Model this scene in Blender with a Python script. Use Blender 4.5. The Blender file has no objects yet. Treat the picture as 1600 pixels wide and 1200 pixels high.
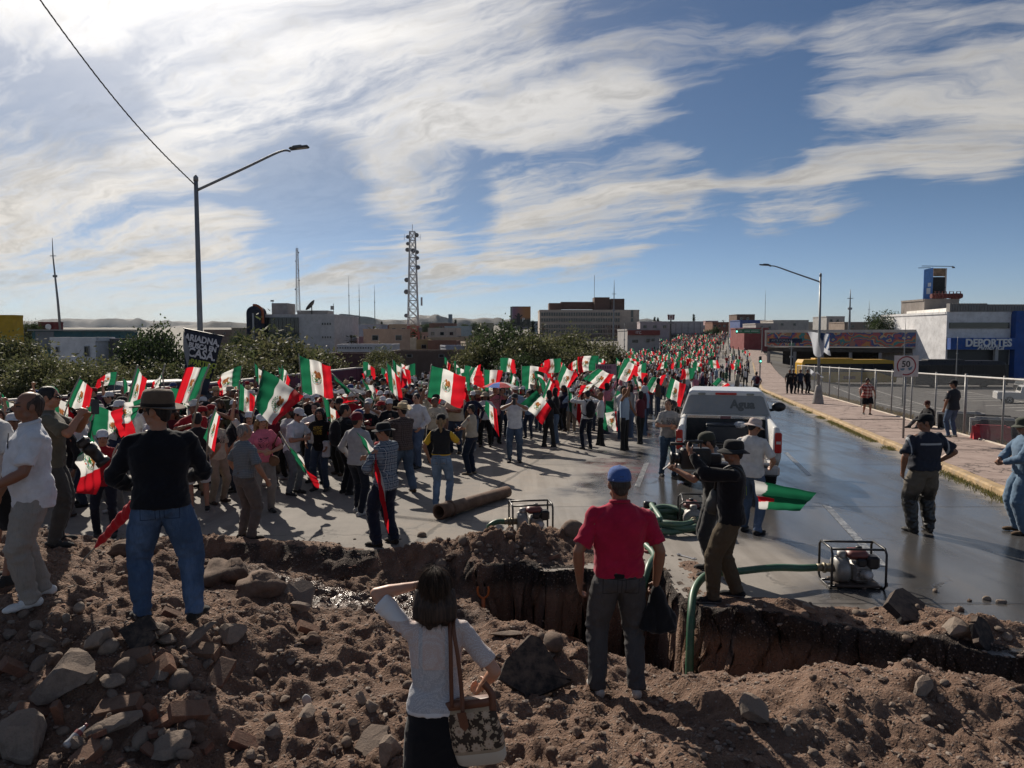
import bpy,bmesh,math,random
import numpy as np
from mathutils import Vector,Matrix,Quaternion,noise as mnoise
R=math.radians
PI=math.pi
random.seed(7);np.random.seed(7)
SC=bpy.context.scene
COL=SC.collection
# ---------------------------------------------------------------- camera
F=1150.0
CZ=2.65
PITCH=math.atan(78/F)
cam_d=bpy.data.cameras.new('camera')
cam_d.sensor_width=36.0
cam_d.lens=F/1600*36
cam_d.clip_start=0.1
cam_d.clip_end=30000
cam=bpy.data.objects.new('camera',cam_d)
cam.location=(0,0,CZ)
cam.rotation_euler=(PI/2-PITCH,0,0)
COL.objects.link(cam)
SC.camera=cam
SC.view_settings.view_transform='Standard'
SC.view_settings.look='None'
SC.view_settings.exposure=0.38
SC.view_settings.gamma=1.0
SC.view_settings.use_curve_mapping=False
SC.cycles.max_bounces=6
SC.cycles.transparent_max_bounces=12
SC.cycles.caustics_reflective=False
SC.cycles.caustics_refractive=False
SC.cycles.sample_clamp_indirect=4.0
SUN_AZ=-27.0
SUN_EL=33.0
SUN_DIR=Vector((math.sin(R(SUN_AZ))*math.cos(R(SUN_EL)),math.cos(R(SUN_AZ))*math.cos(R(SUN_EL)),math.sin(R(SUN_EL))))
# ---------------------------------------------------------------- node helper
class NT:
 def __init__(self,tree):
  self.t=tree;self.n=tree.nodes;self.l=tree.links
  self.n.clear()
 def node(self,typ,**kw):
  nd=self.n.new(typ)
  for k,v in kw.items():
   setattr(nd,k,v)
  return nd
 def put(self,sock,v):
  if v is None:return
  if hasattr(v,'is_output'):
   self.l.new(v,sock)
  else:
   sock.default_value=v
 def m(self,op,a,b=None,c=None,clamp=False):
  nd=self.node('ShaderNodeMath',operation=op,use_clamp=clamp)
  self.put(nd.inputs[0],a)
  if b is not None:self.put(nd.inputs[1],b)
  if c is not None:self.put(nd.inputs[2],c)
  return nd.outputs[0]
 def vm(self,op,a,b=None,out=0):
  nd=self.node('ShaderNodeVectorMath',operation=op)
  self.put(nd.inputs[0],a)
  if b is not None:self.put(nd.inputs[1],b)
  return nd.outputs[out]
 def ss(self,x,lo,hi):
  nd=self.node('ShaderNodeMapRange',interpolation_type='SMOOTHSTEP')
  self.put(nd.inputs['Value'],x);self.put(nd.inputs['From Min'],lo);self.put(nd.inputs['From Max'],hi)
  return nd.outputs[0]
 def lin(self,x,lo,hi,a=0.0,b=1.0):
  nd=self.node('ShaderNodeMapRange')
  self.put(nd.inputs['Value'],x);self.put(nd.inputs['From Min'],lo);self.put(nd.inputs['From Max'],hi)
  self.put(nd.inputs['To Min'],a);self.put(nd.inputs['To Max'],b)
  return nd.outputs[0]
 def noise(self,vec,scale,detail=4,rough=0.55,dist=0.0,col=False):
  nd=self.node('ShaderNodeTexNoise')
  if vec is not None:self.l.new(vec,nd.inputs['Vector'])
  nd.inputs['Scale'].default_value=scale;nd.inputs['Detail'].default_value=detail
  nd.inputs['Roughness'].default_value=rough;nd.inputs['Distortion'].default_value=dist
  return nd.outputs['Color' if col else 'Fac']
 def voro(self,vec,scale,feature='F1',out='Distance',rnd=1.0):
  nd=self.node('ShaderNodeTexVoronoi',feature=feature)
  if vec is not None:self.l.new(vec,nd.inputs['Vector'])
  nd.inputs['Scale'].default_value=scale
  nd.inputs['Randomness'].default_value=rnd
  return nd.outputs[out]
 def mapv(self,vec,scale=(1,1,1),rot=(0,0,0),loc=(0,0,0)):
  nd=self.node('ShaderNodeMapping')
  self.l.new(vec,nd.inputs['Vector'])
  nd.inputs['Scale'].default_value=scale;nd.inputs['Rotation'].default_value=rot;nd.inputs['Location'].default_value=loc
  return nd.outputs[0]
 def mix(self,f,a,b,mode='MIX'):
  nd=self.node('ShaderNodeMix',data_type='RGBA',blend_type=mode)
  self.put(nd.inputs[0],f)
  for s,v in((nd.inputs[6],a),(nd.inputs[7],b)):
   if isinstance(v,(tuple,list)):v=tuple(v[:3])+(1.0,)
   self.put(s,v)
  return nd.outputs[2]
 def ramp(self,x,stops):
  nd=self.node('ShaderNodeValToRGB')
  self.put(nd.inputs[0],x)
  e=nd.color_ramp.elements
  while len(e)<len(stops):e.new(0.5)
  for k,(p,c)in enumerate(stops):
   e[k].position=p;e[k].color=tuple(c[:3])+(1.0,)
  return nd.outputs[0]
 def sep(self,v):
  nd=self.node('ShaderNodeSeparateXYZ');self.l.new(v,nd.inputs[0]);return nd.outputs
 def comb(self,x,y,z):
  nd=self.node('ShaderNodeCombineXYZ')
  self.put(nd.inputs[0],x);self.put(nd.inputs[1],y);self.put(nd.inputs[2],z)
  return nd.outputs[0]
def pix_dir(px,py):
 u=(px-800)/F;v=(600-py)/F
 c,s=math.cos(PITCH),math.sin(PITCH)
 return Vector((u,c+v*s,-s+v*c))
# ---------------------------------------------------------------- sky
def make_world():
 w=bpy.data.worlds.new('World');SC.world=w;w.use_nodes=True
 n=NT(w.node_tree)
 out=n.node('ShaderNodeOutputWorld');bg=n.node('ShaderNodeBackground')
 sky=n.node('ShaderNodeTexSky',sky_type='NISHITA')
 sky.sun_disc=False;sky.sun_elevation=R(SUN_EL);sky.sun_rotation=R(SUN_AZ)
 sky.altitude=1400;sky.air_density=1.0;sky.dust_density=0.4;sky.ozone_density=3.0
 tc=n.node('ShaderNodeTexCoord')
 d=n.vm('NORMALIZE',tc.outputs['Generated'])
 x,y,z=n.sep(d)
 zz=n.m('ADD',n.m('MAXIMUM',z,0.0),0.17)
 p=n.comb(n.m('DIVIDE',x,zz),n.m('DIVIDE',y,zz),0.0)
 warp=n.vm('SCALE',n.vm('SUBTRACT',n.noise(p,0.8,5,0.55,col=True),(0.5,0.5,0.5)))
 wn=warp.node;wn.inputs['Scale'].default_value=0.75
 pw=n.vm('ADD',p,warp)
 def along(v,deg,sa,sb,off=0.0):
  a_=R(deg)
  return n.comb(n.m('MULTIPLY_ADD',n.vm('DOT_PRODUCT',v,(math.cos(a_),math.sin(a_),0),out='Value'),sa,off),n.m('MULTIPLY',n.vm('DOT_PRODUCT',v,(-math.sin(a_),math.cos(a_),0),out='Value'),sb),off)
 a=n.noise(along(pw,-24,0.50,2.3),1.5,13,0.61,0.12)
 b=n.noise(along(pw,-30,0.75,1.5,3.7),1.2,10,0.62,0.1)
 c=n.noise(along(pw,-40,1.0,2.2,7.3),8.0,9,0.64,0.1)
 e=n.m('ADD',n.m('ADD',n.m('MULTIPLY',a,1.75),n.m('MULTIPLY',b,1.35)),n.m('MULTIPLY',c,0.60))
 e=n.m('SUBTRACT',e,1.85-.5)
 cov=None
 for(px,py,rad,wgt)in SKY_BLOBS:
  v=pix_dir(px,py).normalized()
  f=n.m('MULTIPLY',n.ss(n.vm('DOT_PRODUCT',d,tuple(v),out='Value'),math.cos(R(rad)),1.0),wgt)
  cov=f if cov is None else n.m('ADD',cov,f)
 e2=n.m('ADD',e,n.m('MINIMUM',n.m('MULTIPLY',cov,.85),.27))
 cl=n.ss(e2,0.42,1.02)
 cl=n.m('POWER',cl,0.85)
 sd=n.m('MAXIMUM',n.vm('DOT_PRODUCT',d,tuple(SUN_DIR),out='Value'),0.0)
 veil=n.m('MULTIPLY',n.m('POWER',sd,15.0),n.lin(b,.35,.65,.70,.98))
 cl=n.m('SUBTRACT',1.0,n.m('MULTIPLY',n.m('SUBTRACT',1.0,cl),n.m('SUBTRACT',1.0,veil)))
 hz=n.ss(z,-0.01,0.10)
 cl=n.m('MULTIPLY',cl,n.m('MULTIPLY_ADD',hz,0.65,0.35))
 bright=n.m('ADD',n.m('MULTIPLY_ADD',n.m('POWER',sd,4.0),2.4,4.5),n.m('MULTIPLY',n.m('POWER',sd,18.0),6.5))
 thick=n.m('SUBTRACT',1.0,n.m('MULTIPLY',n.ss(n.m('ADD',n.m('MULTIPLY',b,.6),n.m('MULTIPLY',c,.4)),0.46,0.66),0.34))
 bright=n.m('MULTIPLY',bright,thick)
 warm=n.mix(n.ss(z,0.03,0.30),(1.0,0.91,0.78),(1.0,0.965,0.92))
 ccol=n.vm('SCALE',warm);ccol.node.inputs['Scale'].default_value=1
 n.l.new(bright,ccol.node.inputs['Scale'])
 skyc=n.vm('MULTIPLY',sky.outputs[0],n.mix(n.ss(z,0.0,0.22),(0.46,0.49,0.60),SKY_TINT))
 res=n.mix(n.m('MULTIPLY',cl,0.90),skyc,ccol)
 n.l.new(res,bg.inputs['Color'])
 bg.inputs['Strength'].default_value=SKY_STRENGTH
 n.l.new(bg.outputs[0],out.inputs['Surface'])
SKY_STRENGTH=0.10
SKY_TINT=(0.37,0.385,0.41)
SKY_BLOBS=[(230,30,17,.55),(500,50,14,.42),(330,130,11,.34),(610,160,10,.42),(740,200,8,.34),(870,262,7,.42),(960,245,7,.36),(820,120,11,.22),(680,60,10,.2),(840,345,6,.5),(930,335,6,.62),(1030,325,6,.62),(1130,315,6,.60),(1240,300,6,.58),(1350,282,6,.5),(1460,265,6,.42),(1570,240,6,.4),(1390,85,6,.24),(1340,145,5,.20),(1490,205,5,.28),(1570,150,6,.28),(1150,40,9,.05),(1050,130,8,.06),(80,300,9,.30),(60,415,10,.36),(230,375,9,.32),(400,390,9,.34),(590,365,8,.34),(740,378,7,.36),(860,375,5,.32),(600,305,5,.18),(180,440,9,.16),(330,300,8,.16),(150,490,8,.14),(100,205,9,-.60),(250,240,8,-.45),(430,290,8,-.7),(540,270,8,-.65),(735,275,6,-.6),(790,312,4,-.25),(1120,200,7,-.3),(1230,190,6,-.2),(1000,60,8,-.08),(1250,450,14,-.6),(1550,420,13,-.6),(980,440,11,-.45),(740,450,9,-.32),(560,450,8,-.15),(1450,340,7,-.25),(1150,370,6,-.25),(1290,30,7,-.12),(1430,140,4,-.15)]
make_world()
sun_d=bpy.data.lights.new('sun','SUN')
sun_d.energy=4.6;sun_d.angle=R(0.6);sun_d.color=(1.0,0.90,0.77)
sun=bpy.data.objects.new('sun',sun_d)
sun.rotation_euler=SUN_DIR.to_track_quat('Z','Y').to_euler()
sun.location=(-30,60,60)
COL.objects.link(sun)
# ---------------------------------------------------------------- the lie of the land
_RY=np.array([-30,0,70,100,150,200,300,450,600,900,1500,4000,9000.0])
_RZ=np.array([1.0,0,-2.31,-2.85,-2.55,-1.2,1.0,4.5,8.8,15,20,22,22])
def road_z(y):
 if y<66:return-0.033*y
 return float(np.interp([y-12,y-6,y,y+6,y+12],_RY,_RZ).mean())if y<1400 else float(np.interp(y,_RY,_RZ))
def road_zv(y):
 y=np.asarray(y,float)
 s=sum(np.interp(y+k,_RY,_RZ)for k in(-12,-6,0,6,12))/5
 return np.where(y<66,-0.033*y,s)
_CY,_CX=[61,110,160,300,500,1000],[20.7,36.2,52.0,93,146,276]
def curb_x(y):
 return 6.0+0.241*y if y<61 else float(np.interp(y,_CY,_CX))
def P(px,py,d):
 v=pix_dir(px,py);return Vector((0,0,CZ))+v*(d/v.y)
def G(px,py,off=0.0):
 """the point of the road plane (plus off) under a pixel"""
 v=pix_dir(px,py)
 lo,hi=1.0,3000.0
 d=1.0
 prev=d
 while d<3000:
  z=CZ+v.z/v.y*d
  if z<road_z(d)+off:break
  prev=d;d*=1.02
 lo,hi=prev,d
 for _ in range(40):
  m=(lo+hi)/2
  if CZ+v.z/v.y*m<road_z(m)+off:hi=m
  else:lo=m
 return Vector((v.x/v.y*hi,hi,road_z(hi)+off))
# ---------------------------------------------------------------- tagging
def tag(o,label=None,cat=None,group=None,kind=None):
 if label:o['label']=label
 if cat:o['category']=cat
 if group:o['group']=group
 if kind:o['kind']=kind
 return o
def thing(name,label,cat,loc=(0,0,0),rz=0.0,group=None):
 o=bpy.data.objects.new(name,None);COL.objects.link(o)
 o.empty_display_size=0.2
 o.location=loc;o.rotation_euler=(0,0,rz)
 return tag(o,label,cat,group)
def link(name,me,parent=None,loc=None,mats=None):
 o=bpy.data.objects.new(name,me);COL.objects.link(o)
 if parent is not None:o.parent=parent
 if loc is not None:o.location=loc
 if mats is not None:set_mats(o,mats)
 return o
def set_mats(o,mats):
 """give an object its own materials while it shares the mesh"""
 for k,m in enumerate(mats):
  if k>=len(o.material_slots):break
  if m is None:continue
  o.material_slots[k].link='OBJECT';o.material_slots[k].material=m
def copy_tree(o,parent=None):
 c=o.copy();COL.objects.link(c)
 if parent is not None:
  c.parent=parent
 for ch in o.children:copy_tree(ch,c)
 return c
# ---------------------------------------------------------------- mesh builder
class MB:
 def __init__(s):
  s.v=[];s.f=[];s.mi=[];s.sm=[];s.m=0;s.smooth=False
 def add(s,vs,fs):
  b=len(s.v)
  s.v.extend([tuple(v)for v in vs])
  for f in fs:
   s.f.append(tuple(b+i for i in f));s.mi.append(s.m);s.sm.append(s.smooth)
  return s
 def box(s,c,size,rz=0.0,rot=None):
  hx,hy,hz=size[0]/2,size[1]/2,size[2]/2
  vs=[Vector((x,y,z))for z in(-hz,hz)for y in(-hy,hy)for x in(-hx,hx)]
  M=rot if rot is not None else Matrix.Rotation(rz,3,'Z')
  c=Vector(c)
  return s.add([M@v+c for v in vs],[(0,2,3,1),(4,5,7,6),(0,1,5,4),(2,6,7,3),(0,4,6,2),(1,3,7,5)])
 def bbox(s,c,size,b=0.01,rz=0.0,rot=None):
  """a box whose edges are bevelled"""
  hx,hy,hz=[q/2 for q in size]
  b=min(b,hx*.9,hy*.9,hz*.9)
  M=rot if rot is not None else Matrix.Rotation(rz,3,'Z');c=Vector(c)
  rings=[]
  for z,i in((-hz,b),(-hz+b,0),(hz-b,0),(hz,b)):
   X,Y=hx-i,hy-i
   k=b if i==0 else b*.5
   rings.append([(-X+k,-Y),(X-k,-Y),(X,-Y+k),(X,Y-k),(X-k,Y),(-X+k,Y),(-X,Y-k),(-X,-Y+k)])
   rings[-1]=[M@Vector((q[0],q[1],z))+c for q in rings[-1]]
  return s.rings(rings)
 def rings(s,rings,cap=True,closed=False):
  n=len(rings[0]);vs=[v for r in rings for v in r];fs=[]
  L=len(rings)
  for k in range(L if closed else L-1):
   a,b=k*n,((k+1)%L)*n
   for i in range(n):
    j=(i+1)%n
    fs.append((a+i,a+j,b+j,b+i))
  if cap and not closed:
   fs.append(tuple(range(n))[::-1]);fs.append(tuple(range((L-1)*n,L*n)))
  return s.add(vs,fs)
 def tube(s,pts,r,n=8,cap=True,closed=False):
  pts=[Vector(p)for p in pts];L=len(pts)
  rr=r if isinstance(r,(list,tuple))else[r]*L
  rings=[];u=None
  for i,p in enumerate(pts):
   if closed:t=pts[(i+1)%L]-pts[i-1]
   else:t=pts[min(i+1,L-1)]-pts[max(i-1,0)]
   t=t.normalized()if t.length>1e-9 else Vector((0,0,1))
   if u is None:
    u=t.orthogonal().normalized()
   u=(u-t*u.dot(t))
   u=u.normalized()if u.length>1e-6 else t.orthogonal().normalized()
   w=t.cross(u)
   rings.append([p+(u*math.cos(2*PI*k/n)+w*math.sin(2*PI*k/n))*rr[i]for k in range(n)])
  return s.rings(rings,cap,closed)
 def cyl(s,p0,p1,r0,r1=None,n=10,cap=True):
  return s.tube([p0,p1],[r0,r0 if r1 is None else r1],n,cap)
 def lathe(s,prof,n=16,c=(0,0,0),cap=True,M=None):
  c=Vector(c);rings=[]
  for r,z in prof:
   ring=[Vector((r*math.cos(2*PI*k/n),r*math.sin(2*PI*k/n),z))for k in range(n)]
   rings.append([(M@q if M is not None else q)+c for q in ring])
  return s.rings(rings,cap)
 def ell(s,c,rad,n=10,m=6,M=None):
  prof=[(max(1e-4,math.sin(PI*k/m)),-math.cos(PI*k/m))for k in range(m+1)]
  rings=[]
  c=Vector(c)
  for r,z in prof:
   ring=[Vector((rad[0]*r*math.cos(2*PI*k/n),rad[1]*r*math.sin(2*PI*k/n),rad[2]*z))for k in range(n)]
   rings.append([(M@q if M is not None else q)+c for q in ring])
  return s.rings(rings)
 def prism(s,poly,p0,ax,ay,h):
  """a flat outline in the plane (ax, ay) at p0, pulled along h"""
  p0,ax,ay,h=Vector(p0),Vector(ax),Vector(ay),Vector(h)
  a=[p0+ax*q[0]+ay*q[1]for q in poly]
  return s.rings([a,[v+h for v in a]])
 def quad(s,a,b,c,d):
  return s.add([a,b,c,d],[(0,1,2,3)])
 def mesh(s,name,mats):
  me=bpy.data.meshes.new(name)
  me.from_pydata(s.v,[],s.f)
  for m in(mats if isinstance(mats,(list,tuple))else[mats]):me.materials.append(m)
  me.polygons.foreach_set('material_index',s.mi)
  me.polygons.foreach_set('use_smooth',s.sm)
  me.update()
  return me
 def build(s,name,mats,parent=None,loc=None,fixn=False):
  me=s.mesh(name,mats)
  if fixn:
   bm=bmesh.new();bm.from_mesh(me);bmesh.ops.recalc_face_normals(bm,faces=bm.faces);bm.to_mesh(me);bm.free()
  return link(name,me,parent,loc)
def np_mesh(name,V,Fq,mat,smooth=True):
 V=np.asarray(V,np.float32);Fq=np.asarray(Fq,np.int32)
 me=bpy.data.meshes.new(name)
 n=Fq.shape[1]
 me.vertices.add(len(V));me.vertices.foreach_set('co',V.ravel())
 me.loops.add(Fq.size);me.loops.foreach_set('vertex_index',Fq.ravel())
 me.polygons.add(len(Fq))
 me.polygons.foreach_set('loop_start',np.arange(0,Fq.size,n,dtype=np.int32))
 try:me.polygons.foreach_set('loop_total',np.full(len(Fq),n,dtype=np.int32))
 except Exception:pass
 me.polygons.foreach_set('use_smooth',np.full(len(Fq),smooth,dtype=bool))
 for m in(mat if isinstance(mat,(list,tuple))else[mat]):me.materials.append(m)
 me.update(calc_edges=True);me.validate()
 return me
def grid_faces(nu,nv):
 i=np.arange((nu-1));j=np.arange((nv-1))
 I,J=np.meshgrid(i,j,indexing='ij')
 a=I*nv+J
 return np.stack([a,a+nv,a+nv+1,a+1],-1).reshape(-1,4)
_perm=np.random.RandomState(3).rand(64,64,64).astype(np.float32)
def vnoise(X,Y,Z=0.0):
 X,Y,Z=np.broadcast_arrays(np.asarray(X,float),np.asarray(Y,float),np.asarray(Z,float))
 xi,yi,zi=np.floor(X).astype(int),np.floor(Y).astype(int),np.floor(Z).astype(int)
 fx,fy,fz=X-xi,Y-yi,Z-zi
 fx,fy,fz=[f*f*(3-2*f)for f in(fx,fy,fz)]
 r=0
 for dx in(0,1):
  for dy in(0,1):
   for dz in(0,1):
    w=(fx if dx else 1-fx)*(fy if dy else 1-fy)*(fz if dz else 1-fz)
    r=r+w*_perm[(xi+dx)%64,(yi+dy)%64,(zi+dz)%64]
 return r*2-1
def fbm(X,Y,Z=0.0,oct=5,gain=0.5):
 r=0;a=1.0
 X,Y,Z=np.asarray(X,float),np.asarray(Y,float),np.asarray(Z,float)
 for k in range(oct):
  r=r+a*vnoise(X+17.3*k,Y+5.1*k,Z+9.7*k);a*=gain
  X,Y,Z=X*2.03,Y*2.03,Z*2.03
 return r
# ---------------------------------------------------------------- materials
_mats={}
def new_mat(name):
 m=bpy.data.materials.new(name);m.use_nodes=True
 n=NT(m.node_tree)
 out=n.node('ShaderNodeOutputMaterial')
 bs=n.node('ShaderNodeBsdfPrincipled')
 n.l.new(bs.outputs[0],out.inputs[0])
 return m,n,bs,out
def bump(n,bs,h,strength=0.3,dist=0.01):
 b=n.node('ShaderNodeBump');b.inputs['Strength'].default_value=strength;b.inputs['Distance'].default_value=dist
 n.l.new(h,b.inputs['Height']);n.l.new(b.outputs[0],bs.inputs['Normal'])
def M(name,col,rough=0.6,var=0.15,scale=3.0,metal=0.0,bmp=0.0,bscale=40,spec=None,dirt=0.0,dirtcol=(.16,.12,.09)):
 """painted / plain surface: base colour with uneven tone, optional relief and dust"""
 key=(name,tuple(col),rough,var,scale,metal,bmp,dirt)
 if key in _mats:return _mats[key]
 m,n,bs,out=new_mat(name)
 tc=n.node('ShaderNodeTexCoord').outputs['Object']
 nz=n.noise(tc,scale,6,0.62)
 k=n.lin(nz,0.3,0.7,1-var,1+var)
 c=n.node('ShaderNodeVectorMath',operation='SCALE');c.inputs[0].default_value=col[:3];n.l.new(k,c.inputs['Scale'])
 cc=c.outputs[0]
 if dirt:
  cc=n.mix(n.m('MULTIPLY',n.ss(n.noise(tc,scale*2.3,7,0.65),0.45,0.75),dirt),cc,dirtcol)
 n.l.new(cc,bs.inputs['Base Color'])
 n.l.new(n.lin(nz,0.3,0.7,min(1,rough*1.15),rough*0.85),bs.inputs['Roughness'])
 bs.inputs['Metallic'].default_value=metal
 if spec is not None:bs.inputs['Specular IOR Level'].default_value=spec
 if bmp:bump(n,bs,n.noise(tc,bscale,4,0.6),bmp,0.01)
 _mats[key]=m
 return m
def cloth(col,rough=0.92,name='cloth',weave=0.25):
 key=('cloth',tuple(round(q,3)for q in col))
 if key in _mats:return _mats[key]
 m,n,bs,out=new_mat(name)
 tc=n.node('ShaderNodeTexCoord').outputs['Object']
 k=n.lin(n.noise(tc,9,6,0.65),0.3,0.7,0.82,1.16)
 c=n.node('ShaderNodeVectorMath',operation='SCALE');c.inputs[0].default_value=col[:3];n.l.new(k,c.inputs['Scale'])
 n.l.new(c.outputs[0],bs.inputs['Base Color']);bs.inputs['Roughness'].default_value=rough
 bs.inputs['Specular IOR Level'].default_value=0.15
 bs.inputs['Sheen Weight'].default_value=0.15
 h=n.m('ADD',n.noise(n.mapv(tc,(1,1,.5)),16,3,0.5),n.m('MULTIPLY',n.noise(tc,220,1,0.5),0.25))
 bump(n,bs,h,weave+0.15,0.012)
 _mats[key]=m
 return m
def plaid(c1,c2,c3,size=0.06):
 key=('plaid',c1,c2,c3,size)
 if key in _mats:return _mats[key]
 m,n,bs,out=new_mat('plaid_cloth')
 tc=n.node('ShaderNodeTexCoord').outputs['Object']
 x,y,z=n.sep(tc)
 h=n.m('ADD',x,n.m('MULTIPLY',y,0.8))
 def band(v,s,w):
  f=n.m('FRACT',n.m('DIVIDE',v,s));return n.m('LESS_THAN',f,w)
 a,b=band(h,size,0.45),band(z,size,0.45)
 c=n.mix(n.m('MULTIPLY',n.m('ADD',a,b),0.5),c1,c2)
 l=n.m('MAXIMUM',band(n.m('ADD',h,size*.3),size,0.07),band(n.m('ADD',z,size*.3),size,0.07))
 c=n.mix(l,c,c3)
 n.l.new(c,bs.inputs['Base Color']);bs.inputs['Roughness'].default_value=0.9
 bs.inputs['Specular IOR Level'].default_value=0.15
 bump(n,bs,n.noise(tc,18,3,0.5),0.3,0.012)
 _mats[key]=m
 return m
def jeans(col,denim=True):
 key=('jeans',col)
 if key in _mats:return _mats[key]
 m,n,bs,out=new_mat('denim' if denim else 'trouser_cloth')
 tc=n.node('ShaderNodeTexCoord').outputs['Object'];x,y,z=n.sep(tc);ax=n.m('ABSOLUTE',x)
 fade=n.m('MULTIPLY',n.ss(n.noise(n.mapv(tc,(1,1,.45)),5,5,.6),.40,.68),.6 if denim else.25)
 c=n.mix(fade,col,tuple(min(1,q*2.0+.02)for q in col))
 c=n.mix(n.m('MULTIPLY',n.ss(n.noise(n.mapv(tc,(40,40,4)),3,3,.6),.5,.7),.25),c,tuple(q*.4 for q in col))
 d=n.m('MAXIMUM',n.m('DIVIDE',n.m('ABSOLUTE',n.m('SUBTRACT',ax,.082)),.054),n.m('DIVIDE',n.m('ABSOLUTE',n.m('SUBTRACT',z,.872)),.062))
 back=n.m('LESS_THAN',y,-.02)
 pk=n.m('MULTIPLY',n.m('MULTIPLY',n.m('LESS_THAN',d,1.0),n.m('GREATER_THAN',d,.90)),back)
 wb=n.m('LESS_THAN',n.m('ABSOLUTE',n.m('SUBTRACT',z,.965)),.004);yoke=n.m('MULTIPLY',n.m('LESS_THAN',n.m('ABSOLUTE',n.m('SUBTRACT',z,n.m('MULTIPLY_ADD',ax,.16,.925))),.003),back)
 mid=n.m('MULTIPLY',n.m('LESS_THAN',ax,.003),n.m('GREATER_THAN',z,.82))
 ln=n.m('MAXIMUM',n.m('MAXIMUM',pk,wb),n.m('MAXIMUM',yoke,mid))
 c=n.mix(n.m('MULTIPLY',ln,.75),c,tuple(q*.28 for q in col))
 n.l.new(c,bs.inputs['Base Color']);bs.inputs['Roughness'].default_value=.9;bs.inputs['Specular IOR Level'].default_value=.15
 h=n.m('ADD',n.m('ADD',n.noise(n.mapv(tc,(1,1,1.6)),15,4,.55),n.m('MULTIPLY',n.noise(tc,240,1,.5),.2)),n.m('MULTIPLY',n.m('MULTIPLY',n.m('LESS_THAN',d,1.0),back),.5))
 bump(n,bs,h,.55,.014);_mats[key]=m
 return m
def printed(col,seed):
 key=('print',col,seed)
 if key in _mats:return _mats[key]
 m,n,bs,out=new_mat('printed_shirt')
 tc=n.node('ShaderNodeTexCoord').outputs['Object'];x,y,z=n.sep(tc)
 f=n.m('MULTIPLY',n.m('MULTIPLY',n.m('LESS_THAN',n.m('ABSOLUTE',x),.095),n.m('LESS_THAN',n.m('ABSOLUTE',n.m('SUBTRACT',z,1.25+.02*(seed%3))),.07+.02*(seed%2))),n.m('GREATER_THAN',y,.03))
 g=n.m('MULTIPLY',f,n.ss(n.noise(n.mapv(tc,(1,1,1.8),(0,0,0),(seed*3.1+1.7,0,0)),46,2,.6),.50,.56))
 lum=sum(col)/3;ink=[(.02,.02,.03),(.35,.03,.03),(.03,.10,.05)][seed%3]if lum>.12 else[(.5,.5,.5),(.45,.3,.05),(.4,.05,.06)][seed%3]
 n.l.new(n.mix(g,n.mix(n.ss(n.noise(tc,9,5,.6),.35,.7),tuple(q*.85 for q in col),tuple(q*1.12 for q in col)),ink),bs.inputs['Base Color']);bs.inputs['Roughness'].default_value=.92;bs.inputs['Specular IOR Level'].default_value=.15
 bump(n,bs,n.noise(tc,16,3,.5),.35,.012);_mats[key]=m
 return m
SKINC={'tan':(.30,.155,.095),'brown':(.21,.105,.062),'light':(.42,.235,.155),'dark':(.15,.075,.045)}
def skin(kind='tan'):
 key=('skin',kind)
 if key in _mats:return _mats[key]
 m,n,bs,out=new_mat('skin')
 tc=n.node('ShaderNodeTexCoord').outputs['Object']
 c=SKINC[kind]
 col=n.mix(n.ss(n.noise(tc,22,5,0.6),0.35,0.7),c,(c[0]*1.12,c[1]*0.9,c[2]*0.85))
 n.l.new(col,bs.inputs['Base Color']);bs.inputs['Roughness'].default_value=0.5
 bs.inputs['Subsurface Weight'].default_value=0.08;bs.inputs['Subsurface Radius'].default_value=(.01,.004,.002)
 bump(n,bs,n.noise(tc,160,3,0.6),0.1,0.004)
 _mats[key]=m
 return m
def hairm(col=(.018,.013,.011)):
 key=('hair',col)
 if key in _mats:return _mats[key]
 m,n,bs,out=new_mat('hair')
 tc=n.node('ShaderNodeTexCoord').outputs['Object']
 nz=n.noise(n.mapv(tc,(90,90,6)),1.0,4,0.6)
 c=n.mix(n.ss(nz,0.35,0.7),(col[0]*.6,col[1]*.6,col[2]*.6),(col[0]*2.2,col[1]*2.0,col[2]*1.9))
 n.l.new(c,bs.inputs['Base Color']);bs.inputs['Roughness'].default_value=0.6;bs.inputs['Specular IOR Level'].default_value=0.3
 bump(n,bs,nz,0.7,0.006)
 _mats[key]=m
 return m
BLACK_METAL=M('black_metal',(.02,.02,.022),0.4,metal=0.2,dirt=0.3)
GALV=M('galvanised_steel',(.25,.25,.25),0.6,metal=0.25,scale=6,dirt=.3)
STEEL=M('steel',(.45,.45,.46),0.35,metal=0.8)
RUBBER=M('rubber',(.018,.018,.019),0.8,bmp=0.2,dirt=0.35)
WHITE_PAINT=M('white_paint',(.72,.72,.71),0.3,0.05,dirt=0.2)
BLACK_PLASTIC=M('black_plastic',(.016,.016,.018),0.45)
GLASS_DARK=M('dark_glass',(.02,.025,.03),0.06,0.1)
def text_mesh(txt,size,mat,depth=0.004,bold=0.0,align='CENTER',sx=1.0,shear=0.0,spacing=1.0):
 cu=bpy.data.curves.new('lettering','FONT');cu.body=txt;cu.size=size;cu.extrude=depth;cu.offset=bold
 cu.align_x=align;cu.align_y='CENTER';cu.shear=shear;cu.space_character=spacing;cu.resolution_u=3
 o=bpy.data.objects.new('lettering',cu);COL.objects.link(o)
 dg=bpy.context.evaluated_depsgraph_get();dg.update()
 me=bpy.data.meshes.new_from_object(o.evaluated_get(dg))
 bpy.data.objects.remove(o);bpy.data.curves.remove(cu)
 me.materials.clear();me.materials.append(mat)
 if sx!=1.0:me.transform(Matrix.Diagonal((sx,1,1,1)))
 return me
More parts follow.
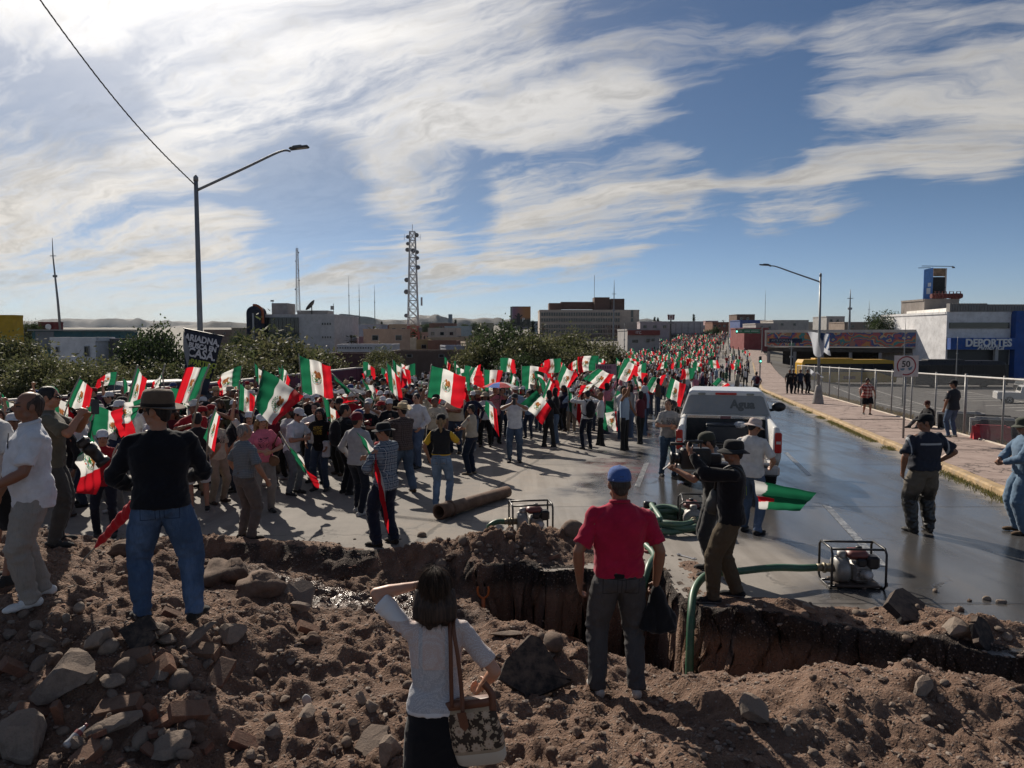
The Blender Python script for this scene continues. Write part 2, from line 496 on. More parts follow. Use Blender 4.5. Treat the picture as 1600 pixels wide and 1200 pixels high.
def lettering(txt,size,mat,parent,loc,rot=(PI/2,0,0),name='lettering',**kw):
 o=link(name,text_mesh(txt,size,mat,**kw),parent)
 o.location=loc;o.rotation_euler=rot
 return o
# ================================================================ GROUND
def poly_mask_dist(X,Y,poly):
 inside=np.zeros(X.shape,bool);dist=np.full(X.shape,1e9)
 n=len(poly)
 for i in range(n):
  x0,y0=poly[i];x1,y1=poly[(i+1)%n]
  c=((y0>Y)!=(y1>Y))&(X<(x1-x0)*(Y-y0)/(y1-y0+1e-12)+x0)
  inside^=c
  dx,dy=x1-x0,y1-y0
  t=np.clip(((X-x0)*dx+(Y-y0)*dy)/(dx*dx+dy*dy+1e-12),0,1)
  dist=np.minimum(dist,np.hypot(X-x0-t*dx,Y-y0-t*dy))
 return inside,dist
FAR_EDGE=[(-260,832),(0,842),(200,848),(340,852),(480,858),(620,865),(700,877),(760,886),(900,889),(1030,889)]
FRONT_EDGE=[(1092,955),(1200,968),(1300,984),(1420,1004),(1500,1015),(1600,1030),(2050,1092)]
def _gx(p):
 g=G(*p);return(g.x,g.y)
DIG=[_gx(p)for p in FAR_EDGE]+[_gx(p)for p in FRONT_EDGE]+[(12,2.0),(12,-3),(-12,-3),(-12,_gx(FAR_EDGE[0])[1])]
HOLE=[(-0.55,8.9),(-0.2,9.25),(1.9,9.3),(2.05,8.5),(2.05,7.3),(1.9,6.75),(1.2,6.7),(0.6,6.95),(0.1,7.35),(-0.2,7.9)]
RIGHT_TRENCH=[(1.8,7.75),(2.1,7.62),(3.1,7.1),(4.1,6.65),(9,5.6),(9,5.2),(4.1,6.05),(3.0,6.45),(1.9,6.75)]
SURF=[(0,1200,4.4),(200,1200,4.45),(400,1200,4.5),(600,1200,4.5),(0,1050,5.25),(150,1050,5.3),(300,1080,5.1),(0,950,6.0),(80,945,6.05),(180,978,5.8),(260,978,5.85),(330,980,5.9),(0,880,6.9),(120,875,7.1),(-150,850,8),(-150,950,6.0),(-200,1150,4.6),(0,836,8.0),(100,838,8.3),(200,852,8.5),(300,880,8.0),(400,898,8.2),(420,950,7.0),(350,930,7.0),(500,960,7.0),(460,1000,6.2),(560,1000,6.4),(520,1060,5.75),(430,1105,5.5),(400,1050,5.75),(600,1110,5.2),(620,965,7.3),(690,1000,6.8),(800,1200,4.4),(1000,1200,4.2),(1200,1200,4.15),(1400,1200,4.3),(1600,1200,4.3),(1800,1200,4.3),(800,1100,5.2),(900,1092,5.3),(965,1085,5.5),(1000,1125,5.0),(1100,1090,5.15),(1080,1060,6.0),(1200,1072,5.3),(1290,1062,5.25),(1400,1052,5.15),(1500,1078,4.9),(1600,1100,4.8),(1400,1120,4.75),(1700,1120,4.8),(1550,1140,4.6),(1250,1140,4.5),(760,988,7.2),(840,1003,6.5),(830,1052,5.7),(740,1010,6.6),(560,925,9.2),(400,905,9.5),(680,925,9.1),(250,880,9.7),(60,850,10),(600,945,8.3),(730,955,8.3),(1100,1066,7.0),(1300,1068,6.5),(1400,1070,6.2),(1600,1086,5.8),(1800,1110,5.5),]
_SP=[P(*s)for s in SURF]+[Vector((x,1.0,CZ-2.95))for x in(-4,-1.5,1.5,4)]
_C=np.array([(p.x,p.y)for p in _SP]);_H=np.array([p.z for p in _SP])
_D=np.hypot(_C[:,None,0]-_C[None,:,0],_C[:,None,1]-_C[None,:,1])
_A=np.block([[_D+np.eye(len(_C))*-0.04,np.ones((len(_C),1))],[np.ones((1,len(_C))),np.zeros((1,1))]])
_W=np.linalg.solve(_A,np.append(_H,0))
def surf0(X,Y):
 r=np.full(np.shape(X),_W[-1],float)
 for k in range(len(_C)):
  r+=_W[k]*np.hypot(X-_C[k,0],Y-_C[k,1])
 return r
def sst(x,a,b):
 t=np.clip((x-a)/(b-a),0,1);return t*t*(3-2*t)
def worley(X,Y):
 xi,yi=np.floor(X).astype(int),np.floor(Y).astype(int);r=np.full(X.shape,9.0)
 for i in(-1,0,1):
  for j in(-1,0,1):
   cx,cy=xi+i,yi+j;r=np.minimum(r,np.hypot(cx+_perm[cx%64,cy%64,1]-X,cy+_perm[cx%64,cy%64,2]-Y)/(.55+.6*_perm[cx%64,cy%64,3]))
 return r
HEAPS=[(G(800,868),0.75,0.36,0.34),(G(700,866),0.5,0.28,0.16),(G(870,858),0.38,0.3,0.26),(G(745,858),0.4,0.3,0.20),(G(1440,968),0.35,0.28,0.10),(G(1210,955),0.4,0.25,0.09),(G(1300,965),0.45,0.22,0.08),(G(1520,990),0.5,0.25,0.16),(G(640,868),.4,.2,.1),(G(430,853),.7,.2,.07),(G(310,850),.8,.3,.1)]
def ground_height(X,Y,fine=True):
 """height of the dug ground and of the road round it; also how far below the road, and masks"""
 X=np.asarray(X,float);Y=np.asarray(Y,float)
 wob=0.15*fbm(X*2.1,Y*2.1,3.3,3)+0.012*fbm(X*9,Y*9,1.1,2)
 rz=road_zv(Y)
 ins,dist=poly_mask_dist(X,Y,DIG)
 sd=np.where(ins,dist,-dist)+wob*np.where(X>1.5,.75,1.0)
 s=surf0(X,Y)
 if fine:
  n1=fbm(X*1.7,Y*1.7,0.5,3);n2=fbm(X*6.0,Y*6.0,2.5,4,.55)
  rid=1-np.abs(vnoise(X*4.3,Y*4.3,8.1));rid2=1-np.abs(vnoise(X*13,Y*13,4.2))
  calm=np.where(X>0.8,0.75,1.0)
  for sc_,am in((.17,.05),(.075,.022)):
   w1=worley(X/sc_,Y/sc_);s=s+am*np.sqrt(np.clip(1-(w1/.62)**2,0,1))*(.35+.65*(vnoise(X*2.3,Y*2.3,7.7+sc_)>-.1))*calm
  s=s+calm*(0.10*n1+0.040*n2+0.05*(rid-.6)+0.018*(rid2-.6))
 hi,hd=poly_mask_dist(X,Y,HOLE)
 k=np.where(hi,sst(hd+wob*.5,0.0,0.30),0)
 s=s*(1-k)+(-2.05+0.1*fbm(X*3,Y*3,1,3))*k
 ti,td=poly_mask_dist(X,Y,RIGHT_TRENCH)
 k=np.where(ti,sst(td+wob*.4,0.0,0.22),0)
 s=s*(1-k)+np.minimum(s,-0.95+.05*wob)*k
 wide=np.where(X<-0.8,0.42,0.17)
 k=sst(sd,0.0,wide)
 z=rz*(1-k)+s*k
 heap=np.zeros_like(z)
 for g,rx,ry,h in HEAPS:
  heap=np.maximum(heap,h*np.exp(-(((X-g.x)/rx)**2+((Y-g.y)/ry)**2)))
 near=np.where(X>1.9,np.exp(-np.maximum(-sd,0)/0.35),np.exp(-np.maximum(-sd,0)/0.12))
 heap=heap+0.05*near*np.clip(0.4+fbm(X*3,Y*3,5,3),0,1.5)*np.where((X>.6)&(X<1.95),.25,1)
 nz=fbm(X*7,Y*7,9.1,4,.6)
 heap2=np.where(heap>0.012,np.maximum(heap*(1+.45*nz),0),0)
 z=z+heap2*(1-k)
 return z,rz-z,sd,heap2
def gz(x,y):
 """height at one spot of the dug ground"""
 return float(ground_height(np.array([x]),np.array([y]))[0][0])
def Gd(px,py):
 """the point of the dug ground under a pixel"""
 v=pix_dir(px,py)
 ds=np.arange(2.6,13,0.02)
 z=ground_height(ds*v.x/v.y,ds)[0]
 zr=CZ+v.z/v.y*ds
 i=np.argmax(zr<z)
 d=ds[i]if(zr<z).any()else 12.0
 return Vector((v.x/v.y*d,d,float(z[i])))
def dirt_mat():
 m,n,bs,out=new_mat('dug_earth')
 pos=n.node('ShaderNodeNewGeometry').outputs['Position']
 below=n.node('ShaderNodeAttribute',attribute_name='below').outputs['Fac']
 edge=n.node('ShaderNodeAttribute',attribute_name='edge').outputs['Fac']
 wet=n.node('ShaderNodeAttribute',attribute_name='damp').outputs['Fac']
 big=n.noise(pos,1.3,5,0.6);mid=n.noise(pos,7,8,0.68);fin=n.noise(pos,55,5,0.7)
 c=n.ramp(n.m('ADD',n.m('MULTIPLY',big,.55),n.m('MULTIPLY',mid,.45)),[(0.3,(.078,.044,.031)),(0.48,(.150,.090,.062)),(0.62,(.235,.150,.107)),(0.8,(.31,.215,.162))])
 c=n.mix(n.m('MULTIPLY',n.ss(fin,.4,.7),.45),c,n.mix(.5,c,(.27,.21,.17)))
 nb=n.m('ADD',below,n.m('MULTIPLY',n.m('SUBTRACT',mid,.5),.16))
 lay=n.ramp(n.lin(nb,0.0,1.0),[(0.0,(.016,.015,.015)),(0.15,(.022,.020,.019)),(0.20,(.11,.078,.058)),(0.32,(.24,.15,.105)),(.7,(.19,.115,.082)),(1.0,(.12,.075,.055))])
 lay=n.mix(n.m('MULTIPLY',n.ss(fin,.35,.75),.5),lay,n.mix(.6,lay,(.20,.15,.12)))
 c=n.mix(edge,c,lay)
 peb=n.voro(pos,38,out='Color');pd=n.voro(pos,38)
 c=n.mix(n.m('MULTIPLY',n.m('MULTIPLY',n.ss(pd,.42,.25),n.ss(n.sep(peb)[0],.62,.70)),.7),c,n.mix(n.sep(peb)[1],(.17,.125,.1),(.33,.29,.25)))
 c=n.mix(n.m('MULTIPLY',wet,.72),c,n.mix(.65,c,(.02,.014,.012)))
 n.l.new(c,bs.inputs['Base Color'])
 n.l.new(n.lin(n.m('ADD',wet,n.m('MULTIPLY',n.m('SUBTRACT',mid,.5),1.2)),.45,.9,.95,.22),bs.inputs['Roughness'])
 bs.inputs['Specular IOR Level'].default_value=0.3
 h=n.m('ADD',n.m('ADD',n.m('MULTIPLY',mid,1.1),n.m('MULTIPLY',fin,.35)),n.m('MULTIPLY',n.ss(pd,.5,.1),.25))
 bump(n,bs,h,0.9,0.05)
 return m
def road_mat():
 m,n,bs,out=new_mat('worn_concrete_road')
 pos=n.node('ShaderNodeNewGeometry').outputs['Position']
 x,y,z=n.sep(pos)
 t=n.m('SUBTRACT',x,n.m('MULTIPLY_ADD',y,0.241,6.0))
 big=n.noise(pos,0.35,6,0.6);mid=n.noise(pos,2.2,8,0.65);fin=n.noise(pos,60,4,0.75);st=n.noise(n.mapv(pos,(1.6,.16,1),(0,0,R(-13.5))),1.2,6,.65)
 dry=n.ramp(n.m('ADD',n.m('MULTIPLY',st,.5),n.m('MULTIPLY',mid,.5)),[(.3,(.15,.134,.12)),(.5,(.235,.212,.188)),(.7,(.31,.28,.248))])
 dry=n.mix(n.m('MULTIPLY',n.ss(fin,.4,.75),.5),dry,n.mix(.5,dry,(.08,.075,.07)))
 far=n.ss(y,9.2,13.0)
 lim=n.m('ADD',n.m('ADD',-8.3,n.m('MULTIPLY',n.m('SUBTRACT',1.0,far),3.6)),n.m('MULTIPLY',n.ss(y,35,62),4.5))
 w=n.ss(n.m('ADD',t,n.m('MULTIPLY',n.m('SUBTRACT',n.noise(pos,.55,6,.62),.5),5.5)),n.m('SUBTRACT',lim,.7),n.m('ADD',lim,1.3))
 w=n.m('MULTIPLY',w,n.ss(y,85,66))
 w=n.m('MULTIPLY',w,n.ss(n.m('ADD',t,n.m('MULTIPLY',mid,1.2)),0.55,-0.15))
 pud=n.ss(n.m('ADD',n.m('MULTIPLY',st,.55),n.m('MULTIPLY',big,.45)),.36,.60)
 wetc=n.mix(.5,n.vm('MULTIPLY',dry,(.34,.36,.40)),(.045,.046,.048))
 c=n.mix(w,dry,wetc)
 trk=n.ss(n.noise(n.mapv(pos,(2.6,.10,1),(0,0,R(-13.5)),(4,0,0)),1.0,5,.6),.52,.66)
 c=n.mix(n.m('MULTIPLY',trk,.35),c,(.10,.082,.066));patch=n.m('GREATER_THAN',n.sep(n.voro(pos,.16,out='Color'))[0],.72);c=n.mix(n.m('MULTIPLY',patch,.28),c,(.07,.068,.065))
 rd=n.mix(n.m('MULTIPLY',n.ss(n.vm('DISTANCE',n.mapv(pos,(1,.55,1)),(2.75,9.7,-.6),out='Value'),1.3,.2),n.m('MULTIPLY',n.ss(mid,.42,.62),.55)),c,(.20,.05,.05))
 dust=n.m('MULTIPLY',n.m('SUBTRACT',1,n.ss(n.m('ABSOLUTE',n.m('ADD',t,10.0)),.1,1.5)),n.ss(mid,.4,.6))
 c=n.mix(n.m('MULTIPLY',dust,.45),rd,(.22,.175,.135))
 seam=n.m('SUBTRACT',1,n.ss(n.m('ABSOLUTE',n.m('ADD',n.m('ADD',t,9.9),n.m('MULTIPLY',n.m('SUBTRACT',mid,.5),.25))),.02,.06))
 joint=n.m('MULTIPLY',n.m('SUBTRACT',1,n.ss(n.m('ABSOLUTE',n.m('SUBTRACT',n.m('FRACT',n.m('ADD',n.m('DIVIDE',y,5.2),n.m('MULTIPLY',mid,.012))),.5)),.003,.007)),n.ss(t,-9.9,-9.7))
 crack=n.m('MULTIPLY',n.m('SUBTRACT',1,n.ss(n.voro(n.vm('ADD',pos,n.vm('SCALE',n.noise(pos,1.5,4,.6,col=True))),.33,'DISTANCE_TO_EDGE'),.004,.014)),n.ss(big,.45,.6))
 lines=n.m('MAXIMUM',n.m('MAXIMUM',seam,joint),n.m('MULTIPLY',crack,.8))
 c=n.mix(n.m('MULTIPLY',lines,.65),c,(.03,.027,.025))
 n.l.new(c,bs.inputs['Base Color'])
 rw=n.lin(pud,0,1,.26,.05)
 rr=n.node('ShaderNodeMix',data_type='FLOAT');n.l.new(w,rr.inputs[0]);rr.inputs[2].default_value=.88;n.l.new(n.m('ADD',rw,n.m('MULTIPLY',fin,.06)),rr.inputs[3])
 n.l.new(rr.outputs[0],bs.inputs['Roughness'])
 bs.inputs['IOR'].default_value=1.52
 h=n.m('ADD',n.m('MULTIPLY',fin,n.lin(w,0,1,1.0,.22)),n.m('SUBTRACT',n.m('MULTIPLY',mid,n.lin(w,0,1,.8,.35)),n.m('MULTIPLY',lines,1.2)))
 bump(n,bs,h,0.35,0.012)
 return m
DIRT=dirt_mat();ROAD=road_mat()
def build_ground():
 xs=np.linspace(-9.8,9.8,545);ys=np.concatenate([np.linspace(-0.5,3.0,20)[:-1],np.linspace(3.0,13.0,372)])
 X,Y=np.meshgrid(xs,ys,indexing='ij')
 Z,below,sd,heap=ground_height(X,Y)
 steep=np.clip(np.abs(np.gradient(Z,axis=1))/0.03-1.2,0,1)
 Xo=X+steep*0.09*fbm(X*4,Z*8,Y*4,4,.6);Yo=Y+steep*0.09*fbm(X*4+9,Z*8,Y*4,4,.6)
 V=np.stack([Xo,Yo,Z],-1).reshape(-1,3)
 Fq=grid_faces(len(xs),len(ys))
 isroad=((sd<0.0)&(heap<0.012)).reshape(-1)
 fr=isroad[Fq].all(1)
 cen=V[Fq].mean(1)
 tt=cen[:,0]-(6+.241*cen[:,1])
 keep=~(fr&((tt<-24.4)|(tt>0.02)))
 def sub(mask):
  f=Fq[mask];u,inv=np.unique(f,return_inverse=True)
  return V[u],inv.reshape(f.shape),u
 v,f,u=sub(~fr)
 me=np_mesh('dug_earth',v,f,DIRT)
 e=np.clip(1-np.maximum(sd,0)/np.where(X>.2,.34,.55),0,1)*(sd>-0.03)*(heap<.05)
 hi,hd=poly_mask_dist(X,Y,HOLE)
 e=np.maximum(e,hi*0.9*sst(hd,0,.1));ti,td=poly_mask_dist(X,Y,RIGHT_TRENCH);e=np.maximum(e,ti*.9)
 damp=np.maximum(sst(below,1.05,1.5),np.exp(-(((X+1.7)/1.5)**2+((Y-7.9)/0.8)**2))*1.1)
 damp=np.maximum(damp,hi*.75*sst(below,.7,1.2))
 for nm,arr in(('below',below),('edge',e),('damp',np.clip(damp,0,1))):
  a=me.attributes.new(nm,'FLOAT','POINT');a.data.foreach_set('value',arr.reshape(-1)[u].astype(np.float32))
 o=link('dirt_mound',me);tag(o,kind='structure')
 v,f,u=sub(fr&keep)
 yy=np.concatenate([[13.0],np.arange(13.5,30,.75),np.arange(30,120,2.5),np.arange(120,960,12)])
 tr=np.concatenate([[-24.5],np.linspace(-24,0,20)])
 TT,YY=np.meshgrid(tr,yy,indexing='ij')
 cx=np.vectorize(curb_x)(YY)
 v2=np.stack([cx+TT,YY,road_zv(YY)],-1).reshape(-1,3)
 f2=grid_faces(len(tr),len(yy))+len(v)
 yy3=np.linspace(9.9,13.0,8);tr3=np.linspace(0,1,4);parts_v=[v,v2];parts_f=[f,f2];base=len(v)+len(v2)
 T3,Y3=np.meshgrid(tr3,yy3,indexing='ij')
 xl=6+.241*Y3-24.5
 v3=np.stack([xl+(-9.8-xl)*T3,Y3,road_zv(Y3)],-1).reshape(-1,3);parts_v.append(v3);parts_f.append(grid_faces(4,8)+base)
 me=np_mesh('road',np.concatenate(parts_v),np.concatenate(parts_f),ROAD,smooth=True)
 tag(link('road',me),kind='structure')
build_ground()
# ---------------------------------------------------------------- wider ground
def ground_far(X,Y):
 X=np.asarray(X,float);Y=np.asarray(Y,float)
 cx=np.where(Y<61,6+.241*Y,np.interp(Y,_CY,_CX));t=X-cx
 rz=road_zv(Y)
 right=rz-np.minimum(.16*np.clip(t-3.4,0,26),1.35)-0.05
 left=-3.6+np.clip(rz+2.9,0,40)*np.exp(-np.clip(-t-30,0,None)/140.0)*.9
 left=np.minimum(left,rz-.45+0*t)+14*np.clip((Y-150)/750,0,1)**1.5*sst(-t,40,140)
 k=sst(t,-26,-22)
 z=left*(1-k)+np.where(t>-1,right,rz-0.4)*k
 z=np.where((Y<13.0)&(t<3.6),np.minimum(z,-3.2),z)
 z=np.where(t>0.0,np.where(t<3.3,rz-.3,z),z)
 far=sst(Y,900,2500)
 return z*(1-far)+(-3.0)*far
EARTH=M('dry_ground',(.095,.084,.066),0.95,0.35,0.15,bmp=0.4,bscale=3,dirt=.6,dirtcol=(.05,.052,.034))
def build_far():
 ys=np.concatenate([np.arange(-30,130,2.0),np.arange(130,1000,20),np.linspace(1000,12000,30)])
 sx=np.concatenate([-np.geomspace(9000,60,34),np.arange(-58,90,2.0),np.geomspace(92,9000,34)])
 X,Y=np.meshgrid(sx,ys,indexing='ij')
 V=np.stack([X,Y,ground_far(X,Y)],-1).reshape(-1,3)
 tag(link('ground',np_mesh('ground',V,grid_faces(len(sx),len(ys)),EARTH)),kind='structure')
build_far()
# ---------------------------------------------------------------- pavement and kerb
def sidewalk():
 pm,n,bs,out=new_mat('pinkish_pavement')
 pos=n.node('ShaderNodeNewGeometry').outputs['Position']
 mid=n.noise(pos,2.4,8,.66);fin=n.noise(pos,50,4,.7)
 c=n.ramp(mid,[(.3,(.20,.145,.125)),(.52,(.30,.225,.195)),(.75,(.38,.30,.265))])
 c=n.mix(n.m('MULTIPLY',n.ss(fin,.45,.7),.4),c,(.13,.1,.085))
 cr=n.m('SUBTRACT',1,n.ss(n.voro(n.vm('ADD',pos,n.vm('SCALE',n.noise(pos,2.2,4,.6,col=True))),.6,'DISTANCE_TO_EDGE'),.004,.02))
 c=n.mix(n.m('MULTIPLY',cr,.8),c,(.04,.03,.025))
 n.l.new(c,bs.inputs['Base Color']);bs.inputs['Roughness'].default_value=.9
 bump(n,bs,n.m('SUBTRACT',n.m('ADD',mid,n.m('MULTIPLY',fin,.4)),n.m('MULTIPLY',cr,2)),.5,.012)
 km=M('worn_yellow_kerb',(.36,.25,.13),.85,.3,2.5,bmp=.4,bscale=30,dirt=.75,dirtcol=(.24,.20,.165))
 root=thing('sidewalk',None,None);root['kind']='structure'
 base=tag(thing('kerb',None,None),kind='structure')
 rs=random.Random(5)
 y=8.6
 while y<130:
  L=(2.4+rs.random()*.6)if y<62 else 12.0
  y1=y+L
  j=.012 if y<62 else.0
  mb=MB();dz=rs.uniform(-.012,.012)if y<62 else 0
  def pt(t,yy,h):return(curb_x(yy)+t,yy,road_z(yy)+h)
  a=[pt(.22,y+j,.15+dz),pt(3.15,y+j,.15+dz+rs.uniform(-.01,.01)),pt(3.15,y1-j,.15+dz),pt(.22,y1-j,.15+dz+rs.uniform(-.01,.01))]
  b=[(q[0],q[1],q[2]-.35)for q in a]
  mb.rings([b,a]);mb.build('paving_slab',pm,root)
  mb=MB();w=rs.uniform(-.012,.012)if y<62 else 0
  sec=[(-.0+w,-.2),(.01+w,.11),(.04+w,.148),(.2,.155),(.21,-.2)]
  nseg=4
  mb.smooth=False
  mb.rings([[Vector(pt(t,y+.006+(y1-y-.012)*k/nseg,h+rs.uniform(-.006,.006)))for t,h in sec]for k in range(nseg+1)])
  mb.build('kerb_stone',km,base)
  y=y1
 mb=MB()
 ys=list(np.arange(y,420,15))
 mb.rings([[Vector((curb_x(q)+t,q,road_z(q)+h))for t,h in((0,-.3),(0,.15),(3.4,.15),(3.4,-.3))]for q in ys])
 mb.build('paving_slab',pm,root)
sidewalk()
LOT=M('lot_asphalt',(.075,.07,.066),.9,.3,.5,bmp=.3,bscale=20,dirt=.5,dirtcol=(.13,.115,.1))
def parking_lot():
 ys=np.arange(9,150,3.0);ts=np.array([3.3,5,7,9,10.5,11.8,12.2,16,20,24,29.4,60,110])
 T,Y=np.meshgrid(ts,ys,indexing='ij')
 X=np.vectorize(curb_x)(Y)+T
 V=np.stack([X,Y,road_zv(Y)-np.minimum(.16*np.clip(T-3.4,0,26),1.35)],-1).reshape(-1,3)
 tag(link('parking_lot',np_mesh('parking_lot',V,grid_faces(len(ts),len(ys)),LOT)),kind='structure')
 pw=M('worn_white_line',(.5,.48,.45),.85,.35,6,dirt=.6,dirtcol=(.12,.11,.1))
 mb=MB()
 def lz(t,y):return road_z(y)-min(.16*max(t-3.4,0),1.35)+.006
 for row,(t0,t1)in enumerate(((9,14),(19,24))):
  y=26.0
  while y<84:
   sk=1.8
   a,b=(curb_x(y)+t0,y),(curb_x(y+sk)+t1,y+sk)
   mb.quad((a[0],a[1]-.1,lz(t0,y)),(b[0],b[1]-.1,lz(t1,y+sk)),(b[0],b[1]+.1,lz(t1,y+sk)),(a[0],a[1]+.1,lz(t0,y)))
   y+=3.0
  for t in(t0,t1)if row==0 else(t1,):
   for y in np.arange(26,84,4.0):
    mb.quad((curb_x(y)+t,y,lz(t,y)),(curb_x(y)+t+.12,y,lz(t,y)),(curb_x(y+4)+t+.12,y+4,lz(t,y+4)),(curb_x(y+4)+t,y+4,lz(t,y+4)))
 tag(mb.build('parking_lines',pw),kind='structure')
 lm,n,bs,out=new_mat('worn_lane_paint')
 pos=n.node('ShaderNodeNewGeometry').outputs['Position']
 n.l.new(n.mix(n.ss(n.noise(pos,9,7,.7),.42,.62),(.075,.075,.077),(.34,.34,.33)),bs.inputs['Base Color'])
 bs.inputs['Roughness'].default_value=.3
 bump(n,bs,n.noise(pos,60,4,.7),.2,.01)
 mb=MB()
 for y0,y1,t in((9.2,13.2,-3.55),(16.5,20.6,-3.3),(24,28,-3.2),(32,36,-3.2),(41,45,-3.2),(50,54,-3.2),(15,18.5,-7.1),(24,28,-7.0)):
  mb.quad(*[(curb_x(y)+t+d,y,road_z(y)+.004)for y,d in((y0,0),(y0,.12),(y1,.12),(y1,0))])
 tag(mb.build('lane_marking',lm),kind='structure')
parking_lot()
# ---------------------------------------------------------------- hills
def hills():
 hm=M('dry_hill',(.085,.075,.066),.95,.3,.0022,dirt=.6,dirtcol=(.07,.066,.05))
 layers=[(6200,[(-500,506),(-100,504),(0,503),(60,501),(110,497),(150,499),(200,498),(240,501),(290,503),(330,504),(400,506),(520,505),(640,504),(760,503),(800,499),(830,506),(940,508),(1010,497),(1040,503),(1100,508),(1250,512),(2200,512)]),(4200,[(-500,512),(250,512),(300,508),(335,501),(370,504),(420,507),(520,498),(535,490),(560,493),(600,500),(640,500),(655,492),(690,496),(740,498),(775,497),(800,504),(850,510),(980,509),(1015,503),(1060,508),(1150,513),(2200,514)])]
 for d,tab in layers:
  px=np.linspace(-500,2200,500)
  py=np.interp(px,[t[0]for t in tab],[t[1]for t in tab])
  py=py+0.9*fbm(px/18.0,px*0+d,0,4)
  prof=np.array([(-.055,-.05),(-.035,.24),(-.02,.55),(-.009,.85),(0,1.0),(.02,.7),(.06,0.0)])
  V=np.zeros((len(px),len(prof),3))
  ridge=(522-py)/F*d+CZ
  for k,(o,h)in enumerate(prof):
   dd=d*(1+o)
   V[:,k,0]=(px-800)/F*dd;V[:,k,1]=dd+(25*fbm(px/25,px*0+k*3.1,d,3)if 0<k<6 else 0)
   V[:,k,2]=-6+(ridge+6)*h*(1+(.22*fbm(px/20,px*0+k*2.3,d,3)if k not in(4,)else 0))
  tag(link('hills',np_mesh('hills',V.reshape(-1,3),grid_faces(len(px),len(prof)),hm)),kind='structure')
hills()
# ================================================================ PEOPLE
def remeshed(mb,voxel,smooth=4,fac=0.5):
 """grow one continuous skin over overlapping solids"""
 me=bpy.data.meshes.new('tmp');me.from_pydata(mb.v,[],mb.f);me.update()
 bm=bmesh.new();bm.from_mesh(me);bmesh.ops.recalc_face_normals(bm,faces=bm.faces);bm.to_mesh(me);bm.free()
 o=bpy.data.objects.new('tmp',me);COL.objects.link(o)
 m=o.modifiers.new('r','REMESH');m.mode='VOXEL';m.voxel_size=voxel;m.use_smooth_shade=True
 if smooth:
  s=o.modifiers.new('s','SMOOTH');s.iterations=smooth;s.factor=fac
 dg=bpy.context.evaluated_depsgraph_get();dg.update()
 r=bpy.data.meshes.new_from_object(o.evaluated_get(dg))
 bpy.data.objects.remove(o);bpy.data.meshes.remove(me)
 r.materials.clear()
 return r
def mesh_np(me):
 n=len(me.vertices);co=np.empty(n*3,np.float32);me.vertices.foreach_get('co',co)
 no=np.empty(n*3,np.float32);me.vertices.foreach_get('normal',no)
 return co.reshape(-1,3),no.reshape(-1,3)
def displace(me,fn):
 co,no=mesh_np(me)
 co=co+no*fn(co)[:,None]
 me.vertices.foreach_set('co',co.astype(np.float32).ravel());me.update()
def face_centers(me):
 n=len(me.polygons);c=np.empty(n*3,np.float32);me.polygons.foreach_get('center',c);return c.reshape(-1,3)
def two_bone(a,t,l1,l2,pole):
 a,t,pole=Vector(a),Vector(t),Vector(pole)
 d=t-a;L=d.length
 mx=(l1+l2)*0.999
 if L>mx:t=a+d*(mx/L);d=t-a;L=mx
 L=max(L,abs(l1-l2)+1e-3)
 x=(l1*l1-l2*l2+L*L)/(2*L)
 h=math.sqrt(max(l1*l1-x*x,0))
 u=d.normalized();w=pole-u*pole.dot(u)
 w=w.normalized()if w.length>1e-5 else u.orthogonal().normalized()
 return a+u*x+w*h,t
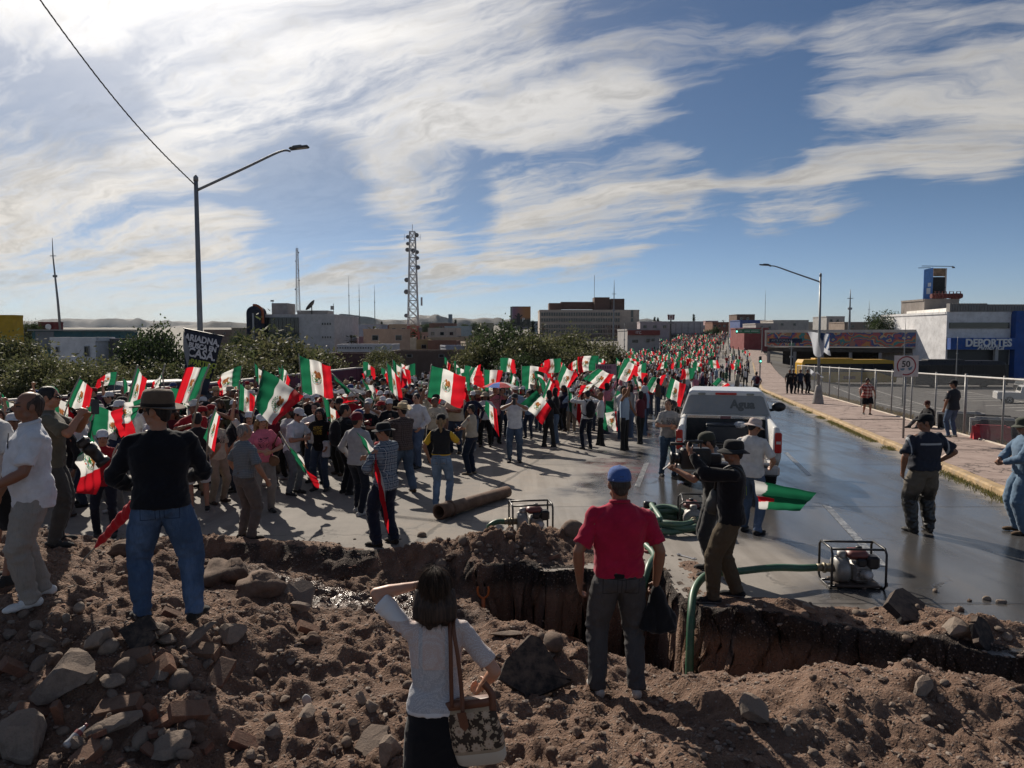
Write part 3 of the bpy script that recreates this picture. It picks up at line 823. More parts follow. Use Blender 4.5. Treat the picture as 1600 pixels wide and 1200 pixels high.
class Fig:
 """a person about 1.72 m tall, standing at the origin and facing +y"""
 def __init__(s,sex='m',w=1.0,belly=0.0,lean=0.0,side=0.0,twist=0.0,hl=None,hr=None,el=None,er=None,nl=None,nr=None,cl=.35,cr=.35,fl=None,fr=None,yaw=0.0,pitch=0.0,sleeve='short',legs='trousers',hem=.84,loose=1.0,stoop=0.0,sit=False,pel=.94,hips=(0,0),dl=None,dr=None,foot_out=9,roll=0.0):
  s.__dict__.update(locals());del s.__dict__['s']
  s.f=sex=='f'
  s.lean,s.side,s.twist=R(lean),R(side),R(twist)
  s.solve()
 def S(s,p):
  p=Vector(p);z=p.z-.95
  k=min(max(z/.22,0),1)
  M_=Matrix.Rotation(s.twist*k,3,'Z')@Matrix.Rotation(-s.lean*k,3,'X')@Matrix.Rotation(s.side*k,3,'Y')
  base=Vector((s.hips[0],s.hips[1],s.pel-.94))
  return Vector((0,0,.95))+M_@(p-Vector((0,0,.95)))+base
 def SR(s):
  return Matrix.Rotation(s.twist,3,'Z')@Matrix.Rotation(-s.lean,3,'X')@Matrix.Rotation(s.side,3,'Y')
 def solve(s):
  sw=(.155 if s.f else.178)*(0.55+0.45*s.w)
  s.sh=[s.S((-sw,-.004,1.382)),s.S((sw,-.004,1.382))]
  s.elb,s.wri=[],[]
  for i,(t,e)in enumerate(((s.hl,s.el),(s.hr,s.er))):
   sg=-1 if i==0 else 1
   if t is None:t=s.S((sg*(sw+.075+.03*(s.w-1)),.02,.85))
   if e is None:e=(sg*.75,-.6,-.25)
   m_,w_=two_bone(s.sh[i],t,.295,.262,e)
   s.elb.append(m_);s.wri.append(w_)
  base=Vector((s.hips[0],s.hips[1],s.pel-.94))
  s.hip=[Vector((-.092,0,.90))+base,Vector((.092,0,.90))+base]
  s.kne,s.ank,s.fdir=[],[],[]
  for i,t in enumerate((s.fl,s.fr)):
   sg=-1 if i==0 else 1
   t=Vector(t)if t is not None else Vector((sg*.125,0,0))
   ang=R(-sg*s.foot_out)
   if len(t)==3:
    a=t+Vector((0,0,.085))
   s.fdir.append(Vector((-math.sin(ang),math.cos(ang),0)))
   k_,a_=two_bone(s.hip[i],a,.43,.42,s.fdir[-1]+Vector((0,0,.1 if not s.sit else 1.5)))
   s.kne.append(k_);s.ank.append(a_)
  s.nb=s.S((0,-.012,1.455-.0));r=s.SR()
  s.HR=Matrix.Rotation(R(s.yaw),3,'Z')@Matrix.Rotation(R(-s.lean*57.3*.25-s.pitch),3,'X')@Matrix.Rotation(R(s.roll),3,'Y')@Matrix.Rotation(s.twist*.5,3,'Z')
  s.hc=s.nb+r@Vector((0,.012+s.stoop,.055))+s.HR@Vector((0,.012,.098))
  s.HM=Matrix.Translation(s.hc)@s.HR.to_4x4()
 def H(s,p):return s.hc+s.HR@Vector(p)
 def loft(s,mb,rings,n=18,tf=None):
  out=[]
  for z,rx,ry,yo in rings:
   ring=[]
   for k in range(n):
    a=2*PI*k/n
    c,q=math.cos(a),math.sin(a)
    e=.82
    x=rx*math.copysign(abs(c)**e,c);y=ry*math.copysign(abs(q)**e,q)+yo
    if s.belly and q>0 and.9<z<1.32:y+=s.belly*q*math.exp(-((z-1.08)/.12)**2)
    ring.append((tf or s.S)((x,y,z)))
   out.append(ring)
  mb.rings(out)
 def torso_rings(s,o=0.0,z0=.84):
  W=s.w
  if s.f:
   R_=[(.80,.155,.118,-.012),(.90,.172,.122,-.02),(.98,.158,.108,-.01),(1.07,.128,.092,.004),(1.16,.132,.096,.008),(1.26,.146,.118,.022),(1.34,.150,.102,.008),(1.395,.130,.074,-.006),(1.44,.085,.056,-.014),(1.475,.055,.05,-.012)]
  else:
   R_=[(.80,.152,.108,-.008),(.90,.160,.112,-.012),(.98,.155,.106,-.004),(1.07,.148,.100,.004),(1.16,.157,.106,.006),(1.27,.172,.116,.008),(1.35,.172,.104,.0),(1.40,.148,.080,-.010),(1.44,.098,.062,-.014),(1.482,.058,.052,-.012)]
  out=[]
  for z,rx,ry,yo in R_:
   if z<z0-.02:continue
   k=W if z<1.38 else(1+(W-1)*.5)
   out.append((z,(rx+o)*k,(ry+o)*k,yo))
  if out[0][0]>z0+.01:out.insert(0,(z0,)+tuple(out[0][1:]))
  return out
 def hand(s,mb,i,fine=True):
  sg=-1 if i==0 else 1
  w=s.wri[i];d=(w-s.elb[i]).normalized()
  dd=(s.dl,s.dr)[i]
  if dd is not None:d=Vector(dd).normalized()
  n=(s.nl,s.nr)[i]
  n=Vector(n)if n is not None else Vector((-sg,.15,0))
  n=n-d*n.dot(d)
  n=n.normalized()if n.length>1e-4 else d.orthogonal().normalized()
  th=d.cross(n)if i==1 else n.cross(d)
  c=(s.cl,s.cr)[i]
  Mx=Matrix((th,d,n)).transposed()
  mb.ell(w+d*.052,(.041,.058,.019),10,8,Mx)
  mb.tube([w-d*.03,w+d*.03],[.026,.027],8)
  s_th=th
  for k,(o,L)in enumerate(((.030,.072),(.010,.082),(-.011,.076),(-.030,.060))):
   p=w+d*.092+s_th*o-n*.002
   pts=[p-d*.03]
   ang=0
   for q,fr in enumerate((.0,.42,.32,.26)):
    if q:ang+=c
    u=d*math.cos(ang)+n*math.sin(ang)
    p=p+u*(L*fr)if q else p
    pts.append(p)
   mb.tube(pts,[.0105,.0105,.0098,.009,.0075],6)
  p=w+d*.03+s_th*.028
  u=(d*.55+s_th*.7+n*.45).normalized()
  p2=p+u*.042;u2=(d*.85+s_th*.1+n*.55*(1+c)).normalized()
  mb.tube([p-u*.02,p2,p2+u2*.034],[.0135,.0115,.0085],6)
  s.palm=getattr(s,'palm',{});s.palm[i]=w+d*.075+n*.025
 def head_prims(s,mb):
  Hm=s.HR
  k=.96 if s.f else 1.0
  E=lambda c,r:mb.ell(s.H(c),tuple(q*k for q in r),14,10,Hm)
  E((0,-.012,.028),(.076,.096,.094))
  E((0,.020,-.030),(.060,.070,.084))
  E((0,.048,-.078),(.034,.036,.032))
  E((0,-.03,-.03),(.066,.066,.07))
  for sx in(-1,1):
   E((sx*.036,.055,-.022),(.026,.028,.026))
   E((sx*.078,-.012,-.006),(.010,.022,.034))
   E((sx*.048,.012,-.068),(.022,.03,.026))
  mb.tube([s.H((-.045,.074,.026)),s.H((0,.088,.024)),s.H((.045,.074,.026))],.012,6)
  mb.tube([s.H((0,.084,.016)),s.H((0,.104,-.018)),s.H((0,.108,-.028))],[.009,.013,.014],6)
  E((-.013,.094,-.030),(.010,.010,.008));E((.013,.094,-.030),(.010,.010,.008))
  E((0,.082,-.054),(.024,.012,.007));E((0,.080,-.066),(.021,.012,.007))
  nr=.050 if s.f else.058
  mb.tube([s.nb-Vector((0,0,.05)),s.nb+(s.hc-s.nb)*.3,s.H((0,-.022,-.05))],[nr*1.12,nr,nr*1.02],12)
 def body(s,voxel=.01,fine=True,shoes_in=False,smooth=3):
  mb=MB();s.head_prims(mb)
  a=.9 if s.f else 1.0
  W=.5+.5*s.w
  for i in(0,1):
   S0,E0,W0=s.sh[i],s.elb[i],s.wri[i]
   r=[q*a*W for q in(.050,.049,.039)]
   mb.tube([S0,S0.lerp(E0,.45),E0],r,10)
   mb.ell(E0,(.040*a*W,)*3,8,6)
   mb.tube([E0,E0.lerp(W0,.3),E0.lerp(W0,.75),W0],[q*a*W for q in(.039,.043,.032,.027)],10)
   s.hand(mb,i)
   mb.tube([s.nb-Vector((0,0,.02)),S0],[.05,.045],8)
   hp,kn,an=s.hip[i],s.kne[i],s.ank[i]
   mb.tube([hp,hp.lerp(kn,.5),kn],[.078*W,.070*W,.052],10)
   mb.tube([kn,kn.lerp(an,.3),kn.lerp(an,.8),an],[.050,.055*W,.038,.034],10)
   f=s.fdir[i];ft=an-Vector((0,0,.045))
   if shoes_in:
    mb.tube([ft-f*.05,ft+f*.06,ft+f*.165],[.042,.044,.036],8)
   else:
    mb.tube([an,ft+f*.02+Vector((0,0,.02)),ft+f*.10],[.034,.03,.025],8)
  s.loft(mb,s.torso_rings(-.022,.84),14)
  me=remeshed(mb,voxel,smooth)
  return me
 def zone_face(s,me,shoes=True):
  """material slots of a body: 0 skin, 1 dark (eye, brow), 2 lips, 3 shoe"""
  c=face_centers(me)
  Hi=np.array(s.HR.transposed());L=(c-np.array(s.hc))@Hi.T
  mi=np.zeros(len(c),np.int32)
  def ell(cx,cy,cz,rx,ry,rz):return((L[:,0]-cx)/rx)**2+((L[:,1]-cy)/ry)**2+((L[:,2]-cz)/rz)**2<1
  for sx in(-1,1):
   mi[ell(sx*.033,.075,.006,.017,.03,.0085)]=1
   mi[ell(sx*.036,.085,.032,.024,.03,.0065)]=1
  mi[ell(0,.085,-.060,.024,.025,.010)]=2
  if shoes:mi[c[:,2]<.095]=3
  me.polygons.foreach_set('material_index',mi);me.update()
 def shirt(s,voxel=.014,wr=.006,seed=0):
  mb=MB();W=.5+.5*s.w;a=.92 if s.f else 1.0
  o=.012+.010*(s.loose-1)
  rr=s.torso_rings(o,s.hem)
  rr=[(z,rx+.012*s.loose*max(0,1.1-z)*2,ry+.012*s.loose*max(0,1.1-z)*2,yo)for z,rx,ry,yo in rr[:-1]]+[(1.478,.066,.060,-.012)]
  s.loft(mb,rr,20)
  for i in(0,1):
   S0,E0,W0=s.sh[i],s.elb[i],s.wri[i]
   mb.ell(S0,(.055*a*W,)*3,12,8)
   mb.tube([s.nb+Vector((0,0,-.035))+(S0-s.nb)*.15,S0.lerp(s.nb,.45)+Vector((0,0,-.012)),S0],[.052,.053,.053],10)
   if s.sleeve=='short':
    mb.tube([S0,S0.lerp(E0,.4),S0.lerp(E0,.82)],[.055*a*W,.060*a*W,.063*a*W*(.5+.5*s.loose)],12)
   elif s.sleeve=='long':
    q=.5+.5*s.loose
    mb.tube([S0,S0.lerp(E0,.5),E0],[.055*a*W,.057*a*W*q,.051*a*W*q],12)
    mb.ell(E0,(.052*a*W*q,)*3,10,8)
    mb.tube([E0,E0.lerp(W0,.5),E0.lerp(W0,.97)],[.051*a*W*q,.047*a*W*q,.038*q],12)
  me=remeshed(mb,voxel,4)
  s.wrinkle(me,wr,seed,2.7)
  return me
 def wrinkle(s,me,amp,seed,zs):
  joints=[(q,.17)for q in s.elb]+[(q,.17)for q in s.kne]+[(q+Vector((0,0,.02)),.16)for q in s.ank]+[(q,.13)for q in s.sh]+[(Vector((0,0,1.0)),.22),(Vector((0,0,.86)),.12)]
  def fn(co):
   w=np.full(len(co),.30)
   for q,r in joints:
    w=np.maximum(w,np.exp(-((co-np.array(q))**2).sum(1)/(r*r)))
   n=vnoise(co[:,0]*9+seed*3.1,co[:,1]*9,co[:,2]*24+co[:,0]*9)*.6+(1-2*np.abs(vnoise(co[:,0]*14+seed,co[:,1]*14+5,co[:,2]*20-co[:,0]*13)))*.55
   n=n+.9*vnoise(co[:,0]*5+seed,co[:,1]*5,co[:,2]*6)
   return amp*w*n*zs
  displace(me,fn)
 def trousers(s,voxel=.014,wr=.006,seed=0,flare=1.0,kind=None):
  kind=kind or s.legs
  mb=MB();W=.5+.5*s.w
  g=1.05 if s.f else 1.0
  base=Vector((s.hips[0],s.hips[1],s.pel-.94))
  tf=(lambda p:Vector(p)+base)if not s.sit else(lambda p:Vector(p)+base)
  s.loft(mb,[(.82,.10*W*g,.095*W,-.012),(.86,.150*W*g,.112*W,-.014),(.92,.163*W*g,.115*W,-.016),(.98,.158*W,.108*W,-.006),(1.03,.150*W,.102*W,.002)],20,tf)
  for i in(0,1):
   hp,kn,an=s.hip[i],s.kne[i],s.ank[i]
   q=s.loose
   hp2=hp+Vector((0,-.008,-.01))
   if kind=='shorts':
    mb.tube([hp2,hp.lerp(kn,.5),hp.lerp(kn,.95)],[.100*W*g,.094*W*q,.092*W*q],14)
   elif kind=='skirt':
    pass
   else:
    mb.tube([hp2,hp.lerp(kn,.45),kn],[.100*W*g,.088*W*q,.068*W*q],14)
    mb.ell(kn,(.068*W*q,)*3,10,8)
    mb.tube([kn,kn.lerp(an,.35),an+Vector((0,0,-.035))],[.066*W*q,.064*W*q,.052*flare*q],14)
  if kind=='skirt':
   s.loft(mb,[(.30,.20,.17,-.0),(.55,.19,.16,-.01),(.80,.18,.14,-.012),(.9,.165,.12,-.015),(1.02,.145,.1,0)],20,tf)
  me=remeshed(mb,voxel,4)
  s.wrinkle(me,wr,seed+7,2.7)
  return me
 def shoe(s,i,voxel=.009,boot=False):
  mb=MB();f=s.fdir[i];a=s.ank[i]-Vector((0,0,.085))
  sd=Vector((f.y,-f.x,0));Mx=Matrix((sd,f,Vector((0,0,1)))).transposed()
  def E(y,z,r):mb.ell(a+f*y+Vector((0,0,z)),r,12,8,Mx)
  E(-.045,.035,(.040,.045,.042));E(.03,.04,(.043,.08,.045));E(.12,.030,(.048,.07,.034));E(.165,.024,(.042,.042,.026))
  mb.tube([a+Vector((0,0,.04)),a+Vector((0,0,.10 if not boot else.24))],[.045,.042 if not boot else.055],10)
  me=remeshed(mb,voxel,2)
  co,no=mesh_np(me);co[:,2]=np.maximum(co[:,2],a.z+.003*0)
  me.vertices.foreach_set('co',co.ravel());me.update()
  c=face_centers(me);mi=(c[:,2]<a.z+.026).astype(np.int32)
  me.polygons.foreach_set('material_index',mi)
  return me
_hairc={}
def hair_mesh(style,f=False,voxel=.010):
 """hair in the head's own space"""
 key=(style,f,voxel)
 if key in _hairc:return _hairc[key]
 mb=MB();k=.97 if f else 1.0
 E=lambda c,r:mb.ell(c,tuple(q*k for q in r),16,10)
 if style=='short':
  E((0,-.020,.040),(.080,.096,.088));E((0,-.055,.0),(.072,.058,.075));E((0,-.062,-.045),(.056,.04,.04))
  for sx in(-1,1):E((sx*.068,.012,.012),(.014,.024,.035))
 elif style=='thin':
  E((0,-.030,.030),(.0795,.090,.086));E((0,-.055,-.01),(.074,.058,.075));E((0,-.06,-.055),(.055,.04,.035))
  for sx in(-1,1):E((sx*.069,.0,.01),(.013,.028,.038))
 elif style in('long','bob','ponytail'):
  E((0,-.018,.040),(.086,.102,.092));E((0,-.05,.0),(.084,.072,.085))
  for sx in(-1,1):E((sx*.076,.008,-.01),(.020,.045,.07))
  if style!='ponytail':
   L=-.24 if style=='long' else-.17
   for x in np.linspace(-.078,.078,7):
    yb=-.035-.055*math.cos(x/.078*1.3)
    mb.tube([(x*1.0,yb+.02,.02),(x*1.15,yb-.015,-.07),(x*1.18,yb-.018,L*.75),(x*1.05,yb,L+.02*math.sin(x*60))],[.036,.038,.034,.018],8)
  else:
   mb.tube([(0,-.10,.05),(0,-.15,.03),(0,-.165,-.06),(0,-.15,-.17),(0,-.14,-.21)],[.022,.028,.03,.024,.008],8)
 me=remeshed(mb,voxel,2)
 def fn(co):
  n=vnoise(co[:,0]*70,co[:,1]*70,co[:,2]*9)
  return.0035*n+.005*vnoise(co[:,0]*25+3,co[:,1]*25,co[:,2]*5)
 displace(me,fn)
 me.materials.append(hairm())
 _hairc[key]=me
 return me
_hatc={}
def hat_mesh(kind):
 if kind in _hatc:return _hatc[kind]
 mb=MB();mb.smooth=True
 n=28
 def dome(prof,sx=1.0,sy=1.2,cy=-.012,cap=True):
  rings=[]
  for r,z in prof:
   rings.append([(r*sx*math.cos(2*PI*k/n),cy+r*sy*math.sin(2*PI*k/n),z)for k in range(n)])
  mb.rings(rings)
 if kind=='cap':
  dome([(.080,.030),(.0875,.032),(.088,.055),(.084,.085),(.070,.115),(.045,.132),(.012,.139),(.006,.144),(.002,.144)])
  pts=[]
  top,bot=[],[]
  for k in range(13):
   a=PI*(k/12)
   x=.074*math.cos(a);y0=.048+.045*math.sin(a);y1=y0+.075*math.sin(a)**.6
   z0=.042;z1=.028-.35*x*x/.074*.5
   top.append([(x,y0,z0),(x,y1,z1)]);bot.append([(x,y0,z0-.006),(x,y1,z1-.005)])
  V=[q for t in top for q in t]+[q for t in bot for q in t];N=26
  fs=[]
  for k in range(12):
   a=2*k
   fs+=[(a,a+1,a+3,a+2),(N+a,N+a+2,N+a+3,N+a+1),(a+1,N+a+1,N+a+3,a+3)]
  mb.add(V,fs)
 elif kind in('cowboy','fedora'):
  wide=.175 if kind=='cowboy' else.150
  prof=[(.088,.030),(.090,.05),(.088,.09),(.082,.125),(.070,.142),(.045,.138),(.02,.128),(.004,.126)]
  rings=[]
  for r,z in prof:
   ring=[]
   for k in range(n):
    a=2*PI*k/n;x=r*math.cos(a);y=-.01+r*1.18*math.sin(a)
    pinch=1-(.22 if kind=='cowboy' else.28)*max(0,(z-.07)/.07)*max(0,math.sin(a))**2
    ring.append((x*pinch,y,z-(.016*abs(math.cos(a))**0 if r<.03 else 0)))
   rings.append(ring)
  mb.rings(rings)
  for up,dz in((1,.036),):
   ra,rb=[],[]
   rr=[.080,.11,.14,wide]
   rows_t=[[(r*(1.0 if kind=='fedora' else.92)*math.cos(2*PI*k/n),-.008+r*1.15*math.sin(2*PI*k/n),dz+(abs(math.cos(2*PI*k/n))**2*(.055 if kind=='cowboy' else.018)-(.012 if kind=='cowboy' else.016)*abs(math.sin(2*PI*k/n)))*((r-.08)/.095)**1.6)for k in range(n)]for r in rr]
   rows_b=[[(x,y,z-.006)for x,y,z in ring]for ring in rows_t]
   mb.rings(rows_t+rows_b[::-1],cap=False,closed=True)
  mb.m=1
  dome([(.0905,.036),(.0915,.058),(.089,.059)],1.0,1.18,-.01)
  mb.m=0
 elif kind in('bucket','boonie'):
  dome([(.083,.02),(.090,.028),(.088,.07),(.080,.108),(.062,.124),(.03,.130),(.004,.131)])
  rows_t=[[(r*math.cos(2*PI*k/n),-.01+r*1.15*math.sin(2*PI*k/n),.036-(r-.085)*(.62 if kind=='bucket' else.3)+.006*math.sin(3*2*PI*k/n+r*20))for k in range(n)]for r in(.084,.105,.128,.146)]
  rows_b=[[(x,y,z-.005)for x,y,z in ring]for ring in rows_t]
  mb.rings(rows_t+rows_b[::-1],cap=False,closed=True)
 elif kind=='beanie':
  dome([(.083,.01),(.090,.015),(.091,.05),(.086,.09),(.068,.122),(.035,.138),(.004,.142)])
 mats=[cloth((.05,.05,.05))]*(2 if kind in('cowboy','fedora')else 1)
 if kind=='beanie' or kind=='bucket' or kind=='cap':mats=[cloth((.05,.05,.05))]
 me=mb.mesh('hat',mats)
 _hatc[kind]=me
 return me
EYE=M('dark_eye',(.02,.014,.011),.35,.1);LIP=M('lips',(.20,.075,.06),.5,.1)
HATNAME={'cap':'cap','cowboy':'cowboy_hat','fedora':'brimmed_hat','bucket':'bucket_hat','boonie':'brimmed_hat','beanie':'beanie'}
def dress(fig,loc,heading,h,label,skin_='tan',hair='short',hairc=(.018,.013,.011),hat=None,hatc=(.05,.05,.05),bandc=None,hat_back=False,shirtc=(.5,.5,.5),trouserc=(.05,.07,.12),shoec=(.03,.03,.03),solec=None,voxel=.010,wr=.006,seed=0,group=None,boot=False,flare=1.0,shirt_name='shirt',trouser_name='trousers',eyes=True):
 """puts one figure together: body, clothing, hair, hat"""
 k=h/1.72
 me=fig.body(voxel,smooth=3)
 hm=hairm(hairc)
 me.materials.append(skin(skin_));me.materials.append(EYE);me.materials.append(LIP)
 if eyes:fig.zone_face(me,False)
 p=link('person',me);p.location=loc;p.rotation_euler=(0,0,R(heading));p.scale=(k,k,k)
 tag(p,label,'person',group)
 def mat_of(c):return c if isinstance(c,bpy.types.Material)else cloth(c)
 m2=fig.shirt(max(.010,voxel*1.15),wr,seed);m2.materials.append(mat_of(shirtc));link(shirt_name,m2,p)
 m3=fig.trousers(max(.010,voxel*1.15),wr,seed,flare);m3.materials.append(mat_of(trouserc));link(trouser_name,m3,p)
 for i in(0,1):
  ms=fig.shoe(i,boot=boot);ms.materials.append(mat_of(shoec)if not boot else shoec);ms.materials.append(M('shoe_sole',solec or(.03,.03,.03),.8));link('shoe',ms,p)
 if hair!='none':
  o=link('hair',hair_mesh(hair,fig.f),p,mats=[hm]);o.matrix_local=fig.HM
 if hat:
  o=link(HATNAME[hat],hat_mesh(hat),p);o.matrix_local=fig.HM@(Matrix.Rotation(PI,4,'Z')if hat_back else Matrix.Identity(4))@Matrix.Rotation(R(4),4,'X')@Matrix.Scale(1.16 if hat=='fedora' else 1.0,4)
  set_mats(o,[mat_of(hatc),mat_of(bandc)if bandc else mat_of(hatc)])
 p['k']=k
 del p['k']
 return p
def to_world(p,v):
 k=p.scale[0]
 return Matrix.Rotation(p.rotation_euler[2],3,'Z')@(Vector(v)*k)+Vector(p.location)
# ================================================================ the people one can tell apart
DENIM=jeans((.048,.085,.155));DENIM_L=(.16,.22,.31);NAVY=(.012,.017,.033);BLACK=(.010,.010,.012);KHAKI=(.20,.165,.115);GREYT=(.075,.072,.07)
FEAT={};FIGS={}
def place_on(px,py,where):
 return Gd(px,py)if where=='dug' else G(px,py,0.15 if where=='walk' else 0.0)
def near_people():
 p=P(684,1104,3.86);z=p.z-.93*(1.60/1.72)
 f=Fig('f',w=.98,hl=(-.10,.10,1.62),el=(-1,.1,.25),nl=(0,-1,0),hr=(.27,.12,1.0),er=(.7,-.7,0),nr=(-.6,.5,0),cr=.9,yaw=2,pitch=4,legs='skirt',hem=.93,loose=1.15,twist=4)
 FIGS['woman']=f;FEAT['woman']=dress(f,(p.x-.01,p.y,z),0,1.60,'woman with dark bob shading her eyes, white mesh top, flowered tote on shoulder','light','bob',(.030,.020,.015),shirtc=MESHTOP(),trouserc=BLACK,shoec=(.03,.03,.03),voxel=.008,wr=.0045,seed=1,trouser_name='skirt',shirt_name='top')
 g=Gd(965,1087);g.z-=.01
 f=Fig('m',w=1.10,hl=(-.29,.03,.87),hr=(.29,.03,.86),cr=1.1,cl=.5,fl=(-.15,0,0),fr=(.14,-.02,0),hem=.93,loose=1.15,pitch=6,nl=(1,0,0),nr=(-1,.1,0))
 FIGS['red']=f;FEAT['red']=dress(f,g,2,1.72,'man from behind in red polo shirt and blue cap at the hole','brown','short',(.03,.026,.024),'cap',(.055,.115,.32),shirtc=(.36,.012,.045),trouserc=jeans((.060,.057,.058),False),shoec=(.42,.40,.37),solec=(.5,.48,.45),voxel=.0085,wr=.007,seed=2,shirt_name='polo_shirt',flare=1.15)
 red_cap(f)
 g=Gd(258,972)
 f=Fig('m',w=1.18,belly=.02,sleeve='long',hl=(-.21,.26,1.0),el=(-.8,-.8,-.2),hr=(.17,.28,1.04),er=(.8,-.8,-.2),fl=(-.16,.02,0),fr=(.21,-.05,0),foot_out=24,yaw=62,hem=.90,loose=1.25,pitch=2)
 FIGS['black']=f;FEAT['black']=dress(f,g,20,1.80,'man from behind in black jumper, brown felt hat and jeans on the rubble heap','tan','short',BLACK,'fedora',(.115,.082,.058),(.03,.02,.015),shirtc=(.007,.008,.012),trouserc=DENIM,shoec=(.02,.018,.016),voxel=.0085,wr=.008,seed=3,shirt_name='jumper',trouser_name='jeans')
 g=Gd(58,940)
 f=Fig('m',w=1.16,belly=.06,hl=(-.16,.30,1.0),hr=(.26,.20,.86),er=(.6,-.8,0),cr=1.0,fl=(-.13,.06,0),fr=(.13,-.08,0),yaw=4,hem=.82,loose=1.25,pitch=-4,foot_out=10)
 FIGS['white']=f;FEAT['white']=dress(f,g,132,1.74,'stout man in untucked white shirt and grey cargo trousers looking away left','brown','thin',(.04,.028,.022),shirtc=(.62,.63,.66),trouserc=jeans((.26,.24,.215),False),shoec=(.62,.62,.61),solec=(.6,.6,.6),voxel=.008,wr=.008,seed=4)
 mb=MB();mb.smooth=True;mb.tube([f.nb+Vector((.069*math.cos(a),.066*math.sin(a)+.006,.026-.016*math.sin(a)))for a in np.linspace(0,2*PI,25)[:-1]],.017,7,closed=True);mb.build('collar',cloth((.60,.61,.64)),FEAT['white'])
 t=thing('sunglasses','dark sunglasses hooked in the open collar of the white shirt','glasses',to_world(FEAT['white'],(-.02,.155,1.28)),R(132));mb=MB();mb.smooth=True
 for z in(0,-.06):mb.tube([(.020*math.cos(a),.0,z+.028*math.sin(a))for a in np.linspace(0,2*PI,15)[:-1]],.004,6,closed=True)
 mb.tube([(0,0,.03),(.005,-.01,.13)],.004,6);mb.build('glasses_frame',BLACK_PLASTIC,t)
 g=P(88,900,7.5);g.z=gz(g.x,g.y)
 f=Fig('m',w=1.12,hl=(.0,.34,1.38),el=(-.8,-.4,-.6),hr=(.17,.30,1.42),er=(.8,-.2,-.8),cr=.8,nl=(1,.2,0),yaw=-6,hem=.86,loose=1.2,sleeve='short')
 FIGS['press']=f;FEAT['press']=dress(f,g,-66,1.64,'photographer with glasses raising a phone, camera hanging, olive vest','tan','short',BLACK,None,shirtc=(.095,.088,.066),trouserc=(.05,.048,.045),voxel=.009,seed=5,shirt_name='vest')
 g=P(-4,950,6.3);g.z=gz(g.x,g.y)
 f=Fig('m',w=1.1,legs='shorts',loose=1.2,hl=(-.27,.1,.88),hr=(.28,.08,.9))
 FIGS['edge']=f;FEAT['edge']=dress(f,g,-20,1.74,'person in black shorts cut off by the edge behind the white shirted man','brown','short',BLACK,None,shirtc=(.5,.5,.5),trouserc=BLACK,voxel=.011,seed=6,trouser_name='shorts')
 g=G(1138,938)
 f=Fig('m',w=1.14,sleeve='long',hl=(-.02,.40,1.56),el=(-.6,-.3,-.8),nl=(.3,-1,0),hr=(.10,.36,1.50),er=(.9,-.1,-.7),fl=(-.13,.16,0),fr=(.13,-.10,0),yaw=0,pitch=4,hem=.86,loose=1.25,lean=-3,foot_out=4)
 FIGS['cam']=f;FEAT['cam']=dress(f,g,76,1.76,'cameraman in black jacket and black bucket hat filming with a shoulder camera','brown','short',BLACK,'bucket',(.017,.017,.018),shirtc=(.009,.009,.011),trouserc=jeans((.075,.058,.038),False),shoec=(.02,.02,.021),solec=(.25,.25,.25),voxel=.0085,wr=.0055,seed=7,shirt_name='jacket')
 g=P(1112,905,8.9);g.z=road_z(g.y)
 f=Fig('m',w=1.05,sleeve='short',hl=(-.10,.45,1.28),el=(-.7,-.4,-.6),hr=(.1,.34,1.45),er=(.9,0,-.7),yaw=0,pitch=12,lean=6)
 FIGS['cam2']=f;FEAT['cam2']=dress(f,g,82,1.74,'second camera operator in olive cap, half hidden behind the black jacket','tan','short',BLACK,'cap',(.05,.052,.038),shirtc=(.02,.02,.02),trouserc=(.03,.03,.032),voxel=.010,seed=8)
 g=G(1172,832)
 f=Fig('m',w=1.06,hl=(-.27,.1,.9),hr=(.2,.25,1.0),yaw=-25,pitch=22,fl=(-.12,.03,0),fr=(.13,-.05,0),hem=.86,loose=1.15)
 FIGS['pale']=f;FEAT['pale']=dress(f,g,-42,1.74,'man in pale pink bucket hat, white shirt and jeans behind the cameraman','tan','short',BLACK,'bucket',(.52,.43,.39),shirtc=(.58,.56,.54),trouserc=jeans((.07,.10,.155)),shoec=(.03,.027,.025),voxel=.010,seed=9)
 g=G(1440,832)
 f=Fig('m',w=1.26,belly=.05,hl=(-.29,.05,.9),hr=(.235,.04,1.03),er=(1,-.55,.1),nr=(-1,.3,0),dr=(-.5,.8,.1),yaw=62,fl=(-.13,0,0),fr=(.13,.02,0),hem=.93,loose=1.4,foot_out=12)
 FIGS['worker']=f;FEAT['worker']=dress(f,g,6,1.80,'stocky worker in navy shirt and muddy rubber waders, hand on hip','brown','short',BLACK,'cap',(.010,.011,.014),shirtc=REFLECT(),trouserc=WADER(),shoec=RUBBER,boot=True,voxel=.010,wr=.010,seed=10,flare=.9,trouser_name='waders')
 g=G(1596,833)
 f=Fig('m',w=1.12,sleeve='long',hl=(-.06,.30,1.06),hr=(.08,.30,1.08),el=(-.9,-.4,0),er=(.9,-.5,0),hem=.9,loose=1.4,pitch=18,yaw=8)
 FIGS['denim']=f;FEAT['denim']=dress(f,g,78,1.76,'worker in blue denim overalls and green bucket hat at the right edge','brown','short',BLACK,'boonie',(.055,.06,.045),shirtc=(.10,.16,.235),trouserc=(.10,.16,.235),shoec=(.09,.055,.03),voxel=.010,seed=11,trouser_name='overalls')
 g=G(1043,744)
 f=Fig('m',w=.98,hl=(-.05,.28,1.12),hr=(.10,.27,1.16),el=(-.9,-.4,-.2),er=(.9,-.4,-.2),yaw=-30,fl=(-.10,.12,0),fr=(.10,-.12,0),hem=.88,loose=1.15)
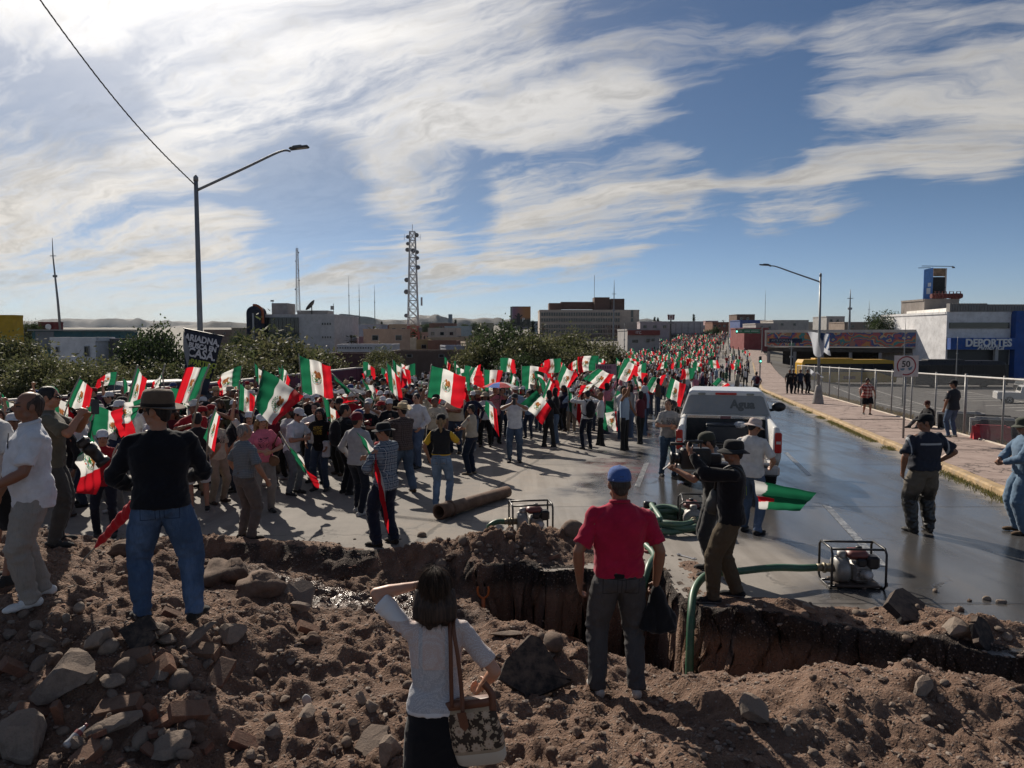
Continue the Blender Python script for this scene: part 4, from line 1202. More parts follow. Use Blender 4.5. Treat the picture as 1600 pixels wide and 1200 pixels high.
 FIGS['greytee']=f;FEAT['greytee']=dress(f,g,-168,1.74,'young man in grey printed T-shirt standing beside the water truck','tan','short',BLACK,shirtc=printed((.30,.285,.27),0),trouserc=jeans((.045,.075,.115)),voxel=.012,seed=12)
 g=G(1487,683,.15)
 f=Fig('m',w=1.12,hl=(-.29,.05,.88),hr=(.20,.30,1.1),yaw=20,fl=(-.13,0,0),fr=(.13,0,0))
 FIGS['vestman']=f;FEAT['vestman']=dress(f,g,20,1.80,'man in dark waistcoat and jeans standing against the fence','brown','short',BLACK,'cap',BLACK,shirtc=(.025,.028,.035),trouserc=jeans((.055,.085,.14)),shoec=(.25,.24,.22),voxel=.013,seed=13)
 g=G(1452,669,.15)
 f=Fig('m',w=1.1,sit=True,pel=.20,hl=(-.2,.35,.35),hr=(.2,.3,.35),fl=(-.16,.62,0),fr=(.14,.70,0),lean=8,yaw=10,pitch=14)
 FIGS['sitter']=f;FEAT['sitter']=dress(f,g,98,1.74,'man in black T-shirt and cap sitting on the pavement','tan','short',BLACK,'cap',(.06,.02,.018),shirtc=BLACK,trouserc=(.09,.085,.085),voxel=.013,seed=14)
 g=G(1354,648,.15)
 f=Fig('f',w=1.3,belly=.05,hl=(-.33,.1,.9),hr=(.33,.1,.9),legs='shorts',fl=(-.1,.16,0),fr=(.1,-.12,0),hem=.80,loose=1.4)
 FIGS['walker']=f;FEAT['walker']=dress(f,g,172,1.62,'woman in orange patterned blouse and black shorts walking along the pavement','tan','ponytail',BLACK,shirtc=plaid((.33,.05,.04),(.55,.42,.36),(.06,.03,.03),.15),trouserc=BLACK,voxel=.014,seed=15,trouser_name='shorts',shirt_name='blouse')
 g=G(603,852)
 f=Fig('m',w=1.06,sleeve='long',hl=(-.12,.24,1.04),hr=(-.02,.30,1.20),el=(-.8,-.6,0),er=(.8,-.5,-.3),cl=.9,cr=1.0,yaw=22,pitch=8,hem=.80,loose=1.3,fl=(-.13,.04,0),fr=(.13,-.04,0))
 FIGS['plaid']=f;FEAT['plaid']=dress(f,g,58,1.74,'man in black brimmed hat, blue plaid shirt and red neckerchief','tan','short',BLACK,'boonie',(.016,.016,.019),shirtc=plaid((.05,.075,.115),(.20,.235,.27),(.42,.43,.44),.085),trouserc=(.012,.017,.034),shoec=(.022,.018,.016),voxel=.010,wr=.009,seed=16)
 g=G(385,843)
 f=Fig('m',w=1.10,belly=.04,hl=(-.27,.10,.9),hr=(.27,.18,.9),yaw=-14,pitch=3,hem=.95,loose=1.2)
 FIGS['old']=f;FEAT['old']=dress(f,g,-38,1.70,'grey haired man in small checked shirt and taupe trousers seen from behind','tan','thin',(.16,.155,.15),shirtc=plaid((.13,.15,.165),(.19,.21,.225),(.08,.09,.10),.024),trouserc=(.115,.098,.088),shoec=(.03,.026,.022),voxel=.010,wr=.008,seed=17)
 g=G(412,800)
 f=Fig('f',w=1.12,hl=(-.10,.27,1.10),hr=(.04,.29,1.12),el=(-.9,-.3,-.2),er=(.9,-.3,-.2),yaw=10,hem=.90,loose=1.15)
 FIGS['pink']=f;FEAT['pink']=dress(f,g,-150,1.68,'blonde woman in bright pink T-shirt and white cap with brown bag','light','long',(.20,.13,.06),'cap',(.55,.56,.6),shirtc=printed((.62,.16,.22),3),trouserc=(.21,.185,.165),voxel=.012,seed=18)
 g=G(690,793)
 f=Fig('f',w=1.06,hl=(-.26,.05,.9),hr=(.05,.30,1.25),er=(.9,-.4,-.3),yaw=18,fl=(-.10,-.05,0),fr=(.11,.05,0),hem=.97,loose=1.05)
 FIGS['yellow']=f;FEAT['yellow']=dress(f,g,-14,1.66,'woman with blonde ponytail in black vest over yellow T-shirt','tan','ponytail',(.20,.135,.07),'cap',BLACK,shirtc=VEST(),trouserc=jeans((.13,.185,.26)),shoec=(.3,.27,.24),voxel=.012,seed=19)
 g=G(737,741)
 f=Fig('f',w=1.08,hl=(-.10,.30,1.12),hr=(.02,.32,1.10),el=(-.9,-.4,-.2),er=(.9,-.5,-.2),hem=.93,loose=1.15)
 FIGS['cream']=f;FEAT['cream']=dress(f,g,66,1.60,'woman in cream short sleeved top and dark trousers checking her phone','tan','short',BLACK,shirtc=(.40,.34,.26),trouserc=(.012,.018,.035),shoec=(.25,.2,.15),voxel=.012,seed=20)
 g=G(804,722)
 f=Fig('m',w=1.06,hl=(-.08,.28,1.50),hr=(.08,.28,1.50),el=(-1,-.1,-.5),er=(1,-.1,-.5),nl=(.5,-.6,0),nr=(-.5,-.6,0),hem=.86,loose=1.15)
 FIGS['phone']=f;FEAT['phone']=dress(f,g,178,1.74,'man in white T-shirt and jeans taking a picture with both hands','tan','short',BLACK,'cap',(.03,.03,.032),shirtc=(.60,.61,.62),trouserc=jeans((.06,.085,.125)),shoec=(.03,.025,.022),voxel=.012,seed=21)
 g=G(917,702)
 f=Fig('m',w=1.0,sleeve='long',hl=(-.18,.30,1.52),hr=(.20,.22,1.5),el=(-1,0,-.3),er=(1,0,-.3),hem=.90)
 FIGS['backpack']=f;FEAT['backpack']=dress(f,g,24,1.72,'man in white shirt with black backpack and raised elbows at the edge of the march','tan','short',BLACK,shirtc=(.58,.57,.55),trouserc=(.010,.014,.028),voxel=.013,seed=22)
 g=G(560,803)
 f=Fig('m',w=1.02,sleeve='long',hl=(-.26,.12,.92),hr=(.25,.15,.95),yaw=-10,fl=(-.12,.1,0),fr=(.12,-.1,0),hem=.86)
 FIGS['redcap']=f;FEAT['redcap']=dress(f,g,-28,1.72,'slim man in light grey sweatshirt and dark red cap seen from behind','tan','short',BLACK,'beanie',(.13,.012,.02),shirtc=(.34,.335,.34),trouserc=(.012,.015,.024),shoec=(.4,.39,.37),solec=(.5,.5,.5),voxel=.012,seed=23,shirt_name='sweatshirt')
 g=G(630,768)
 f=Fig('m',w=1.16,sleeve='long',hl=(-.14,.32,1.38),hr=(.06,.33,1.36),el=(-1,-.2,-.4),er=(1,-.2,-.4),yaw=14,fl=(-.13,.18,0),fr=(.13,-.18,0),loose=1.25)
 FIGS['straw']=f;FEAT['straw']=dress(f,g,40,1.74,'man in straw hat and dark brown plaid shirt holding up a phone','tan','short',BLACK,'cowboy',(.42,.33,.20),(.2,.13,.07),shirtc=plaid((.035,.026,.026),(.10,.075,.07),(.16,.13,.12),.08),trouserc=jeans((.05,.075,.115)),shoec=(.06,.035,.02),voxel=.012,seed=24)
 g=G(652,730)
 f=Fig('m',w=1.06,sleeve='long',hl=(-.22,.16,.95),hr=(.2,.2,.98),fl=(-.12,.1,0),fr=(.12,-.08,0),hem=.92,loose=1.2)
 FIGS['dress']=f;FEAT['dress']=dress(f,g,150,1.80,'tall man with glasses in white buttoned shirt and jeans','light','short',BLACK,shirtc=(.62,.60,.60),trouserc=jeans((.075,.105,.165)),voxel=.012,seed=25)
 g=G(541,772)
 f=Fig('m',w=1.06,sleeve='long',hl=(-.25,.15,.95),hr=(.02,.32,1.35),er=(.9,-.3,-.4),yaw=-12)
 FIGS['darkpack']=f;FEAT['darkpack']=dress(f,g,-52,1.76,'man with thick black hair, black shirt and black backpack','tan','short',BLACK,shirtc=(.010,.011,.015),trouserc=(.012,.012,.015),voxel=.012,seed=26)
 g=G(502,766)
 f=Fig('f',w=1.0,hl=(-.24,.18,.95),hr=(.22,.2,1.0),yaw=6)
 FIGS['darkhair']=f;FEAT['darkhair']=dress(f,g,170,1.66,'woman with long dark hair and black T-shirt, white cloth at her hip','tan','long',BLACK,shirtc=printed((.012,.011,.012),1),trouserc=(.035,.05,.08),voxel=.012,seed=27)
 g=G(458,772)
 f=Fig('m',w=1.06,hl=(-.14,.28,1.14),hr=(.06,.32,1.12),el=(-.9,-.5,-.1),er=(.9,-.5,-.1),lean=14,pitch=14)
 FIGS['tanman']=f;FEAT['tanman']=dress(f,g,-110,1.70,'man in white T-shirt bending beside the big flag','tan','short',BLACK,'cap',(.5,.5,.52),shirtc=(.55,.56,.60),trouserc=(.13,.14,.15),voxel=.012,seed=28)
 g=G(166,838)
 f=Fig('f',w=.98,hl=(-.25,.12,.95),hr=(.25,.12,.95),yaw=14)
 FIGS['redtee']=f;FEAT['redtee']=dress(f,g,196,1.58,'short person in red T-shirt and white cap with cream shoulder bag','tan','short',BLACK,'cap',(.58,.59,.62),shirtc=(.27,.014,.02),trouserc=(.014,.016,.026),voxel=.012,seed=29)
 g=G(312,800)
 f=Fig('m',w=1.0,legs='shorts',hl=(-.25,.12,.95),hr=(.25,.12,.95))
 FIGS['shorts']=f;FEAT['shorts']=dress(f,g,30,1.72,'person in white shorts and black trainers behind the black jumper','tan','short',BLACK,None,shirtc=(.02,.02,.022),trouserc=(.5,.5,.5),shoec=(.02,.02,.022),solec=(.5,.5,.5),voxel=.012,seed=30,trouser_name='shorts')
 g=G(368,768)
 f=Fig('f',w=1.0,hl=(-.24,.12,.95),hr=(.1,.3,1.2))
 FIGS['maroon']=f;FEAT['maroon']=dress(f,g,120,1.64,'woman in maroon cap and dark jacket behind the grey haired man','tan','long',(.09,.05,.03),'cap',(.07,.012,.018),shirtc=(.012,.014,.02),trouserc=(.03,.04,.06),voxel=.012,seed=31,shirt_name='jacket')
 g=G(1181,622)
 f=Fig('m',w=1.0,hl=(-.28,.08,.9),hr=(.28,.05,.9),fl=(-.1,.12,0),fr=(.1,-.12,0))
 FIGS['walkaway']=f;FEAT['walkaway']=dress(f,g,4,1.76,'lone walker with maroon backpack on the wet lane','tan','short',BLACK,shirtc=(.16,.17,.22),trouserc=(.014,.016,.022),voxel=.016,seed=32)
def red_cap(f):
 p=FEAT['red'];mb=MB();mb.smooth=True;mb.ell((0,-.098,.062),(.036,.022,.024),14,8);o=mb.build('cap_opening',hairm((.03,.026,.024)),p);o.matrix_local=f.HM
 mb=MB();mb.smooth=True;mb.tube([(.085*math.sin(a),-.012-.107*math.cos(a),.036)for a in np.linspace(-.75,.75,12)],.011,6);o=mb.build('cap_strap',cloth((.05,.10,.28)),p);o.matrix_local=f.HM
 mb=MB();mb.smooth=True;mb.rings([[f.S((x*math.cos(a),y*math.sin(a)-.004,z))for a in np.linspace(0,2*PI,29)[:-1]]for x,y,z in((.172,.124,.93),(.180,.130,.935),(.180,.130,.968),(.172,.124,.972))]);mb.build('belt',cloth((.012,.011,.011)),p)
 mb=MB();mb.smooth=True;mb.tube([f.nb+Vector((.067*math.cos(a),.062*math.sin(a)+.004,.028+.012*math.sin(a)*-1))for a in np.linspace(0,2*PI,25)[:-1]],.014,7,closed=True);mb.build('collar',cloth((.34,.012,.042)),p)
def MESHTOP():
 m,n,bs,out=new_mat('white_mesh_knit')
 tc=n.node('ShaderNodeTexCoord').outputs['Object']
 v=n.voro(n.mapv(tc,(1,1,1)),150,rnd=.35)
 hole=n.ss(v,.30,.46)
 z=n.sep(tc)[2]
 under=n.mix(n.ss(z,1.19,1.20),(.22,.23,.27),(.46,.29,.23))
 x,y,_=n.sep(tc)
 strap=n.m('LESS_THAN',n.m('ABSOLUTE',n.m('SUBTRACT',n.m('ABSOLUTE',x),.075)),.012)
 under=n.mix(n.m('MULTIPLY',strap,n.m('LESS_THAN',z,1.43)),under,(.22,.23,.27))
 sl=n.ss(n.m('ABSOLUTE',x),.17,.18)
 under=n.mix(sl,under,(.42,.28,.23))
 hem=n.m('MAXIMUM',n.m('LESS_THAN',z,.955),n.ss(z,1.452,1.455))
 hole=n.m('MULTIPLY',hole,n.m('SUBTRACT',1,hem))
 c=n.mix(n.m('MULTIPLY',hole,.62),(.66,.655,.66),under)
 n.l.new(c,bs.inputs['Base Color']);bs.inputs['Roughness'].default_value=.9
 bump(n,bs,n.m('ADD',n.m('MULTIPLY',hole,-.4),n.noise(tc,10,3,.5)),.5,.012)
 return m
def REFLECT():
 m,n,bs,out=new_mat('navy_work_shirt')
 tc=n.node('ShaderNodeTexCoord').outputs['Object'];x,y,z=n.sep(tc)
 band=n.m('MULTIPLY',n.m('LESS_THAN',n.m('ABSOLUTE',n.m('SUBTRACT',z,1.315)),.014),n.m('LESS_THAN',n.m('ABSOLUTE',x),.16))
 cuff=n.m('MULTIPLY',n.m('LESS_THAN',n.m('ABSOLUTE',n.m('SUBTRACT',n.m('ABSOLUTE',x),.285)),.010),n.m('GREATER_THAN',z,1.1))
 n.l.new(n.mix(n.m('MAXIMUM',band,cuff),(.012,.016,.03),(.34,.35,.36)),bs.inputs['Base Color']);bs.inputs['Roughness'].default_value=.85
 bump(n,bs,n.noise(tc,16,3,.5),.4,.012)
 return m
def WADER():
 m,n,bs,out=new_mat('muddy_waders')
 tc=n.node('ShaderNodeTexCoord').outputs['Object'];x,y,z=n.sep(tc)
 k=n.m('ADD',z,n.m('MULTIPLY',n.m('SUBTRACT',n.noise(tc,7,5,.6),.5),.25))
 n.l.new(n.mix(n.ss(k,.52,.70),(.016,.015,.014),(.105,.088,.068)),bs.inputs['Base Color'])
 n.l.new(n.lin(k,.5,.72,.3,.85),bs.inputs['Roughness'])
 bump(n,bs,n.noise(tc,12,4,.55),.6,.02)
 return m
def VEST():
 m,n,bs,out=new_mat('black_vest_over_yellow')
 tc=n.node('ShaderNodeTexCoord').outputs['Object'];x,y,z=n.sep(tc)
 vest=n.m('MULTIPLY',n.m('LESS_THAN',n.m('ABSOLUTE',x),.185),n.m('GREATER_THAN',z,1.005))
 n.l.new(n.mix(vest,(.55,.33,.02),(.010,.010,.012)),bs.inputs['Base Color']);bs.inputs['Roughness'].default_value=.9
 bump(n,bs,n.noise(tc,16,3,.5),.3,.012)
 return m
near_people()
def strands():
 p=FEAT['woman'];f=FIGS['woman'];rs=random.Random(2);mb=MB();mb.smooth=True
 for k in range(420):
  a=rs.uniform(-2.35,2.35);L=-.165+rs.gauss(0,.014);o=rs.uniform(.0,.010)+(abs(rs.gauss(0,.010))if k%7==0 else 0);pts=[]
  for t in(.12,.45,.8,1.15,1.5):pts.append(((.088+o)*math.sin(t)*math.sin(a),-.022-(.104+o)*math.sin(t)*math.cos(a),.042+(.094+o)*math.cos(t)))
  x,y=pts[-1][0],pts[-1][1]
  for j in range(1,5):pts.append((x*(1+.05*math.sin(j))+rs.gauss(0,.0025),y+.012*math.sin(j*.8)+rs.gauss(0,.0025),.04+(L-.04)*j/4))
  mb.tube(pts,[.0012]*8+[.0004],3,cap=False)
 o=mb.build('hair_strand',hairm((.045,.030,.021)),p);o.matrix_local=f.HM;o['kind']='stuff'
strands()
# ================================================================ FLAGS
GRN,WHT,RED=(.012,.125,.06),(.66,.66,.64),(.52,.012,.022)
EM=[]
def _em():
 br,dk,og=(.20,.085,.03),(.085,.040,.018),(.36,.135,.05)
 def P_(pts,c):EM.append((np.array(pts),c))
 def O_(cx,cy,rx,ry,c,n=14,rot=0):
  P_([(cx+rx*math.cos(2*PI*k/n)*math.cos(rot)-ry*math.sin(2*PI*k/n)*math.sin(rot),cy+rx*math.cos(2*PI*k/n)*math.sin(rot)+ry*math.sin(2*PI*k/n)*math.cos(rot))for k in range(n)],c)
 gr,lg=(.02,.13,.045),(.06,.17,.06)
 for side in(-1,1):
  for k in range(8):
   a=R(270+side*(9+k*13.5))
   O_(.93*math.cos(a),.93*math.sin(a),.115,.055,gr if k%2 else lg,10,a+PI/2+side*.5)
   O_(.78*math.cos(a),.78*math.sin(a),.085,.042,lg if k%2 else gr,8,a+PI/2-side*.6)
 P_([(-.12,-.98),(.12,-.98),(.2,-.8),(-.2,-.8)],(.55,.5,.45));P_([(.02,-.98),(.14,-.98),(.2,-.8),(.05,-.8)],RED)
 O_(0,-.62,.5,.08,(.05,.22,.3));O_(0,-.56,.3,.1,(.3,.22,.12))
 for x,y,r in((0,-.42,.16),(-.2,-.3,.13),(.2,-.34,.13),(-.34,-.14,.11),(.36,-.18,.11),(0,-.2,.12),(-.42,-.36,.1)):O_(x,y,r*.8,r,gr)
 P_([(.15,.1),(.55,-.28),(.72,-.36),(.62,-.12),(.7,.0),(.4,.25)],dk)
 O_(.08,.16,.34,.28,br,16,.5)
 P_([(.0,.35),(.25,.72),(.5,.82),(.78,.62),(.86,.25),(.74,-.05),(.5,.1),(.25,.05)],og)
 P_([(.3,.5),(.55,.68),(.74,.45),(.76,.12),(.6,.2),(.4,.3)],br)
 P_([(-.1,.3),(-.38,.66),(-.2,.86),(.05,.8),(.2,.5)],og)
 O_(-.22,.55,.16,.13,br);P_([(-.34,.6),(-.52,.48),(-.36,.48)],(.5,.35,.05))
 for q in range(6):
  O_(-.62+.12*math.sin(q*1.7),.5-q*.14,.065,.09,lg,8)
 P_([(-.18,-.08),(-.1,-.3),(-.02,-.08)],(.45,.3,.05));P_([(.1,-.08),(.16,-.3),(.24,-.08)],(.45,.3,.05))
_em()
def in_poly(px,py,poly):
 ins=np.zeros(px.shape,bool)
 x0,y0=poly[-1]
 for x1,y1 in poly:
  c=((y0>py)!=(y1>py))&(px<(x1-x0)*(py-y0)/(y1-y0+1e-12)+x0)
  ins^=c;x0,y0=x1,y1
 return ins
def flag_colors(U,Vv,emblem=True,mirror=False):
 c=np.empty(U.shape+(4,),np.float32);c[...,3]=1
 c[...,:3]=WHT
 c[U<1/3+.001,:3]=GRN;c[U>2/3-.001,:3]=RED
 if emblem:
  x=(U-.5)*1.75/.23;y=(.5-Vv)/.23
  if mirror:x=-x
  for poly,col in EM:
   c[in_poly(x,y,poly),:3]=col
 return c
def flag_mat():
 m,n,bs,out=new_mat('flag_cloth')
 a=n.node('ShaderNodeAttribute',attribute_name='col').outputs['Color']
 tc=n.node('ShaderNodeTexCoord').outputs['Object']
 n.l.new(a,bs.inputs['Base Color']);bs.inputs['Roughness'].default_value=.7;bs.inputs['Specular IOR Level'].default_value=.2
 bump(n,bs,n.noise(tc,26,3,.55),.15,.01)
 tr=n.node('ShaderNodeBsdfTranslucent');n.l.new(a,tr.inputs['Color'])
 mx=n.node('ShaderNodeMixShader');mx.inputs[0].default_value=.62
 n.l.new(bs.outputs[0],mx.inputs[1]);n.l.new(tr.outputs[0],mx.inputs[2]);n.l.new(mx.outputs[0],out.inputs[0])
 return m
FLAGM=flag_mat()
POLEM=M('flag_pole',(.30,.27,.22),.5,.2)
def flag_mesh(nu,nv,shape,emblem=True,mirror=False,colfn=None):
 """shape(U, V) -> xyz; U runs from the pole to the fly, V from the top down"""
 u=np.linspace(0,1,nu);v=np.linspace(0,1,nv)
 U,Vv=np.meshgrid(u,v,indexing='ij')
 xyz=shape(U,Vv)
 me=np_mesh('cloth',xyz.reshape(-1,3),grid_faces(nu,nv),FLAGM)
 col=(colfn or flag_colors)(U,Vv,emblem,mirror)if colfn is None else colfn(U,Vv)
 a=me.attributes.new('col','FLOAT_COLOR','POINT');a.data.foreach_set('color',col.reshape(-1))
 return me
def wave_shape(W,H,seed,amp=.09,droop=.15,dirx=1):
 rs=random.Random(seed)
 f1,f2,p1,p2,q=rs.uniform(5,8),rs.uniform(10,15),rs.uniform(0,6),rs.uniform(0,6),rs.uniform(-1.5,1.5)
 def sh(U,V):
  env=U**.7
  y=1.35*amp*W*env*(np.sin(f1*U+q*V+p1)+.45*np.sin(f2*U-1.6*V+p2))+.02*W*np.sin(22*V+9*U+p2)*env
  x=U*W*(1-.20*env)*dirx+.07*W*np.sin(2.6*V+4*U+p2)*env
  z=-V*H-droop*H*U**1.6+.06*H*np.sin(f1*.7*U+p2)*env-.03*H*np.sin(PI*V)*env
  x=x+dirx*.05*W*np.sin(3*V+p1)*env
  return np.stack([x,y,z],-1)
 return sh
def furl_shape(W,H,seed):
 """cloth hanging slack in long folds from the pole"""
 rs=random.Random(seed);p1,p2=rs.uniform(0,6),rs.uniform(0,6)
 def sh(U,V):
  x=W*.42*U*(1-.25*V)+.03*np.sin(9*U+p1)
  y=.11*np.sin(U*13+p1+1.2*V)*(U**.5)
  z=-V*H*.9-U**1.2*W*.62+.04*np.sin(7*U+p2)
  return np.stack([x,y,z],-1)
 return sh
FLAG_VARIANTS=[]
def flag_variants():
 for k in range(7):
  FLAG_VARIANTS.append(flag_mesh(46,30,wave_shape(1.35,.85,40+k,.12+.04*(k%3),.25+.25*(k%4),1 if k%3 else-1),True,k%2==0))
 for k in range(4):
  FLAG_VARIANTS.append(flag_mesh(46,30,furl_shape(1.35,.85,70+k),True,k%2==0))
flag_variants()
FLAG_GROUP='tricolour flags carried in the march'
def quad_flag(label,ht,hb,ft,fb,d,dd=0.0,amp=.06,pole=None,seed=0,nu=84,nv=56,sag=.0,name='flag',col=None,mirror=False,r=.013):
 """a flag whose four corners stand where the photograph has them, d metres away (its fly dd metres nearer or farther)"""
 A,B=P(ht[0],ht[1],d),P(hb[0],hb[1],d)
 C,D=P(ft[0],ft[1],d+dd),P(fb[0],fb[1],d+dd)
 W=(C-A).length
 rs=random.Random(seed)
 f1,p1,p2,q=rs.uniform(6,9),rs.uniform(0,6),rs.uniform(0,6),rs.uniform(-2,2)
 n_=(C-A).cross(B-A).normalized()
 o=A.copy()
 def sh(U,V):
  U3,V3=U[...,None],V[...,None]
  base=(1-U3)*(1-V3)*np.array(A-o)+(1-U3)*V3*np.array(B-o)+U3*(1-V3)*np.array(C-o)+U3*V3*np.array(D-o)
  env=np.clip(U*2.2,0,1)
  w=1.5*amp*W*env*(np.sin(f1*U+q*V+p1)+.4*np.sin(2.1*f1*U-2*V+p2))+.012*W*np.sin(17*V+6*U+p2)
  base=base+w[...,None]*np.array(n_)
  edge=sag*W*np.sin(PI*U)+.06*W*np.sin(f1*U+p2)*env
  base[...,2]-=edge*(0.4+.6*V)
  return base
 t=thing(name,label,'flag',o,0,FLAG_GROUP if name=='flag' else None)
 me=flag_mesh(nu,nv,sh,True,mirror,col)
 link('cloth',me,t)
 if pole is not None:
  a=(A-B).normalized()
  e=P(pole[0],pole[1],d+(pole[2]if len(pole)>2 else 0))-o
  mb=MB();mb.smooth=True
  mb.tube([a*.04,(B-o)*.5,e],r,7);mb.build('pole',POLEM,t)
 return t
def lane_flag(U,V):
 c=np.ones(U.shape+(4,),np.float32);c[...,:3]=GRN
 c[V+.06*np.sin(U*9)>.84,:3]=WHT
 c[(V>.66)&(np.abs(U-.72)<.06+.1*(V-.66)),:3]=RED
 return c
def featured_flags():
 q=quad_flag
 q('biggest tricolour flag, tilted, its eagle turned to the camera, left of centre',(411,576),(399,636),(481,622),(433,672),12.6,-.6,.035,(392,662),1,120,80)
 q('tricolour flag waving high, bunched red fly, in front of the purple wall',(467,555),(472,612),(518,572),(521,620),16,.3,.085,(474,640),2,110,74,.05)
 q('wide tricolour flag with bright eagle near the middle of the march',(674,571),(667,620),(727,588),(723,636),19.5,.3,.05,(664,650),3,110,74)
 q('square hung tricolour flag held upright, hoist at left, before the dark trees',(815,572),(815,610),(855,573),(847,609),27,0,.04,(815,632),4,90,60)
 q('tricolour flag with billowing green half right of the upright one',(879,569),(867,603),(903,587),(892,608),27,.4,.09,(862,625),5,90,60)
 q('tricolour flag stretched to the right beneath the cloth protest banner',(934,576),(911,592),(960,586),(947,610),26,.2,.06,(905,622),6,90,60)
 q('tricolour flag swept up steeply right of the cloth protest banner',(976,560),(962,591),(998,574),(984,596),28,.3,.08,(955,620),7,90,60)
 q('tricolour flag waved in front of red beach umbrella',(756,577),(758,618),(786,578),(775,622),23,.2,.09,(760,640),8,90,60,.1)
 q('low tilted flag, mostly white and red, at chest height of the front row',(838,610),(812,632),(862,638),(848,662),21,-.3,.06,None,9,90,60,.0,mirror=True)
 q('upper of two flags held by hand, green half spread flat',(946,626),(947,646),(986,628),(982,650),25,0,.03,None,10,80,50,.05)
 q('lower of two flags held by hand, red end trailing near the ground',(930,644),(938,668),(976,643),(977,678),24.4,0,.04,None,11,90,60,.04)
 q('flag hanging limp down its pole, red end lowest, left of the phone man',(759,626),(757,640),(776,640),(780,684),20,0,.05,None,12,80,40,.0)
 q('tricolour flag with curled red tip behind the photographer',(124,591),(102,634),(143,606),(136,646),13,.2,.12,(96,660),13,90,60,.0)
 q('narrow green and white flag standing upright left of the felt hat',(214,574),(195,638),(228,592),(218,634),11,.2,.05,(190,668),14,80,60)
 q('flag turned red side out with brown eagle, close behind the felt hat',(326,573),(306,622),(290,575),(272,636),10.5,0,.06,(300,668),15,110,74,.0)
 q('pale flag with drooping tip between felt hat and dark banner',(257,572),(250,600),(240,604),(236,612),14,.2,.06,(262,640),16,70,50,.05)
 q('red and white flag lowered beside the black jumper',(230,618),(214,642),(172,642),(186,680),9.6,.2,.05,None,17,90,60,.02)
 q('flag drooping from a shoulder with red end near the ground, beside red T-shirt',(146,650),(132,700),(156,770),(113,765),9.8,-.2,.05,(140,700),18,100,70,.03)
 q('green flag edge hanging from a low pole, right of the black jumper',(336,640),(318,684),(344,652),(335,708),10.8,.1,.08,(322,720),19,80,60)
 q('red crumpled flag on a short pole left of the biggest flag',(374,598),(372,640),(398,620),(398,644),14.5,.1,.12,(371,668),20,90,60,.04)
 q('folded flag hanging from the hand of the plaid shirted man',(556,671),(582,716),(592,732),(610,836),10.1,-.1,.05,None,21,90,60,-.25)
 q('flag carried slanting down past the pink T-shirt, red tip lowest',(441,683),(468,728),(494,746),(496,762),12.2,.1,.05,(436,674),22,100,60)
 q('green half of a flag spread over the wet lane behind the cameraman',(1276,770),(1178,750),(1250,797),(1186,792),9.6,-.2,.03,None,23,90,50,.03,col=lambda U,V:lane_flag(U,V))
 small=[((604,566),(608,606),(624,590),(630,634),21,'flag with long red fold, left of the wide flag'),((618,568),(634,603),(640,580),(642,600),24,'small flag leaning right above the crowd, left of the wide flag'),((520,585),(548,610),(556,628),(540,622),16,'flag seen edge on, slanting down behind the dark haired woman'),((737,575),(727,590),(752,570),(750,588),24,'rounded white and red flag just left of the umbrella flag'),((1048,590),(1040,618),(1070,600),(1062,640),30,'flag with red tail lowered behind the water truck'),((1018,590),(1008,606),(1042,586),(1028,616),33,'flag with red lower corner left of the water truck roof'),((936,596),(925,604),(908,604),(904,620),24,'green flag blown left, above the backpack man'),((858,592),(846,624),(866,600),(852,642),24,'flag showing a narrow red wedge between two broad flags'),((1122,590),(1112,600),(1142,602),(1134,608),46,'flag lying on the wind right of the crowd edge'),((964,610),(955,628),(986,618),(978,644),27,'flag with red ball shaped fold above white caps')]
 for k,(a,b,c,d_,dep,lab)in enumerate(small):
  q(lab,a,b,c,d_,dep,.15,.08,(b[0]*2-a[0]+(b[0]-a[0])*.2,b[1]*2-a[1]+6),60+k,60,40,.03)
featured_flags()
# ================================================================ THE CROWD
PROTO=[]
def make_protos():
 poses=[dict(),dict(hr=(.12,.30,1.25),er=(.9,-.4,-.3),cr=1.3),dict(hl=(-.06,.30,1.18),hr=(.06,.30,1.30),el=(-.9,-.3,-.3),er=(.9,-.3,-.3),cl=1.2,cr=1.2),dict(hr=(.28,.10,1.88),er=(.9,.2,0),cr=1.2),dict(hl=(-.07,.30,1.52),hr=(.07,.30,1.52),el=(-1,-.1,-.5),er=(1,-.1,-.5),cl=.8,cr=.8),dict(fl=(-.10,.18,0),fr=(.10,-.16,0),hl=(-.25,-.08,.92),hr=(.25,.2,.95)),dict(hl=(.06,.22,1.16),hr=(-.06,.24,1.14),el=(-1,-.4,-.2),er=(1,-.4,-.2))]
 for sx in('m','f'):
  for k,ps in enumerate(poses):
   w=(1.06,1.14,1.0,1.08,1.02,1.0,1.18)[k]
   sl='long' if k in(1,5)else 'short'
   f=Fig(sx,w=w,belly=.03 if k in(1,6)else 0,sleeve=sl,loose=1.15 if sx=='m' else 1.05,hem=.86,**ps)
   b=f.body(.017,shoes_in=True,smooth=2);b.materials.append(skin('tan'));b.materials.append(EYE);b.materials.append(LIP);b.materials.append(cloth((.03,.03,.03)))
   f.zone_face(b,True)
   s_=f.shirt(.020,.006,k);s_.materials.append(cloth((.5,.5,.5)))
   t_=f.trousers(.020,.006,k);t_.materials.append(cloth((.05,.07,.1)))
   PROTO.append((f,b,s_,t_,sl,k))
make_protos()
SHIRTS=[('white',(.55,.55,.55),11),('black',(.012,.012,.014),11),('navy',(.015,.02,.045),4),('grey',(.20,.20,.205),5),('red',(.30,.016,.022),4),('cream',(.42,.37,.29),4),('pale blue',(.24,.32,.42),3),('maroon',(.09,.012,.02),2),('olive',(.08,.08,.045),2),('pink',(.50,.17,.21),2),('dark green',(.015,.07,.04),2),('brown',(.10,.065,.042),2)]
